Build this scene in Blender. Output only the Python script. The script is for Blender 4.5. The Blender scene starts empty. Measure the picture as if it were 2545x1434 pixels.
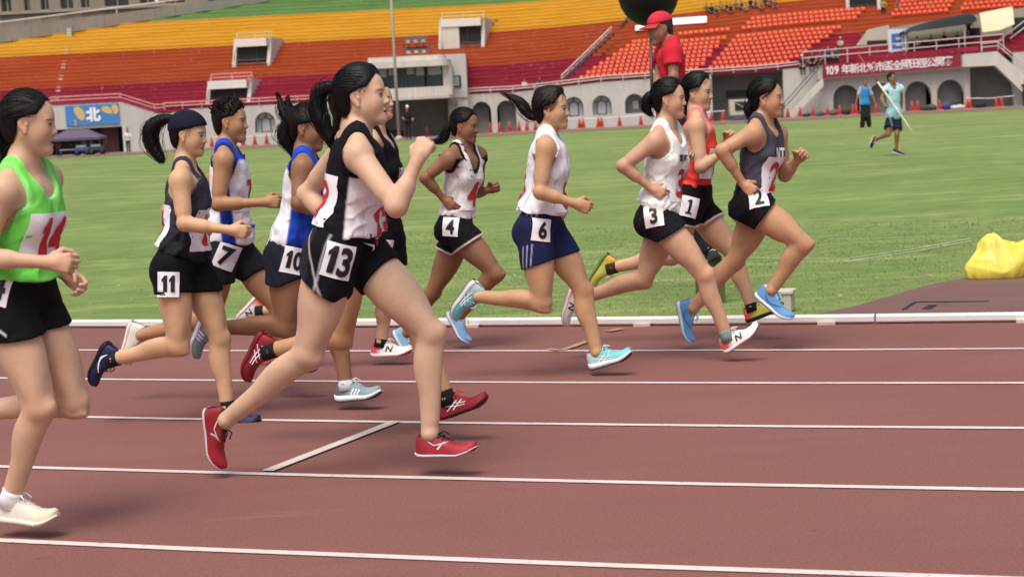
import bpy, bmesh, math, random
import numpy as np
from mathutils import Vector, Matrix
from mathutils.bvhtree import BVHTree

SC = bpy.context.scene
COL = SC.collection
random.seed(7)
RNG = np.random.default_rng(7)

# ------------------------------------------------------------------ camera, sky, sun, exposure
FPX, PITCH, ROLL, YAW, CAMH = 4537.1, 0.0924948, 0.0514794, 0.32779784, 1.38
PW, PH = 2545.0, 1434.0
_c, _s, _cp, _sp = math.cos(ROLL), math.sin(ROLL), math.cos(PITCH), math.sin(PITCH)
CAM = np.array([0.0, 0.0, CAMH])
LANE_N = np.array([math.sin(YAW), math.cos(YAW), 0.0])     # across the track, away from the camera
LANE_D = np.array([math.cos(YAW), -math.sin(YAW), 0.0])    # running direction
UPV = np.array([0.0, 0.0, 1.0])

cam_data = bpy.data.cameras.new('camera')
cam = bpy.data.objects.new('camera', cam_data)
COL.objects.link(cam)
cam_data.sensor_fit = 'HORIZONTAL'
cam_data.sensor_width = 36.0
cam_data.lens = FPX / PW * 36.0
cam_data.clip_start = 0.1
cam_data.clip_end = 1000.0
cam_data.dof.use_dof = True
cam_data.dof.focus_distance = 8.6
cam_data.dof.aperture_fstop = 6.3
cam.matrix_world = Matrix((
    (_c, _s, 0.0, 0.0),
    (-_s * _sp, _c * _sp, -_cp, 0.0),
    (-_s * _cp, _c * _cp, _sp, CAMH),
    (0, 0, 0, 1)))
SC.camera = cam

SUN_EL, SUN_AZ = math.radians(62), math.radians(200)
world = bpy.data.worlds.new('World')
SC.world = world
world.use_nodes = True
_nt = world.node_tree
_nt.nodes.clear()
_sky = _nt.nodes.new('ShaderNodeTexSky')
_sky.sky_type = 'NISHITA'
_sky.sun_disc = False
_sky.sun_elevation = SUN_EL
_sky.sun_rotation = SUN_AZ
_sky.air_density = 1.0
_sky.dust_density = 6.0
_sky.ozone_density = 0.6
_bg = _nt.nodes.new('ShaderNodeBackground')
_bg.inputs['Strength'].default_value = 0.12
_wo = _nt.nodes.new('ShaderNodeOutputWorld')
_nt.links.new(_sky.outputs[0], _bg.inputs[0])
_nt.links.new(_bg.outputs[0], _wo.inputs[0])
sun_data = bpy.data.lights.new('sun', 'SUN')
sun_data.energy = 1.5
sun_data.angle = math.radians(32)
sun_data.color = (1.0, 0.95, 0.88)
sun = bpy.data.objects.new('sun', sun_data)
COL.objects.link(sun)
_sd = Vector((math.sin(SUN_AZ) * math.cos(SUN_EL), math.cos(SUN_AZ) * math.cos(SUN_EL), math.sin(SUN_EL)))
sun.rotation_euler = _sd.to_track_quat('Z', 'Y').to_euler()
SC.view_settings.view_transform = 'Standard'
SC.view_settings.look = 'None'
SC.view_settings.gamma = 1.0
SC.view_settings.use_curve_mapping = False
SC.view_settings.exposure = 0.30
SC.render.engine = 'CYCLES'
SC.cycles.max_bounces = 6
SC.cycles.diffuse_bounces = 3


# ------------------------------------------------------------------ picture <-> place
def ray(px, py):
    x = (px - PW / 2) / FPX
    y = -(py - PH / 2) / FPX
    x2 = _c * x + _s * y
    y2 = -_s * x + _c * y
    return np.array([x2, _cp + _sp * y2, -_sp + _cp * y2])


def at_plane(px, py, nrm, d):
    r = ray(px, py)
    t = (d - CAM @ nrm) / (r @ nrm)
    return CAM + r * t


def atV(px, py, v): return at_plane(px, py, LANE_N, v)
def atY(px, py, Y): return at_plane(px, py, np.array([0, 1.0, 0]), Y)
def atZ(px, py, z): return at_plane(px, py, UPV, z)


ZS = .58      # the far side of the field lies this much higher


def gz(Y):
    """height of the gently rising infield"""
    return ZS * np.clip((Y - 14.5) / 77.5, 0, 1)


def atG(px, py, lift=.004):
    p = atZ(px, py, lift)
    for _ in range(30): p = atZ(px, py, float(gz(p[1])) + lift)
    return p


def nrm(v):
    v = np.asarray(v, float)
    return v / max(np.linalg.norm(v), 1e-9)


def lin(h):
    """hex sRGB -> linear rgb"""
    if isinstance(h, str):
        h = h.lstrip('#')
        h = [int(h[i:i + 2], 16) for i in (0, 2, 4)]
    c = np.asarray(h, float) / 255
    return np.where(c <= 0.04045, c / 12.92, ((c + 0.055) / 1.055) ** 2.4)


# ------------------------------------------------------------------ objects
def link(o, parent=None):
    COL.objects.link(o)
    if parent is not None:
        o.parent = parent
    return o


def tag(o, label=None, cat=None, group=None, kind=None):
    if label: o['label'] = label
    if cat: o['category'] = cat
    if group: o['group'] = group
    if kind: o['kind'] = kind
    return o


def thing(name, loc, label, cat, group=None):
    o = bpy.data.objects.new(name, None)
    o.empty_display_size = 0.2
    o.location = [float(a) for a in loc]
    link(o)
    return tag(o, label, cat, group)


def mesh_np(name, V, Q, mat=None, smooth=True, col=None, attrs=None, T=None):
    """fast mesh from arrays: Q (n,4) quads, T (m,3) triangles"""
    me = bpy.data.meshes.new(name)
    V = np.asarray(V, np.float32)
    Q = np.zeros((0, 4), np.int32) if Q is None else np.asarray(Q, np.int32).reshape(-1, 4)
    T = np.zeros((0, 3), np.int32) if T is None else np.asarray(T, np.int32).reshape(-1, 3)
    me.vertices.add(len(V))
    me.vertices.foreach_set('co', V.ravel())
    loops = np.concatenate([Q.ravel(), T.ravel()])
    me.loops.add(len(loops))
    me.loops.foreach_set('vertex_index', loops)
    me.polygons.add(len(Q) + len(T))
    st = np.concatenate([np.arange(len(Q)) * 4, len(Q) * 4 + np.arange(len(T)) * 3]).astype(np.int32)
    me.polygons.foreach_set('loop_start', st)
    me.update(calc_edges=True)
    me.validate()
    if smooth:
        me.polygons.foreach_set('use_smooth', np.ones(len(me.polygons), bool))
    if col is not None:
        a = me.attributes.new('Col', 'FLOAT_COLOR', 'POINT')
        c = np.ones((len(V), 4), np.float32)
        c[:, :3] = col
        a.data.foreach_set('color', c.ravel())
    for k, val in (attrs or {}).items():
        a = me.attributes.new(k, 'FLOAT_VECTOR', 'POINT')
        a.data.foreach_set('vector', np.asarray(val, np.float32).ravel())
    if mat is not None:
        me.materials.append(mat)
    return me


class MB:
    """collects boxes, bars, tubes, prisms; build() links them as one mesh object"""
    def __init__(s):
        s.V = []; s.F = []

    def add(s, V, F):
        b = len(s.V)
        s.V += [tuple(float(x) for x in v) for v in V]
        s.F += [tuple(i + b for i in f) for f in F]
        return s

    def box(s, c, size, ax=None):
        c = np.asarray(c, float); h = np.asarray(size, float) / 2
        A = np.eye(3) if ax is None else np.asarray(ax, float)   # rows = axes
        V = [c + A[0] * h[0] * i + A[1] * h[1] * j + A[2] * h[2] * k for i in (-1, 1) for j in (-1, 1) for k in (-1, 1)]
        return s.add(V, [(0, 1, 3, 2), (4, 6, 7, 5), (0, 4, 5, 1), (2, 3, 7, 6), (0, 2, 6, 4), (1, 5, 7, 3)])

    def box2(s, lo, hi):
        lo = np.asarray(lo, float); hi = np.asarray(hi, float)
        return s.box((lo + hi) / 2, hi - lo)

    def tube(s, pts, r, n=8, caps=True):
        pts = [np.asarray(p, float) for p in pts]
        rs = r if hasattr(r, '__len__') else [r] * len(pts)
        V = []; F = []
        for i, p in enumerate(pts):
            t = nrm(pts[min(i + 1, len(pts) - 1)] - pts[max(i - 1, 0)])
            a = nrm(np.cross(t, [0, 0, 1.0] if abs(t[2]) < .9 else [1.0, 0, 0]))
            b = np.cross(t, a)
            for k in range(n):
                q = 2 * math.pi * k / n
                V.append(p + rs[i] * (a * math.cos(q) + b * math.sin(q)))
        for i in range(len(pts) - 1):
            for k in range(n):
                F.append((i * n + k, i * n + (k + 1) % n, (i + 1) * n + (k + 1) % n, (i + 1) * n + k))
        if caps:
            F.append(tuple(range(n))[::-1])
            F.append(tuple((len(pts) - 1) * n + k for k in range(n)))
        return s.add(V, F)

    def prism(s, poly, vec):
        n = len(poly); vec = np.asarray(vec, float)
        V = [np.asarray(p, float) for p in poly] + [np.asarray(p, float) + vec for p in poly]
        F = [tuple(range(n))[::-1], tuple(range(n, 2 * n))]
        F += [(i, (i + 1) % n, n + (i + 1) % n, n + i) for i in range(n)]
        return s.add(V, F)

    def lathe(s, c, prof, n=16):
        V = []; F = []; m = len(prof)
        for (r, z) in prof:
            for k in range(n):
                q = 2 * math.pi * k / n
                V.append((c[0] + r * math.cos(q), c[1] + r * math.sin(q), c[2] + z))
        for i in range(m - 1):
            for k in range(n):
                F.append((i * n + k, i * n + (k + 1) % n, (i + 1) * n + (k + 1) % n, (i + 1) * n + k))
        F.append(tuple(range(n))[::-1]); F.append(tuple((m - 1) * n + k for k in range(n)))
        return s.add(V, F)

    def build(s, name, mat, parent=None, smooth=False, bevel=0):
        me = bpy.data.meshes.new(name)
        o0 = np.zeros(3) if parent is None else np.array(world_loc(parent))
        me.from_pydata([tuple(np.asarray(v) - o0) for v in s.V], [], s.F)
        me.update()
        bm = bmesh.new(); bm.from_mesh(me)
        bmesh.ops.recalc_face_normals(bm, faces=bm.faces[:])
        bm.to_mesh(me); bm.free()
        if smooth:
            for p in me.polygons: p.use_smooth = True
        if mat: me.materials.append(mat)
        o = bpy.data.objects.new(name, me)
        link(o, parent)
        if bevel:
            b = o.modifiers.new('bevel', 'BEVEL'); b.width = bevel; b.segments = 2; b.limit_method = 'ANGLE'
        return o


def world_loc(o):
    l = np.zeros(3)
    while o is not None:
        l += np.array(o.location); o = o.parent
    return l


def obj_np(name, me, parent=None):
    o = bpy.data.objects.new(name, me)
    return link(o, parent)


# ------------------------------------------------------------------ materials
MATS = {}


def _base(name):
    m = bpy.data.materials.new(name); m.use_nodes = True
    nt = m.node_tree
    b = nt.nodes['Principled BSDF']
    return m, nt, b


def N(nt, t, **kw):
    n = nt.nodes.new(t)
    for k, v in kw.items():
        if k in n.inputs.keys(): n.inputs[k].default_value = v
        else: setattr(n, k, v)
    return n


def noise(nt, scale, detail=4, vec=None, mapping=None, rough=.6):
    n = N(nt, 'ShaderNodeTexNoise'); n.inputs['Scale'].default_value = scale
    n.inputs['Detail'].default_value = detail; n.inputs['Roughness'].default_value = rough
    if vec is None:
        vec = N(nt, 'ShaderNodeTexCoord').outputs['Object']
    if mapping is not None:
        mp = N(nt, 'ShaderNodeMapping'); mp.inputs['Scale'].default_value = mapping
        nt.links.new(vec, mp.inputs[0]); vec = mp.outputs[0]
    nt.links.new(vec, n.inputs['Vector'])
    return n


def mixc(nt, fac, a, b, blend='MIX'):
    m = N(nt, 'ShaderNodeMix', data_type='RGBA', blend_type=blend)
    for s_, v in ((m.inputs[0], fac), (m.inputs[6], a), (m.inputs[7], b)):
        if hasattr(v, 'is_output'): nt.links.new(v, s_)
        elif hasattr(v, '__len__'): s_.default_value = (*v[:3], 1)
        else: s_.default_value = v
    return m.outputs[2]


def ramp(nt, src, a, b):
    r = N(nt, 'ShaderNodeMapRange'); r.inputs[1].default_value = a; r.inputs[2].default_value = b
    nt.links.new(src, r.inputs[0])
    return r.outputs[0]


def bump(nt, b, h, strength=.3, dist=.01):
    n = N(nt, 'ShaderNodeBump'); n.inputs['Strength'].default_value = strength; n.inputs['Distance'].default_value = dist
    nt.links.new(h, n.inputs['Height']); nt.links.new(n.outputs[0], b.inputs['Normal'])


def mat_plain(name, c, rough=.7, var=.12, scale=6, bmp=.0, metal=0.0, spec=.5, mapping=None):
    """plain colour with fine tonal variation"""
    if name in MATS: return MATS[name]
    m, nt, b = _base(name)
    c = lin(c)
    n = noise(nt, scale, 5, mapping=mapping)
    out = mixc(nt, ramp(nt, n.outputs['Fac'], .3, .7), c * (1 - var), np.minimum(c * (1 + var), 1))
    nt.links.new(out, b.inputs['Base Color'])
    b.inputs['Roughness'].default_value = rough; b.inputs['Metallic'].default_value = metal
    b.inputs['Specular IOR Level'].default_value = spec
    if bmp: bump(nt, b, n.outputs['Fac'], bmp, .01)
    MATS[name] = m
    return m


def mat_attr(name, rough=.8, spec=.3, var=.06, scale=60, bmp=.15, sheen=0.0, sss=0.0):
    """colour from the mesh's own colour attribute"""
    if name in MATS: return MATS[name]
    m, nt, b = _base(name)
    a = N(nt, 'ShaderNodeAttribute', attribute_name='Col')
    n = noise(nt, scale, 3)
    f = ramp(nt, n.outputs['Fac'], .25, .75)
    v = N(nt, 'ShaderNodeMapRange'); nt.links.new(f, v.inputs[0]); v.inputs[3].default_value = 1 - var; v.inputs[4].default_value = 1 + var
    out = mixc(nt, 1.0, a.outputs['Color'], (1, 1, 1), 'MULTIPLY')
    mm = out.node; nt.links.new(v.outputs[0], mm.inputs[7])
    nt.links.new(out, b.inputs['Base Color'])
    b.inputs['Roughness'].default_value = rough; b.inputs['Specular IOR Level'].default_value = spec
    if sheen: b.inputs['Sheen Weight'].default_value = sheen
    if sss:
        b.inputs['Subsurface Weight'].default_value = sss
        b.inputs['Subsurface Radius'].default_value = (.012, .005, .003)
        b.inputs['Subsurface Scale'].default_value = 1.0
    if bmp: bump(nt, b, n.outputs['Fac'], bmp, .002)
    MATS[name] = m
    return m


def mat_hair(name):
    if name in MATS: return MATS[name]
    m, nt, b = _base(name)
    a = N(nt, 'ShaderNodeAttribute', attribute_name='Col')
    h = N(nt, 'ShaderNodeAttribute', attribute_name='hl')
    n = noise(nt, 1.0, 3, vec=h.outputs['Vector'], mapping=(14, 210, 210))
    f = ramp(nt, n.outputs['Fac'], .35, .65)
    v = N(nt, 'ShaderNodeMapRange'); nt.links.new(f, v.inputs[0]); v.inputs[3].default_value = .55; v.inputs[4].default_value = 1.5
    out = mixc(nt, 1.0, a.outputs['Color'], (1, 1, 1), 'MULTIPLY')
    nt.links.new(v.outputs[0], out.node.inputs[7])
    nt.links.new(out, b.inputs['Base Color'])
    b.inputs['Roughness'].default_value = .5; b.inputs['Specular IOR Level'].default_value = .22
    bump(nt, b, n.outputs['Fac'], .5, .004)
    MATS[name] = m
    return m


M_SKIN = mat_attr('skin', rough=.50, spec=.34, var=.05, scale=34, bmp=.10, sss=.16)
M_CLOTH = mat_attr('jersey_cloth', rough=.85, spec=.2, var=.05, scale=45, bmp=.15, sheen=.0)
M_SHOE = mat_attr('shoe_mesh', rough=.6, spec=.4, var=.08, scale=120, bmp=.2)
M_HAIR = mat_hair('hair')
M_PAPER = mat_plain('bib_paper', '#f0eff4', .7, .03, 9)
M_INK_K = mat_plain('black_ink', '#15151a', .6, .05)
M_INK_R = mat_plain('red_ink', '#c41f30', .6, .05)
M_WHITE = mat_plain('white_trim', '#eeeef0', .6, .04)
# ------------------------------------------------------------------ implicit surfaces -> one continuous mesh
def axis(lo, hi, h, fine=()):
    x = lo; out = [lo]
    while x < hi:
        st = h
        for a, b, hf in fine:
            if a - h * .5 <= x <= b: st = min(st, hf)
        x += st; out.append(x)
    return np.array(out, np.float32)


class Fld:
    def __init__(s, xs, ys, zs, big=.5):
        s.ax = (xs, ys, zs)
        s.F = np.full((len(xs), len(ys), len(zs)), big, np.float32)

    def _sub(s, lo, hi):
        sl = []
        for a, l, h in zip(s.ax, lo, hi):
            i = max(int(np.searchsorted(a, l)) - 1, 0); j = min(int(np.searchsorted(a, h)) + 1, len(a))
            if j - i < 1: return None
            sl.append(slice(i, j))
        return tuple(sl)

    def _pts(s, sl):
        return (s.ax[0][sl[0]][:, None, None], s.ax[1][sl[1]][None, :, None], s.ax[2][sl[2]][None, None, :])

    def _mix(s, sl, d, k, sub):
        A = s.F[sl]
        if sub: d = -d
        if k <= 0:
            s.F[sl] = np.maximum(A, d) if sub else np.minimum(A, d)
            return
        h = np.maximum(k - np.abs(A - d), 0) / k
        if sub: s.F[sl] = np.maximum(A, d) + h * h * k * .25
        else: s.F[sl] = np.minimum(A, d) - h * h * k * .25

    def prim(s, p, off=0.0):
        kind = p[0]
        if kind == 'cone':
            _, a, b, ra, rb, k, sub = p
            ra += off; rb += off
            m = k + .02
            lo = np.minimum(a - ra, b - rb) - m; hi = np.maximum(a + ra, b + rb) + m
            sl = s._sub(lo, hi)
            if sl is None: return
            X, Y, Z = s._pts(sl)
            ba = b - a; L2 = max(float(ba @ ba), 1e-9)
            h = np.clip(((X - a[0]) * ba[0] + (Y - a[1]) * ba[1] + (Z - a[2]) * ba[2]) / L2, 0, 1)
            d = np.sqrt((X - a[0] - h * ba[0]) ** 2 + (Y - a[1] - h * ba[1]) ** 2 + (Z - a[2] - h * ba[2]) ** 2) - (ra + (rb - ra) * h)
        else:
            _, c, R, r, k, sub = p
            r = np.asarray(r) + off
            m = k + .02
            ext = np.sqrt(((R * (r + m)[:, None]) ** 2).sum(0))
            sl = s._sub(c - ext, c + ext)
            if sl is None: return
            X, Y, Z = s._pts(sl)
            X = X - c[0]; Y = Y - c[1]; Z = Z - c[2]
            q = [(X * R[i, 0] + Y * R[i, 1] + Z * R[i, 2]) for i in range(3)]
            k0 = np.sqrt((q[0] / r[0]) ** 2 + (q[1] / r[1]) ** 2 + (q[2] / r[2]) ** 2)
            k1 = np.sqrt((q[0] / r[0] ** 2) ** 2 + (q[1] / r[1] ** 2) ** 2 + (q[2] / r[2] ** 2) ** 2)
            d = k0 * (k0 - 1) / np.maximum(k1, 1e-6)
        s._mix(sl, d.astype(np.float32), k, sub)

    def cut(s, fn, k=0.004):
        """keep only where fn(X,Y,Z) < 0"""
        X, Y, Z = (s.ax[0][:, None, None], s.ax[1][None, :, None], s.ax[2][None, None, :])
        d = fn(X, Y, Z)
        A = s.F
        h = np.maximum(k - np.abs(A - d), 0) / k
        s.F = (np.maximum(A, d) + h * h * k * .25).astype(np.float32)

    def mesh(s):
        F = s.F
        F[0] = np.maximum(F[0], .001); F[-1] = np.maximum(F[-1], .001)
        F[:, 0] = np.maximum(F[:, 0], .001); F[:, -1] = np.maximum(F[:, -1], .001)
        F[:, :, 0] = np.maximum(F[:, :, 0], .001); F[:, :, -1] = np.maximum(F[:, :, -1], .001)
        S = F < 0
        nx, ny, nz = F.shape
        cs = [(i, j, k) for i in (0, 1) for j in (0, 1) for k in (0, 1)]
        allin = np.ones((nx - 1, ny - 1, nz - 1), bool); anyin = np.zeros_like(allin)
        for i, j, k in cs:
            v = S[i:nx - 1 + i, j:ny - 1 + j, k:nz - 1 + k]
            allin &= v; anyin |= v
        I = np.argwhere(anyin & ~allin)
        vid = np.full(allin.shape, -1, np.int32)
        vid[I[:, 0], I[:, 1], I[:, 2]] = np.arange(len(I))
        val = {c: F[I[:, 0] + c[0], I[:, 1] + c[1], I[:, 2] + c[2]] for c in cs}
        acc = np.zeros((len(I), 3)); cnt = np.zeros(len(I))
        for a in cs:
            for ax_ in range(3):
                if a[ax_] == 1: continue
                b = list(a); b[ax_] = 1; b = tuple(b)
                va, vb = val[a], val[b]
                mk = (va < 0) != (vb < 0)
                t = np.where(mk, va / np.where(mk, va - vb, 1), 0)
                p = np.array(a, float)[None, :].repeat(len(I), 0)
                p[:, ax_] = t
                acc += p * mk[:, None]; cnt += mk
        u = acc / np.maximum(cnt, 1)[:, None]
        V = np.empty((len(I), 3))
        for q in range(3):
            g = s.ax[q]; i = I[:, q]
            V[:, q] = g[i] + u[:, q] * (g[i + 1] - g[i])
        Q = []
        for ax_ in range(3):
            o1, o2 = [(1, 2), (2, 0), (0, 1)][ax_]
            lo = [slice(None)] * 3; hi = [slice(None)] * 3
            lo[ax_] = slice(0, -1); hi[ax_] = slice(1, None)
            A = S[tuple(lo)]; B = S[tuple(hi)]
            E = np.argwhere(A != B)
            n = [nx - 1, ny - 1, nz - 1]
            ok = (E[:, o1] >= 1) & (E[:, o2] >= 1) & (E[:, o1] < n[o1]) & (E[:, o2] < n[o2])
            E = E[ok]
            sgn = A[E[:, 0], E[:, 1], E[:, 2]]
            def vi(d1, d2):
                e = E.copy(); e[:, o1] -= d1; e[:, o2] -= d2
                return vid[e[:, 0], e[:, 1], e[:, 2]]
            q = np.stack([vi(1, 1), vi(0, 1), vi(0, 0), vi(1, 0)], 1)
            q[~sgn] = q[~sgn][:, ::-1]
            Q.append(q)
        Q = np.concatenate(Q)
        Q = Q[(Q >= 0).all(1)]
        return V, Q


def smooth_mesh(V, Q, it=2, lam=.5):
    E = np.concatenate([Q[:, [0, 1]], Q[:, [1, 2]], Q[:, [2, 3]], Q[:, [3, 0]]])
    n = np.bincount(E.ravel(), minlength=len(V)).astype(float)
    for i in range(it):
        for l in (lam, -lam * 1.04):
            acc = np.zeros_like(V)
            for q in range(3):
                acc[:, q] = np.bincount(E[:, 0], V[E[:, 1], q], len(V)) + np.bincount(E[:, 1], V[E[:, 0], q], len(V))
            V = V + l * (acc / np.maximum(n, 1)[:, None] - V)
    return V


def CONE(a, b, ra, rb, k=.02, sub=False): return ('cone', np.asarray(a, float), np.asarray(b, float), ra, rb, k, sub)
def ELL(c, R, r, k=.02, sub=False): return ('ell', np.asarray(c, float), np.asarray(R, float), np.asarray(r, float), k, sub)
def SPH(c, r, k=.02, sub=False): return ELL(c, np.eye(3), (r, r, r), k, sub)


def prim_bounds(prims, pad=.03):
    lo = np.full(3, 1e9); hi = -lo
    for p in prims:
        if p[-1]: continue
        if p[0] == 'cone':
            lo = np.minimum(lo, np.minimum(p[1] - p[3], p[2] - p[4])); hi = np.maximum(hi, np.maximum(p[1] + p[3], p[2] + p[4]))
        else:
            ext = np.sqrt(((p[2] * p[3][:, None]) ** 2).sum(0))
            lo = np.minimum(lo, p[1] - ext); hi = np.maximum(hi, p[1] + ext)
    return lo - pad, hi + pad


def vnoise(P, f, seed=0):
    """cheap smooth pseudo-noise from summed sines, for cloth folds"""
    r = np.random.default_rng(seed); out = 0
    for i in range(5):
        d = r.normal(size=3); d /= np.linalg.norm(d)
        out = out + np.sin((P[0] * d[0] + P[1] * d[1] + P[2] * d[2]) * f * (1 + .35 * i) + r.uniform(0, 6.28))
    return out / 5


_TXT = {}


def text_mesh(txt, weight=.02, size=1.0):
    """flat mesh of a text, centred, cap height about 0.73; the numeral 1 is drawn here with its flag"""
    key = (txt, weight)
    if key in _TXT: return _TXT[key]
    def one(t):
        cu = bpy.data.curves.new('text', 'FONT'); cu.body = t; cu.align_x = 'LEFT'; cu.resolution_u = 3; cu.offset = weight
        o = bpy.data.objects.new('text', cu)
        COL.objects.link(o)
        dg = bpy.context.evaluated_depsgraph_get()
        me = bpy.data.meshes.new_from_object(o.evaluated_get(dg))
        COL.objects.unlink(o); bpy.data.objects.remove(o)
        V = np.array([v.co[:2] for v in me.vertices]).reshape(-1, 2); F = [tuple(p.vertices) for p in me.polygons]
        bpy.data.meshes.remove(me)
        return V, F
    if txt.isdigit():
        Vs = []; Fs = []; x = 0; n = 0
        for ch in txt:
            if ch == '1':
                b = .06 + weight
                V = np.array([(0, .72), (0, 0.0), (-2 * b, 0.0), (-2 * b, .50), (-.27, .44), (-.27, .56), (-.12, .72)]) ; V[:, 0] += .27
                F = [(0, 3, 2, 1), (0, 6, 3), (6, 5, 4, 3)]
                F = [(0, 6, 3), (6, 5, 4, 3), (0, 3, 2, 1)]
            else: V, F = one(ch)
            V = V - [V[:, 0].min(), 0]
            Vs.append(V + [x, 0]); Fs += [tuple(i + n for i in f) for f in F]; n += len(V); x += V[:, 0].max() + .09
        V = np.concatenate(Vs); F = Fs
    else: V, F = one(txt)
    if len(V): V = V - (V.min(0) + V.max(0)) / 2
    _TXT[key] = (V, F)
    return _TXT[key]
# ------------------------------------------------------------------ ground: track, lane lines, infield
INVR = 0.01403142; D1 = 10.15430233; LW = 1.22


def tk(u, v, z=0.0):
    """track coordinates: u along the lane, v distance across (bend included) -> world"""
    p = LANE_D * u + LANE_N * (v + u * u * INVR / 2)
    return (p[0], p[1], z)


def strip(name, v0, v1, u0, u1, z, mat, n=60, kind='structure', parent=None):
    V = []; F = []
    for i in range(n + 1):
        u = u0 + (u1 - u0) * i / n
        V += [tk(u, v0, z), tk(u, v1, z)]
    for i in range(n): F.append((2 * i, 2 * i + 2, 2 * i + 3, 2 * i + 1))
    me = bpy.data.meshes.new(name); me.from_pydata(V, [], F); me.materials.append(mat)
    o = obj_np(name, me, parent)
    if kind: o['kind'] = kind
    return o


def mat_track():
    m, nt, b = _base('running_track')
    n1 = noise(nt, .35, 4); n2 = noise(nt, 90, 3); n3 = noise(nt, 1.0, 3, mapping=(.5, 6, 1))
    c = mixc(nt, ramp(nt, n1.outputs['Fac'], .3, .7), lin('#80554e'), lin('#8b5e57'))
    c = mixc(nt, ramp(nt, n3.outputs['Fac'], .50, .95), c, lin('#7b544e'))
    f = N(nt, 'ShaderNodeMapRange'); nt.links.new(n2.outputs['Fac'], f.inputs[0]); f.inputs[1].default_value = .35; f.inputs[2].default_value = .65
    f.inputs[3].default_value = .82; f.inputs[4].default_value = 1.15
    c2 = mixc(nt, 1.0, c, (1, 1, 1), 'MULTIPLY'); nt.links.new(f.outputs[0], c2.node.inputs[7])
    n5 = noise(nt, 7, 6, mapping=(1, 1.6, 1)); n6 = noise(nt, 2.2, 5, mapping=(.35, 2.2, 1))
    c2 = mixc(nt, ramp(nt, n5.outputs['Fac'], .67, .78), c2, lin((104, 68, 64)))
    c2 = mixc(nt, ramp(nt, n6.outputs['Fac'], .64, .95), c2, lin('#9b716a'))
    nt.links.new(c2, b.inputs['Base Color']); b.inputs['Roughness'].default_value = .85; b.inputs['Specular IOR Level'].default_value = .25
    bump(nt, b, n2.outputs['Fac'], .35, .004)
    return m


def mat_grass(name, a, b_, dry):
    m, nt, b = _base(name)
    n1 = noise(nt, .22, 5); n2 = noise(nt, 3.4, 6, mapping=(.75, 1.4, 1)); n3 = noise(nt, 60, 3); n4 = noise(nt, .9, 4, mapping=(.4, 1.5, 1))
    c = mixc(nt, ramp(nt, n1.outputs['Fac'], .35, .65), lin(a), lin(b_))
    c = mixc(nt, ramp(nt, n4.outputs['Fac'], .52, .72), c, lin(dry))
    f = N(nt, 'ShaderNodeMapRange'); nt.links.new(n2.outputs['Fac'], f.inputs[0]); f.inputs[1].default_value = .3; f.inputs[2].default_value = .7
    f.inputs[3].default_value = .78; f.inputs[4].default_value = 1.22
    c2 = mixc(nt, 1.0, c, (1, 1, 1), 'MULTIPLY'); nt.links.new(f.outputs[0], c2.node.inputs[7])
    f3 = N(nt, 'ShaderNodeMapRange'); nt.links.new(n3.outputs['Fac'], f3.inputs[0]); f3.inputs[3].default_value = .82; f3.inputs[4].default_value = 1.18
    c3 = mixc(nt, 1.0, c2, (1, 1, 1), 'MULTIPLY'); nt.links.new(f3.outputs[0], c3.node.inputs[7])
    nt.links.new(c3, b.inputs['Base Color']); b.inputs['Roughness'].default_value = .9; b.inputs['Specular IOR Level'].default_value = .15
    bump(nt, b, n3.outputs['Fac'], .6, .02)
    return m


M_TRACK = mat_track()
M_GRASS = mat_grass('infield_grass', '#6f8649', '#7e9155', '#9aa068')
def mat_line():
    m, nt, b = _base('lane_paint')
    n = noise(nt, 26, 6); n2 = noise(nt, 3, 4)
    c = mixc(nt, ramp(nt, n2.outputs['Fac'], .3, .7), lin('#e3d8d2'), lin('#d2c3bc'))
    c = mixc(nt, ramp(nt, n.outputs['Fac'], .58, .72), c, lin('#b89a92'))
    nt.links.new(c, b.inputs['Base Color']); b.inputs['Roughness'].default_value = .75
    return m
M_LINE = mat_line()
CURB_V = D1 + LW
ground = MB().box2((-700, -300, -.6), (700, 900, -.30)).build('ground', mat_plain('earth', '#6b6455', .9))
ground['kind'] = 'structure'
strip('running_track', -12, CURB_V + .25, -60, 60, 0.0, M_TRACK)
# infield: from the inner kerb to the far track
V = []; F = []
rowsY = [0, .6, 1.5, 3, 6, 12, 25, 50, 82]
for j, dv in enumerate(rowsY):
    for i in range(61):
        p = np.array(tk(-60 + 2 * i, CURB_V + .25, 0))
        t = dv / 82.0
        q = np.array([p[0] * (1 + .6 * t), p[1] + (93.2 - p[1]) * t, 0]) if dv else p
        V.append((q[0], q[1], float(gz(q[1])) - .004))
for j in range(len(rowsY) - 1):
    for i in range(60):
        F.append((j * 61 + i, j * 61 + i + 1, (j + 1) * 61 + i + 1, (j + 1) * 61 + i))
me = bpy.data.meshes.new('infield_grass'); me.from_pydata(V, [], F)
me.materials.append(M_GRASS); o = obj_np('infield_grass', me); o['kind'] = 'structure'
for k in range(1, 9):
    v = D1 - LW * (k - 1)
    strip('lane_line', v - .025, v + .025, -45, 45, .004, M_LINE)
# stagger mark crossing a lane
a0 = atZ(665, 1171, .004); a1 = atZ(985, 1047, .004)
dd = nrm(a1 - a0) ; sd_ = np.array([dd[1], -dd[0], 0]) * .028
me = bpy.data.meshes.new('lane_mark'); me.from_pydata([tuple(a0 - sd_), tuple(a1 - sd_), tuple(a1 + sd_), tuple(a0 + sd_)], [], [(0, 1, 2, 3)])
me.vertices.foreach_set('co', [c for v in (a0 - sd_, a1 - sd_, a1 + sd_, a0 + sd_) for c in (v[0], v[1], .008)])
me.materials.append(M_LINE); o = obj_np('lane_mark', me); o['kind'] = 'structure'
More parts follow.
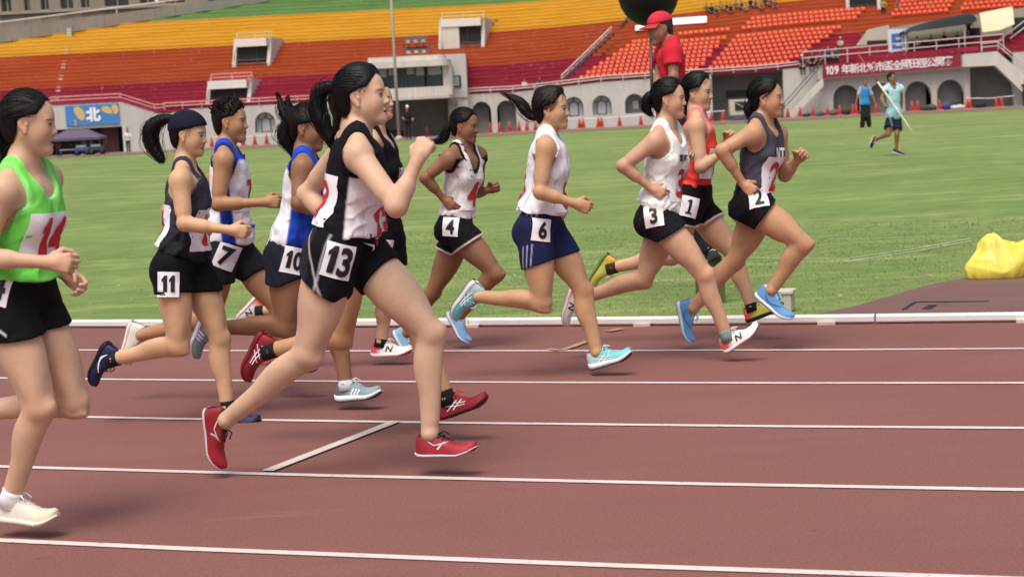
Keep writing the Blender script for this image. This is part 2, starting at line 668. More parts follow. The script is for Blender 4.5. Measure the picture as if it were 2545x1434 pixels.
# ------------------------------------------------------------------ far side: track, stand, booth, building
strip_far = MB().add([(-190, 92, .004), (190, 92, .004), (190, 106, .004), (-190, 106, .004)], [(0, 1, 2, 3)]).build('far_track', mat_plain('far_track_surface', '#85605a', .85, .1, 2)); strip_far['kind'] = 'structure'
ap = MB().add([(-190, 106, .0), (190, 106, .0), (190, 135, .0), (-190, 135, .0)], [(0, 1, 2, 3)]).build('stand_apron', mat_plain('apron_concrete', '#7d7874', .9, .12, 1)); ap['kind'] = 'structure'
for y0, w in ((92.1, .16), (105.8, .22)):
    o = MB().add([(-190, y0, .009), (190, y0, .009), (190, y0 + w, .009), (-190, y0 + w, .009)], [(0, 1, 2, 3)]).build('far_lane_line', M_LINE); o['kind'] = 'structure'
# faint field markings
def field_line(pts, w, name='field_line', mat=None):
    P = [atG(x, y, .004) for x, y in pts]; V = []; F = []
    for i, p in enumerate(P):
        t = nrm(P[min(i + 1, len(P) - 1)] - P[max(i - 1, 0)]); q = np.array([-t[1], t[0], 0]) * w / 2
        V += [tuple(p - q), tuple(p + q)]
    for i in range(len(P) - 1): F.append((2 * i, 2 * i + 2, 2 * i + 3, 2 * i + 1))
    o = MB().add(V, F).build(name, mat or M_FIELD); o['kind'] = 'structure'
M_FIELD = mat_plain('faded_field_paint', '#c9cbaa', .9, .15, 2)
field_line([(1940, 329), (2120, 320), (2340, 311), (2545, 300)], .30)
field_line([(2170, 357), (2360, 347), (2600, 334)], .22)
field_line([(150, 441), (420, 438), (640, 435)], .12)
field_line([(1180, 372), (1420, 352), (1650, 340)], .14)
field_line([(1180, 668), (1500, 655), (1840, 640), (2100, 643), (2280, 617), (2415, 592)], .022)
field_line([(2100, 650), (2280, 623), (2415, 598)], .020)
field_line([(2060, 594), (2400, 586)], .02)

ROWS, RISE, RUN, SY = 33, .253, .5, 112.0
def XP(px, Y=SY, py=240.0):
    r = ray(px, py); return r[0] / r[1] * Y
_bx = [XP(1300), XP(1495), XP(1700), XP(1900), XP(1990), XP(2545)]
def dz(X, i):
    b = np.interp(X, _bx, [0, .33, .42, .47, .6, .85]); t = np.interp(X, _bx, [0, .19, .5, .84, .95, 1.5])
    return b + (t - b) * min(i / 16, 1.3)
def row(X, i):
    """front edge of row i"""
    return np.array([X, SY + RUN * i, 2.4 + RISE * i + dz(X, i)])
def slope_at(px, py):
    """the point of the sloping terrace seen at a pixel"""
    r = ray(px, py); best = None
    for t in np.linspace(108, 132, 481):
        p = CAM + r * (t / r[1]) - np.array([0, 0, ZS]); i = (p[1] - SY) / RUN
        if i >= 0 and 2.4 + RISE * i + dz(p[0], i) >= p[2]: return p
    return p

def mat_terrace(name, c, c2):
    if name in MATS: return MATS[name]
    m, nt, b = _base(name)
    n1 = noise(nt, 1.2, 6, mapping=(.25, 1, 1.6)); n2 = noise(nt, 9, 4, mapping=(.12, 1, 1)); 
    o = mixc(nt, ramp(nt, n1.outputs['Fac'], .38, .68), lin(c), lin(c2))
    n3 = noise(nt, 3.5, 5)
    o = mixc(nt, ramp(nt, n2.outputs['Fac'], .55, .80), o, lin(c2) * .66)
    o = mixc(nt, ramp(nt, n3.outputs['Fac'], .60, .78), o, lin(c2) * .55 + .16)
    nt.links.new(o, b.inputs['Base Color']); b.inputs['Roughness'].default_value = .8
    b.inputs['Specular IOR Level'].default_value = .2
    MATS[name] = m
    return m

TC = [('red_terrace', 0, 7, '#8c2438', '#9a3145'), ('orange_terrace', 7, 16, '#a64a29', '#b05834'), ('yellow_terrace', 16, 24, '#cd9a2c', '#d4a63a'), ('green_terrace', 24, ROWS, '#6a8d55', '#779a60')]
stand = thing('grandstand', (0, SY, 0), 'long open stand of red, orange, yellow and green painted terraces round the far bend', 'grandstand')
WALLX = lambda z: -34.2 + (z - 7.4) / 2.0 * 16.6
for nm, a, b_, c, c2 in TC:
    V = []; F = []
    for i in range(a, b_):
        z_ = 2.4 + RISE * i
        x0 = -70 if z_ < 7.4 else max(WALLX(z_) - 2.6, -70)
        xs = [x0] + [x for x in np.arange(-60, 50, 4.0) if x > x0 + .5] + [50]
        base = len(V)
        for x in xs:
            p = row(x, i); q = row(x, i + 1)
            zt = q[2]
            # riser, overhanging bench nose, tread
            V += [(x, p[1] + .02, p[2] - .03), (x, p[1] + .02, zt - .060), (x, p[1], zt - .055), (x, p[1], zt), (x, p[1] + RUN + .07, zt)]
        for k in range(len(xs) - 1):
            for j in range(4):
                F.append((base + k * 5 + j, base + (k + 1) * 5 + j, base + (k + 1) * 5 + j + 1, base + k * 5 + j + 1))
    MB().add(V, F).build(nm, mat_terrace(nm, c, c2), stand)
MB().add([(-12, 132, -.2), (50, 132, -.2), (50, 132, 11), (-12, 132, 11)], [(0, 1, 2, 3)]).build('back_wall', mat_plain('rear_concrete', '#7b7772', .9), stand)

def mat_concrete(name, c, stain=.5):
    if name in MATS: return MATS[name]
    m, nt, b = _base(name)
    n1 = noise(nt, .8, 6, mapping=(1.2, 1, .35)); n2 = noise(nt, 5, 5); n3 = noise(nt, 2.2, 4, mapping=(2.5, 1, .25))
    o = mixc(nt, ramp(nt, n1.outputs['Fac'], .35, .7), lin(c), lin(c) * .78)
    o = mixc(nt, ramp(nt, n3.outputs['Fac'], .56, .8), o, lin(c) * (1 - stain * .75))
    o = mixc(nt, ramp(nt, n2.outputs['Fac'], .4, .8), o, lin(c) * .9)
    nt.links.new(o, b.inputs['Base Color']); b.inputs['Roughness'].default_value = .9; b.inputs['Specular IOR Level'].default_value = .2
    bump(nt, b, n2.outputs['Fac'], .3, .01)
    MATS[name] = m
    return m

M_CONC = mat_concrete('stand_concrete', '#c8c5bf', .65)
M_CONC2 = mat_concrete('pale_concrete', '#d4d0c6', .45)
M_CREAM = mat_concrete('cream_paint', '#c9c2b0', .25)
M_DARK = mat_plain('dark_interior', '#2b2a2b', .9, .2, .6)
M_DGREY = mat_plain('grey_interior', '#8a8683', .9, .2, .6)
M_RAIL = mat_plain('pale_pipe', '#cfc4bc', .5, .06, 4)
M_RAILP = mat_plain('pink_pipe', '#d99a98', .5, .08, 4)
M_RAILY = mat_plain('yellow_pipe', '#d9c48a', .5, .08, 4)
M_GLASS = mat_plain('booth_glass', '#39484a', .12, .25, .7, spec=.8)
M_BLIND = mat_plain('roller_blind', '#8fa09a', .7, .08, 3)
M_STEEL = mat_plain('dark_steel', '#4b4c4f', .5, .1, 3, metal=.3)

# --- front wall with arches (built in panels, openings are real)
def ztop(X): return 2.4 + dz(X, 0) + .0
ARCH = []   # (px centre, radius m, sill z, spring z, kind)
for px, kind in ((655, 'window'), (1195, 'dark'), (1257, 'dark'), (1425, 'window'), (1495, 'window'), (1576, 'half'), (2103, 'dark'), (2190, 'dark'), (2281, 'dark'), (2362, 'dark')):
    ARCH.append((XP(px), .62 if px < 1190 else (.58 if px < 1600 else .80), .02 if kind == 'dark' else .75, 1.35 if px < 1600 else 1.0, kind))
V = []; F = []
def quad(a, b, c, d):
    n = len(V); V.extend([a, b, c, d]); F.append((n, n + 1, n + 2, n + 3))
edges = []
TH = .45
HOLES = [(a[0] - a[1], a[0] + a[1]) for a in ARCH] + [(XP(62), XP(300)), (XP(945), XP(1112)), (XP(1770), XP(1948)), (XP(2412), XP(2520))]
cur = -45.0
segs = []
for lo, hi in sorted(HOLES):
    segs.append((cur, lo)); cur = hi
segs.append((cur, 45.0))
for lo, hi in segs:
    xs = list(np.linspace(lo, hi, max(2, int((hi - lo) / 3) + 2)))
    for x0, x1 in zip(xs[:-1], xs[1:]):
        quad((x0, SY - .02, -.2), (x1, SY - .02, -.2), (x1, SY - .02, ztop(x1)), (x0, SY - .02, ztop(x0)))
    for x in (lo, hi): quad((x, SY - .02, -.2), (x, SY + TH, -.2), (x, SY + TH, ztop(x)), (x, SY - .02, ztop(x)))
for cx, r, sill, spring, kind in ARCH:
    n = 12
    pts = [(cx + r * math.cos(math.pi * (1 - k / n)), spring + r * math.sin(math.pi * (1 - k / n))) for k in range(n + 1)]
    for (xa, za), (xb, zb) in zip(pts[:-1], pts[1:]):
        quad((xa, SY - .02, za), (xb, SY - .02, zb), (xb, SY - .02, ztop(xb)), (xa, SY - .02, ztop(xa)))
        quad((xa, SY - .02, za), (xb, SY - .02, zb), (xb, SY + TH, zb), (xa, SY + TH, za))
    for x in (cx - r, cx + r): quad((x, SY - .02, sill), (x, SY + TH, sill), (x, SY + TH, spring), (x, SY - .02, spring))
    if sill > .1:
        quad((cx - r, SY - .02, -.2), (cx + r, SY - .02, -.2), (cx + r, SY - .02, sill), (cx - r, SY - .02, sill))
        quad((cx - r, SY - .02, sill), (cx + r, SY - .02, sill), (cx + r, SY + TH, sill), (cx - r, SY + TH, sill))
cutx = [XP(180), XP(1028), XP(1860), XP(2466)]
for g_ in range(5):
    FF = [f for f in F if int(np.searchsorted(cutx, np.mean([V[i][0] for i in f]))) == g_]
    used = sorted({i for f in FF for i in f}); mp = {i: k for k, i in enumerate(used)}
    MB().add([V[i] for i in used], [tuple(mp[i] for i in f) for f in FF]).build('front_wall', M_CONC, stand)
for cx, r, sill, spring, kind in ARCH:
    if kind == 'window':
        w = MB().box((cx, SY + TH - .02, (sill + spring + r) / 2), (2 * r + .2, .04, spring + r - sill + .1)).build('arch_window', mat_plain('arch_panel', '#b4b6b8', .6, .1, 2), stand)
        fr = MB()
        for k in (30, 90, 150):
            a = math.radians(k)
            fr.tube([(cx + .28 * math.cos(a), SY + TH - .08, spring + .28 * math.sin(a)), (cx + r * math.cos(a), SY + TH - .08, spring + r * math.sin(a))], .028, 5)
        fr.tube([(cx + .28 * math.cos(math.radians(k)), SY + TH - .08, spring + .28 * math.sin(math.radians(k))) for k in range(0, 181, 20)], .028, 5)
        for q in (-.28, .28): fr.tube([(cx + q, SY + TH - .08, sill), (cx + q, SY + TH - .08, spring)], .028, 5)
        fr.tube([(cx + r * math.cos(math.radians(k)), SY + TH - .08, spring + r * math.sin(math.radians(k))) for k in range(0, 181, 20)], .03, 5)
        fr.tube([(cx - .28, SY + TH - .08, sill + .04), (cx + .28, SY + TH - .08, sill + .04)], .03, 5)
        fr.build('mullion', mat_plain('blue_grey_mullion', '#3c4050', .6), w)
    else:
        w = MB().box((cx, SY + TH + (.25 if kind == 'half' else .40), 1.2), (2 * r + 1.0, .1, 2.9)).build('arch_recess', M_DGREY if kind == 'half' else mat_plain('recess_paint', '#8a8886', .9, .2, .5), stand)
        if kind == 'half': MB().box((cx + .12, SY + TH + .16, 1.25), (.32, .05, .5)).build('window_pane', mat_plain('pale_pane', '#b9bdb8', .5), w)  # plain pale grey pane
# piers between the right-hand arches, as the photo shows a paler arcade
# tunnel and shed openings in the wall
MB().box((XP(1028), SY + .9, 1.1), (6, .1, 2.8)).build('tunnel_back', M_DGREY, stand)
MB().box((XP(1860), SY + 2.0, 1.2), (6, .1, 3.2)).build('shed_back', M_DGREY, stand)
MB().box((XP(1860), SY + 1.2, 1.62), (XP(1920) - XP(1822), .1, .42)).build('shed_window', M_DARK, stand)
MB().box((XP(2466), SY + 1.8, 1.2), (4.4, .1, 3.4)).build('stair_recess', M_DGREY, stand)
q = MB().box((XP(1832) , SY - .6, .78), (1.15, .8, .95)); o = q.build('equipment_box', M_CREAM, None, bevel=.02)
tag(o, 'cream equipment cupboard with open hatch in the dark shed opening under the stand', 'cupboard')
MB().box((XP(1835), SY - 1.03, .86), (.72, .06, .52)).build('hatch', M_DARK, o)
MB().tube([(XP(1822), SY - 1.08, 1.05), (XP(1845), SY - 1.08, .70)], .02, 5).build('hatch_strut', M_RAIL, o)

def railing(path, h, parent, mat, name='railing', levels=(1.0, .55), r=.035, post=True, every=1):
    mb = MB()
    for l in levels: mb.tube([np.array(p) + [0, 0, h * l] for p in path], r, 6)
    if post:
        for p in path[::every]: mb.tube([np.array(p), np.array(p) + [0, 0, h]], r * .8, 5)
    return mb.build(name, mat, parent)

def along(px0, px1, n, lift=0, y=SY - .1): return [np.array([x, y, ztop(x) + lift]) for x in np.linspace(XP(px0), XP(px1), n)]
railing(along(405, 930, 12), .42, stand, M_RAILP)
railing(along(1165, 1990, 16), .36, stand, M_RAIL)

# --- tunnel portal with the north sign
zp = 3.06
P0 = MB().prism([(XP(60), SY - .3, -.2), (XP(60), SY - .3, zp), (XP(304), SY - .3, zp), (XP(392), SY - .3, 2.24), (XP(470), SY - .3, 2.28), (XP(470), SY - .3, -.2), (XP(302), SY - .3, -.2), (XP(302), SY - .3, 1.55), (XP(60), SY - .3, 1.55)], (0, .26, 0))
portal = thing('tunnel_portal', (XP(220), SY - .3, 0), 'grey concrete tunnel portal carrying the blue sign at the left of the stand', 'portal')
P0.build('portal_wall', M_CONC, portal)
MB().box((XP(200), SY + 2.2, .7), (10, .1, 1.9)).build('tunnel_interior', mat_plain('tunnel_gloom', '#3b3837', .9), portal)  # dark backdrop panel; the tunnel's gloom is painted into it
MB().box((XP(308), SY - .45, .75), (.22, .3, 1.6)).build('door_jamb', M_CONC2, portal)
MB().box((XP(262), SY + .6, .72), (1.0, .06, 1.6)).build('tunnel_door', mat_plain('maroon_door', '#54282a', .7), portal)
pth = [(XP(60), SY - .2, zp - .5), (XP(130), SY - .2, zp), (XP(300), SY - .2, zp), (XP(384), SY - .2, 2.3), (XP(410), SY - .2, 2.3)]
railing(pth, .46, portal, M_RAILP)
MB().prism([(XP(130), SY - .34, zp), (XP(304), SY - .34, zp), (XP(392), SY - .34, 2.24), (XP(470), SY - .34, 2.28), (XP(470), SY - .34, 2.42), (XP(396), SY - .34, 2.40), (XP(306), SY - .34, zp + .2), (XP(130), SY - .34, zp + .2)], (0, .05, 0)).build('coping', mat_terrace('red_terrace', '#8c2438', '#9a3145'), portal)
sign = thing('sign_board', (XP(228), SY - .4, 2.2), 'blue sign board with a white Chinese character for north above the tunnel', 'sign')
sx0, sx1, sz0, sz1 = XP(163), XP(296), 1.72, 2.94
MB().box(((sx0 + sx1) / 2, SY - .36, (sz0 + sz1) / 2), (sx1 - sx0, .06, sz1 - sz0)).build('panel', mat_plain('sign_blue', '#3f7fc0', .6, .08, 1.5), sign)
M_SIGNY = mat_plain('sign_yellow', '#cdb26a', .6, .05)
for (cx, cz, w, h, an) in ((196, 2.45, .34, .95, .5), (264, 2.62, .50, .40, -.4), (285, 2.6, .26, .62, .2)):
    P = []
    for k in range(12):
        t = 2 * math.pi * k / 12; a_, b_ = w * math.cos(t) * (1 if math.cos(t) > 0 else .55), h / 2 * math.sin(t)
        P.append((XP(cx) + a_ * math.cos(an) - b_ * math.sin(an), SY - .40, cz + a_ * math.sin(an) + b_ * math.cos(an)))
    MB().prism(P, (0, .012, 0)).build('yellow_shape', M_SIGNY, sign)

def sign_text(txt, px, z, size, mat, parent, y, wt=.02, sx=1.0, name='lettering', tilt=0.0):
    Vt, Ft = text_mesh(txt, wt)
    me = bpy.data.meshes.new(name)
    o0 = world_loc(parent)
    P = [np.array([XP(px, y) + v[0] * size * sx, y, z + v[1] * size + v[0] * size * sx * tilt]) - o0 for v in Vt]
    me.from_pydata([tuple(p) for p in P], [], Ft)
    me.materials.append(mat)
    o = obj_np(name, me, parent)
    sd = o.modifiers.new('depth', 'SOLIDIFY'); sd.thickness = .012
    return o

sign_text('北', 228, 2.36, .86, M_WHITE, sign, SY - .425, .05, 1.0, 'character')
sign_text('2', 182, 1.92, .40, M_SIGNY, sign, SY - .425, .04, 1.0, 'character')
# --- entrances cut into the terraces
def entrance(pl, pr, Yf, zb, zt, lean, label, railmat, opl, opr):
    py = 300 - (zb - 1.38 + ZS + 1) * FPX / Yf
    x0, x1 = XP(pl, Yf, py), XP(pr, Yf, py); o0, o1 = XP(opl, Yf, py), XP(opr, Yf, py)
    t = thing('stand_entrance', ((x0 + x1) / 2, Yf, zb), label, 'entrance', 'entrances in the terraces')
    H = zt - zb; D = H / (RISE / RUN) + .4; k = .16; lean0 = lean; lean = .30
    def q(x, dy, z): return (x + k * dy, Yf + dy, z)
    for xa, xb in ((x0, x0 + .22), (x1 - .22, x1)):
        prof = [(0, zb - .3), (0, zb + .25), (lean + .35, zt - .12), (lean + .35, zt + .10), (D, zt + .10), (D, zb - .3)]
        V = [q(xa, dy, z) for dy, z in prof] + [q(xb, dy, z) for dy, z in prof]; n = len(prof)
        MB().add(V, [tuple(range(n))[::-1], tuple(range(n, 2 * n))] + [(i, (i + 1) % n, n + (i + 1) % n, n + i) for i in range(n)]).build('side_wall', M_CONC, t)
    def slab(xa, xb, d0, d1, z0, z1, nm, m):
        V = [q(x, dy, z) for x in (xa, xb) for dy in (d0, d1) for z in (z0, z1)]
        return MB().add(V, [(0, 1, 3, 2), (4, 6, 7, 5), (0, 4, 5, 1), (2, 3, 7, 6), (0, 2, 6, 4), (1, 5, 7, 3)]).build(nm, m, t)
    slab(x0 + .2, x1 - .2, .12, .42, zt - .42, zt + .08, 'lintel', mat_plain('lintel_paint', '#dcdad2', .8, .05, 2))
    slab(x0 + .2, x1 - .2, .425, D, zt - .02, zt + .08, 'roof_slab', M_CONC2)
    slab(x0 + .23, x1 - .23, .46, D - .3, zb - .3, zt - .03, 'passage_shade', M_DARK)  # near-solid dark block: the shade inside the entrance is put into its colour
    slab(x0 + .22, x1 - .22, .02, .45, zb - .3, zb - .25, 'floor', M_DGREY)
    if opl - pl > 30: slab(x0 + .23, x0 + .23 + (opl - pl - 10) * Yf / FPX, .2, .44, zb - .3, zt - .42, 'side_panel', M_CONC2)
    mb = MB()
    for h in (.25, .5): mb.tube([q(x0 + .2, lean + .08, zb + h), q(x1 - .2, lean + .08, zb + h)], .025, 5)
    xm = x0 + (x1 - x0) * .62
    mb.tube([q(xm, lean + .08, zb - .2), q(xm, lean + .08, zt - .45)], .03, 5)
    mb.build('gate_bar', M_STEEL, t)
    zr = zt + .52
    mb = MB()
    for dz_ in (0, -.22):
        mb.tube([q(x0 + .1, 0, zb + .62 + dz_), q(x0 + .1, lean + .9, zr + dz_), q(x1 - .1, lean + .9, zr + dz_), q(x1 - .1, lean * .5, zt + .05 + dz_)], .032, 6)
    for (x, dy, z) in ((x0 + .1, lean + .9, zr), (x1 - .1, lean + .9, zr), ((x0 + x1) / 2, lean + .9, zr)): mb.tube([q(x, dy, zt + .05), q(x, dy, z)], .028, 5)
    mb.build('railing', railmat, t)
    return t

entrance(573, 668, 116.6, 4.86, 6.62, .55, 'concrete stand entrance with yellow rail in the yellow and orange terraces at left', M_RAILY, 596, 652)
entrance(506, 618, 112.4, 2.35, 3.95, .6, 'concrete stand entrance with pink rail in the red terrace behind the short haired runner', M_RAILP, 536, 603)
entrance(1088, 1203, 117.6, 5.28, 7.25, 1.0, 'concrete stand entrance above the commentary booth with yellow rail', M_RAILY, 1140, 1172)
_p = slope_at(2146, 30)
entrance(2104, 2190, _p[1] - .3, _p[2] - .1, _p[2] + 1.9, .6, 'pale concrete stand entrance cut by the top edge above the seats at right', M_RAIL, 2112, 2180)

# --- aisle marks and diagonal stair railings
mb = MB()
for i in range(0, 24):
    p = slope_at(141 + i * 1.55, 250 - i * 7.2)
    mb.box(p + np.array([0, -.02, .05]), (.26, .18, .12))
mb.build('aisle_step', mat_plain('aisle_white', '#b9aca2', .8), stand)['kind'] = 'stuff'
mb = MB().box(slope_at(176, 92) + np.array([0, -.3, .1]), (.3, .3, .9)); mb.build('drain_pipe', mat_plain('pale_teal', '#9fb8ae', .7), stand)
def slope_rail(a, b, h, r=.04):
    A, B = slope_at(*a), slope_at(*b)
    P = [A + (B - A) * k / 5 for k in range(6)]
    return railing(P, h, stand, M_STEEL if r > .045 else M_RAIL, levels=(1.0, .5), r=r)
slope_rail((1396, 205), (1520, 84), .40)
slope_rail((1402, 208), (1525, 92), .22, .05)
slope_rail((1543, 78), (1562, 56), .32, .05)
mb = MB()
for k in range(10):
    p = slope_at(1500 + k * 11.5 if k < 9 else 1600, 137 - k * 9)
    mb.box(p + np.array([0, -.05, .03]), (.24, .2, .16))
for k in range(7):
    p = slope_at(1180 + k * 9, 112 - k * 9.5); mb.box(p + np.array([0, -.05, .03]), (.22, .2, .14))
mb.build('stair_tread', mat_plain('stair_brown', '#4a3026', .9), stand)['kind'] = 'stuff'  # treads in one even dark brown
# --- stadium seats: 300 biggest singly, the rest joined
M_SEAT = mat_plain('seat_plastic', '#e2552e', .45, .10, 2)
def seat_geo(c):
    """moulded seat: pan and curved back"""
    w, d, h = .125, .24, .19
    V = []; F = []
    prof = [(0, 0), (-d, .02), (-d - .01, -.02), (0, -.04), (.03, h), (.06, h - .01), (.03, 0)]
    for x in (-w, w):
        V += [(x, 0, .0), (x, -d, .03), (x, -d, -.02), (x, .03, -.04), (x * .9, .07, h), (x * .9, .10, h - .02)]
    F = [(0, 1, 7, 6), (1, 2, 8, 7), (2, 3, 9, 8), (0, 6, 10, 4), (4, 10, 11, 5), (5, 11, 9, 3), (0, 4, 5, 3, 2, 1), (6, 7, 8, 9, 11, 10)]
    return [tuple(np.array(v) + c) for v in V], F
seat_me = bpy.data.meshes.new('seat'); _v, _f = seat_geo(np.zeros(3)); seat_me.from_pydata(_v, [], _f); seat_me.materials.append(M_SEAT)
SEATS = []
def seat_row(px0, px1, i, taken=()):
    x0, x1 = XP(px0, SY + RUN * i), XP(px1, SY + RUN * i)
    n = int((x1 - x0) / .335)
    for k in range(n + 1):
        x = x0 + k * .335
        p = row(x, i); SEATS.append((x + RNG.normal() * .008, p[1] + RUN * .30, p[2] + RISE + .12))
for r in range(8):
    seat_row(1448 + 17 * r, 1742 + 10 * r, r)
    seat_row(1771 + 10 * r, 1975 + 18 * r, r)
seat_row(1582, 1640, 8); seat_row(1698, 1826, 9)
for r in range(3): seat_row(1856 + 12 * r, 2140 + 12 * r, 9 + r)
for r in range(4): seat_row(2228 + 8 * r, 2368 + 9 * r, 9 + r); seat_row(2400 + 8 * r, 2560, 9 + r)
SEATS.sort(key=lambda p: p[1])
rest = MB()
for k, p in enumerate(SEATS):
    if k < 300:
        o = bpy.data.objects.new('seat', seat_me); o.location = np.array(p) - np.array(stand.location); link(o, stand)
    else: rest.add(*seat_geo(np.array(p)))
if rest.V:
    o = rest.build('seat', M_SEAT, stand); o['kind'] = 'stuff'

# --- rim wall and apartment building at top left
rw = thing('rim_wall', (-26, 124, 7), 'weathered grey concrete wall with a pipe rail rising along the top of the stand at left', 'wall')
P = [(-60, 119.0, 5.4, 7.4), (-34.2, 122, 7.4, 8.35), (-25.5, 124, 8.4, 9.15), (-17.6, 126, 9.4, 9.95), (-8, 128.4, 10.55, 10.9)]
V = []; F = []
for (x, y, z0, z1) in P: V += [(x, y - .56, z0 - .02), (x, y - .56, z1), (x, y + .1, z1), (x, y + .1, z0 - .02)]
for k in range(len(P) - 1):
    for j in range(4): F.append((k * 4 + j, k * 4 + (j + 1) % 4, k * 4 + 4 + (j + 1) % 4, k * 4 + 4 + j))
MB().add(V, F).build('wall', mat_concrete('weathered_concrete', '#8f8b85', .8), rw)
railing([(x, y - .35, z1 - .03) for (x, y, z0, z1) in P], .42, rw, M_RAIL, levels=(1.0,), r=.05)
MB().lathe((XP(405, 126), 126.1, 10.0), [(.02, -.1), (.12, -.02), (.12, .12), (.02, .18)], 8).build('lamp', M_WHITE, rw)
# building: facade of framed openings
bl = thing('apartment_building', (XP(230, 150), 150, 0), 'beige apartment building with dark framed windows and balconies behind the rim wall', 'building')
BY = 150.0
bx0, bx1 = XP(-160, BY, 40), XP(520, BY, 40)
M_BLD = mat_plain('beige_render', '#8c8373', .85, .08, .5); M_BLD2 = mat_plain('beige_trim', '#9a917f', .85, .06, .6)
MB().box2((bx0, BY + .5, 0), (bx1, BY + 9, 26)).build('core', M_DARK, bl)
wins = [(-60, -28), (5, 30), (62, 76), (103, 123), (152, 184), (203, 224), (262, 322), (350, 386), (412, 462)]
cols = [-160] + [c for w in wins for c in w] + [520]
mb = MB()
for a, b in zip(cols[0::2], cols[1::2]): mb.box2((XP(a, BY, 40), BY, 0), (XP(b, BY, 40), BY + .9, 26))
mb.build('wall', M_BLD, bl)
fl = [(z, z + 1.15) for z in (7.55, 10.25, 12.95)]
mb = MB()
for z, z1 in fl: mb.box2((bx0, BY + .06, z), (bx1, BY + .86, z1))
mb.build('floor_band', M_BLD, bl)
for (z, z1) in fl:
    mb = MB().box2((bx0, BY - .25, z1 - .12), (bx1, BY - .003, z1 + .02)).build('ledge', M_BLD2, bl)
for a, b in wins:
    for k, (z, z1) in enumerate(fl):
        zz = fl[k + 1][0] if k < 2 else z1 + 1.7
        xa, xb = XP(a, BY, 40), XP(b, BY, 40)
        f = MB().box2((xa - .10, BY - .12, z1 + .03), (xb + .10, BY - .004, z1 + .14)).build('window', M_BLD2, bl)
        MB().box2((xa + .02, BY + .45, z1), (xb - .02, BY + .48, zz)).build('pane', mat_plain('old_window_glass', '#3a3a3c', .2, .3, 1.2, spec=.7), f)
        for t in (.0, .5, 1.0): MB().box2((xa + (xb - xa) * t - .04, BY + .36, z1), (xa + (xb - xa) * t + .04, BY + .42, zz)).build('frame', M_BLD2, f)

# --- commentary booth
bo = thing('commentary_booth', (XP(1040, 109), 109, 0), 'grey concrete commentary booth with a band of windows and a balcony', 'booth')
Y0 = 108.4
x0, x1 = XP(890, Y0), XP(1104, Y0)
def rbox(xa, xb, ya, yb, za, zb, r, name, mat, parent=bo, slope=0):
    P = [(xa, ya, za), (xb - r, ya, za)] + [(xb - r + r * math.sin(t), ya + r - r * math.cos(t), za) for t in np.linspace(0, math.pi / 2, 5)[1:]] + [(xb, yb, za), (xa, yb, za)]
    return MB().prism(P, (0, 0, zb - za)).build(name, mat, parent)
rbox(XP(878, Y0), XP(1122, Y0), Y0 - .4, 114, 4.12, 4.50, .6, 'roof', M_CONC2)
rbox(XP(920, Y0), XP(1110, Y0), Y0 - .1, 114, 4.50, 4.78, .5, 'roof_step', M_CONC2)
rbox(XP(880, Y0), XP(1128, Y0), Y0 - .3, 114, 2.22, 2.40, .5, 'balcony_slab', M_CONC)
rbox(XP(880, Y0), XP(1126, Y0), Y0 - .25, Y0 - .05, 2.40, 2.92, .1, 'balcony_parapet', M_CONC2)
MB().box2((x0, Y0 + .7, 2.4), (x1, Y0 + .8, 4.12)).build('window_backing', M_DARK, bo)
wp = [890, 916, 942, 966, 992, 1011, 1034, 1059, 1064, 1102]
for k, (a, b) in enumerate(zip(wp[:-1], wp[1:])):
    if b - a < 8: continue
    xa, xb = XP(a, Y0), XP(b, Y0)
    w = MB().box2((xa + .03, Y0 + .35, 2.92), (xb - .03, Y0 + .39, 4.10)).build('window', M_GLASS, bo)
    if k not in (4,): MB().box2((xa + .06, Y0 + .30, 3.72 if k % 2 else 3.62), (xb - .06, Y0 + .345, 4.10)).build('blind', M_BLIND, w)
    MB().box2((xa - .035, Y0 + .24, 2.90), (xa + .03, Y0 + .38, 4.12)).build('frame', M_STEEL, w)
rbox(XP(1103, Y0), XP(1127, Y0), Y0 + .2, 114, 2.4, 4.12, .3, 'corner_pier', M_CONC2)
tw = MB().box2((XP(1108, 111), 111.2, 2.24), (XP(1162, 111), 118, 4.86)).build('stair_tower', M_CONC, bo)
MB().box2((XP(1112, 111), 111.3, -.1), (XP(1162, 111), 112.4, 2.24)).build('tower_base', M_CONC, bo)
wn = rbox(XP(1119, 111), XP(1148, 111), 111.12, 111.3, 2.86, 3.56, .08, 'tower_window', mat_plain('black_rubber', '#26262a', .6))
MB().box2((XP(1123, 111), 111.08, 2.94), (XP(1143, 111), 111.11, 3.48)).build('pane', M_BLIND, wn)
for xc in (945, 1120): MB().prism([(XP(xc, 109), 111.9, 1.4), (XP(xc, 109), 111.9, 2.22), (XP(xc, 109), 109.2, 2.22), (XP(xc, 109), 111.0, 1.9)], (.35, 0, 0)).build('bracket', M_CONC, bo)
# floodlights on the roof
for r in range(2):
    for c in range(3):
        px = 1022 + c * 19; zc = 5.72 - r * .62
        X = XP(px, 109.2)
        f = thing('floodlight', (X, 109.2, zc), '%s floodlight of the %s row on the booth roof' % (('left', 'middle', 'right')[c], ('upper', 'lower')[r]), 'floodlight', 'floodlights on the booth roof')
        MB().prism([(X - .20, 109.0, zc - .12), (X + .20, 109.0, zc - .12), (X + .22, 109.25, zc + .2), (X - .22, 109.25, zc + .2)], (0, .14, .05)).build('housing', mat_plain('lamp_housing', '#3a302a', .6), f)
        MB().box((X, 108.98, zc - .08), (.20, .03, .16), np.array([[1, 0, 0], [0, .94, .34], [0, -.34, .94]])).build('reflector', mat_plain('lamp_face', '#c9c6c0', .4), f)
        MB().tube([(X, 109.3, zc - .1), (X, 109.3, zc - .55)], .03, 5).build('bracket', M_STEEL, f)
fr = MB()
